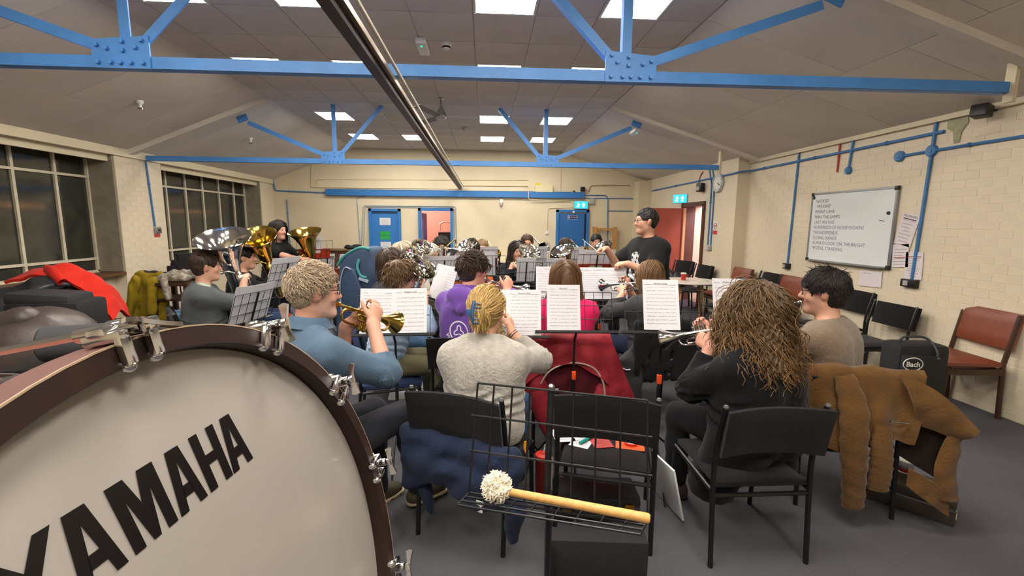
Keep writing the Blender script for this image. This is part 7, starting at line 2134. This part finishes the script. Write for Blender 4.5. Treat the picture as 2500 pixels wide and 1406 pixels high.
MB().box((0, 0, .41), (.62, .34, .82), bev=.02).build('body', black_pl, t); MB().box((0, 0, .825), (.63, .35, .02)).build('lid', black_pl, t, 0)
for x in (-.2, .2): MB().box((x, -.175, .70), (.05, .012, .06), bev=.004).build('latch', steel, t)
# table with piled bags under the window
t = thing('bench', 'low dark bench under the window heaped with bags', 'bench', (-4.40, 4.55, 0))
MB().box((0, 0, .44), (1.1, 1.9, .05)).build('top', wood_d, t, 0)
for sx in (-.5, .5):
    for sy in (-.88, .88): MB().box((sx, sy, .21), (.06, .06, .42)).build('leg', wood_d, t, 0)
t = thing('backpack', 'bulky black bag heaped highest under the red jacket', 'bag', (-4.35, 4.72, .465))
drape(t, 'body', bag_m, [(V(-.15, -.2, .25), V(-.1, .25, .28), .24, .26), (V(.05, 0, .4), V(.1, .3, .38), .18, .18)], h=.018, amp=.016, freq=16, planes=[(V(0, 0, .002), V(0, 0, -1))])
MB().tube([(.1, -.3, .4), (.22, -.2, .5), (.25, .0, .5), (.2, .15, .42)], .02, 8, smooth=4).build('strap', M('strap_grey', '#34373d', .5), t)
t = thing('jacket', 'bright red jacket thrown over the black bags under the window', 'jacket', (-4.28, 4.78, .465))
brd = cloth_m('bright_red', '#c42a1c', 70, .3)
cloth(t, 'jacket_body', brd, lambda u, v: (V(-.34, .05, .62) * (1 - u) ** 2 + 2 * V(.22, .10, .90) * u * (1 - u) + V(.52, .16, .22) * u ** 2) + V(.10 * v - .16 * v * u, -.16 + .36 * v, -.10 * abs(v - .5) * 2 - .02 * v), 30, 14, .03, .016, 14, 1, .012, 3)
sleeve(t, 'sleeve', brd, [(.05, -.10, .66), (.16, -.16, .62), (.24, -.18, .54)], [.04, .05, .045], .6, seed=3)
t = thing('instrument_case', 'black square-shouldered case on the end of the bench', 'case', (-3.92, 4.40, .465), rd(8))
MB().box((0, 0, .20), (.56, .42, .40), bev=.04).build('body', bag_m, t); MB().box((-.05, 0, .42), (.50, .36, .12), eul(0, .08, 0), bev=.05).build('lid', M('dark_grey_nylon', '#2a2b2f', .7, bump=(60, .3)), t)
MB().tube([(-.1, -.22, .25), (0, -.25, .27), (.1, -.22, .25)], .012, 8).build('handle', black_pl, t)
t = thing('backpack', 'dark bundle at the far left edge of the photo', 'bag', (-4.55, 3.95, .465))
drape(t, 'body', cloth_m('blue_black', '#14181f', 80, .4), [(V(0, -.25, .2), V(0, .25, .22), .19, .18)], h=.02, amp=.014, freq=18, planes=[(V(0, 0, .002), V(0, 0, -1))])
MB().tube([(.12, -.2, .34), (.18, 0, .40), (.12, .2, .34)], .015, 8, smooth=4).build('strap', MATS['strap_grey'], t)
t = thing('shopping_bag', 'pale paper bag at the far left among the bags', 'bag', (-3.98, 3.72, .0))
MB().box((0, 0, .36), (.30, .2, .72), bev=.01).build('body', M('pale_bag', '#b9b4a8', .7), t); MB().tube([(-.06, 0, .72), (-.05, 0, .80), (.05, 0, .80), (.06, 0, .72)], .006, 6, smooth=3).build('handle', pine, t)
t = thing('shoulder_bag', 'low black bag on the floor by the left pier', 'bag', (-3.30, 4.55, 0))
drape(t, 'body', bag_m, [(V(-.2, 0, .2), V(.2, 0, .2), .2, .2), (V(-.15, 0, .45), V(.15, 0, .45), .17, .17)], h=.018, amp=.012, freq=18, planes=[(V(0, 0, .003), V(0, 0, -1))])
MB().ball((-.12, -.2, .5), .018, 8).build('clasp', chrome, t)
t = thing('folded_cloth', 'blue denim bundle on a brown box near the left pier', 'cloth', (-3.20, 5.05, .54))
drape(t, 'folds', jeans, [(V(-.15, 0, .05), V(.18, .05, .06), .06, .06)], h=.012, amp=.01); drape(t, 'folds', jeans, [(V(-.1, -.1, .04), V(.15, -.08, .04), .045, .05)], h=.012, amp=.008)
t = thing('wooden_box', 'dark brown box under the blue denim bundle', 'box', (-3.18, 5.02, 0))
MB().box((0, 0, .26), (.50, .4, .52), bev=.01).build('body', wood_d, t); MB().box((0, 0, .525), (.52, .42, .03)).build('lid', wood_d, t, 0)
# stool with patterned cushion and yellow coat
t = thing('side_table', 'tall dark wooden stand by the left pier with a patterned cushion on top', 'table', (-3.95, 6.15, 0))
MB().box((0, 0, .80), (.46, .46, .04)).build('top', wood_d, t, 0); MB().box((0, 0, .60), (.40, .40, .03)).build('shelf', wood_d, t, 0); MB().box((0, 0, .30), (.40, .40, .03)).build('shelf', wood_d, t, 0)
for sx in (-.2, .2):
    for sy in (-.2, .2): MB().box((sx, sy, .39), (.045, .045, .78)).build('leg', wood_d, t, 0)
t = thing('cushion', 'patterned grey and yellow cloth draped on the dark wooden stand', 'cushion', (-3.95, 6.13, .825))
pat = M('patterned_cloth', '#8f877a', .8, var=(26, .6), bump=(40, .3))
drape(t, 'cover', pat, [(V(-.15, -.1, .05), V(.15, -.1, .05), .06, .06), (V(-.15, .12, .06), V(.15, .12, .07), .07, .07)], h=.013, amp=.008, planes=[(V(0, 0, .0), V(0, 0, -1))]); drape(t, 'hanging_flap', pat, [(V(.0, -.265, .03), V(.03, -.275, -.17), .045, .045)], h=.012, amp=.006)
t = thing('coat', 'mustard yellow coat hanging from the dark wooden stand', 'coat', (-4.25, 6.05, 0))
yel = cloth_m('mustard', '#8a7414', 70, .35, var=(8, .15))
drape(t, 'coat_body', yel, panel(0, 0, 5, lambda u: V(-.12 + .24 * u, -.02, .90), lambda u: V(-.22 + .40 * u, -.05, .10), .05), h=.014, amp=.014, freq=28, planes=[(V(0, 0, .01), V(0, 0, -1))])
drape(t, 'sleeve', yel, [(V(-.10, -.10, .86), V(-.20, -.12, .42), .06, .05)], h=.013, amp=.009); drape(t, 'sleeve', yel, [(V(.10, -.10, .84), V(.08, -.13, .45), .06, .05)], h=.013, amp=.009)
drape(t, 'collar', M('dark_cloth', '#23262a', .9, bump=(30, .5)), [(V(-.05, 0, .93), V(.10, 0, .93), .035, .035)], h=.012, amp=.004)
t = thing('plastic_bag', 'orange-brown paper bag under the dark wooden stand', 'bag', (-3.95, 5.85, .0)); drape(t, 'body', M('orange_bag', '#8e5a2a', .7), [(V(0, 0, .12), V(.02, 0, .30), .11, .06)], h=.014, amp=.008, planes=[(V(0, 0, .003), V(0, 0, -1))]); MB().tube([(-.03, 0, .34), (0, 0, .40), (.04, 0, .34)], .006, 6).build('handle', pine, t)
for k_ in range(4):
    t = thing('stacked_chair_back', ('lowest', 'second', 'third', 'topmost')[k_] + ' of four black folded chair backs piled by the far window', 'chair', (-4.72 + .03 * k_, 7.35 + .05 * k_, .0 + .0 * k_), rd(70 + 4 * k_))
    t.name = 'folded_chair'
    MB().box((0, .02 * k_, .78 + .085 * k_), (.48 - .03 * k_, .05, .10), bev=.015).build('backrest', fab_b, t)
    for s in (-1, 1): MB().tube([(s * .2, 0, 0), (s * .2, .02 * k_, .80 + .085 * k_)], .011, 8).build('leg', tube_m, t)
# black boom stand among the back rows
t = thing('microphone_stand', 'black boom stand with round weight between the back rows', 'stand', (.22, 6.55, 0))
MB().lathe([(.14, 0), (.14, .02), (.03, .03)], n=20).build('base', black_pl, t); MB().tube([(0, 0, .02), (0, 0, 1.16)], .011, 8).build('pole', black_pl, t); MB().cyl((0, 0, .94), (0, 0, .98), .06).build('collar', black_pl, t)
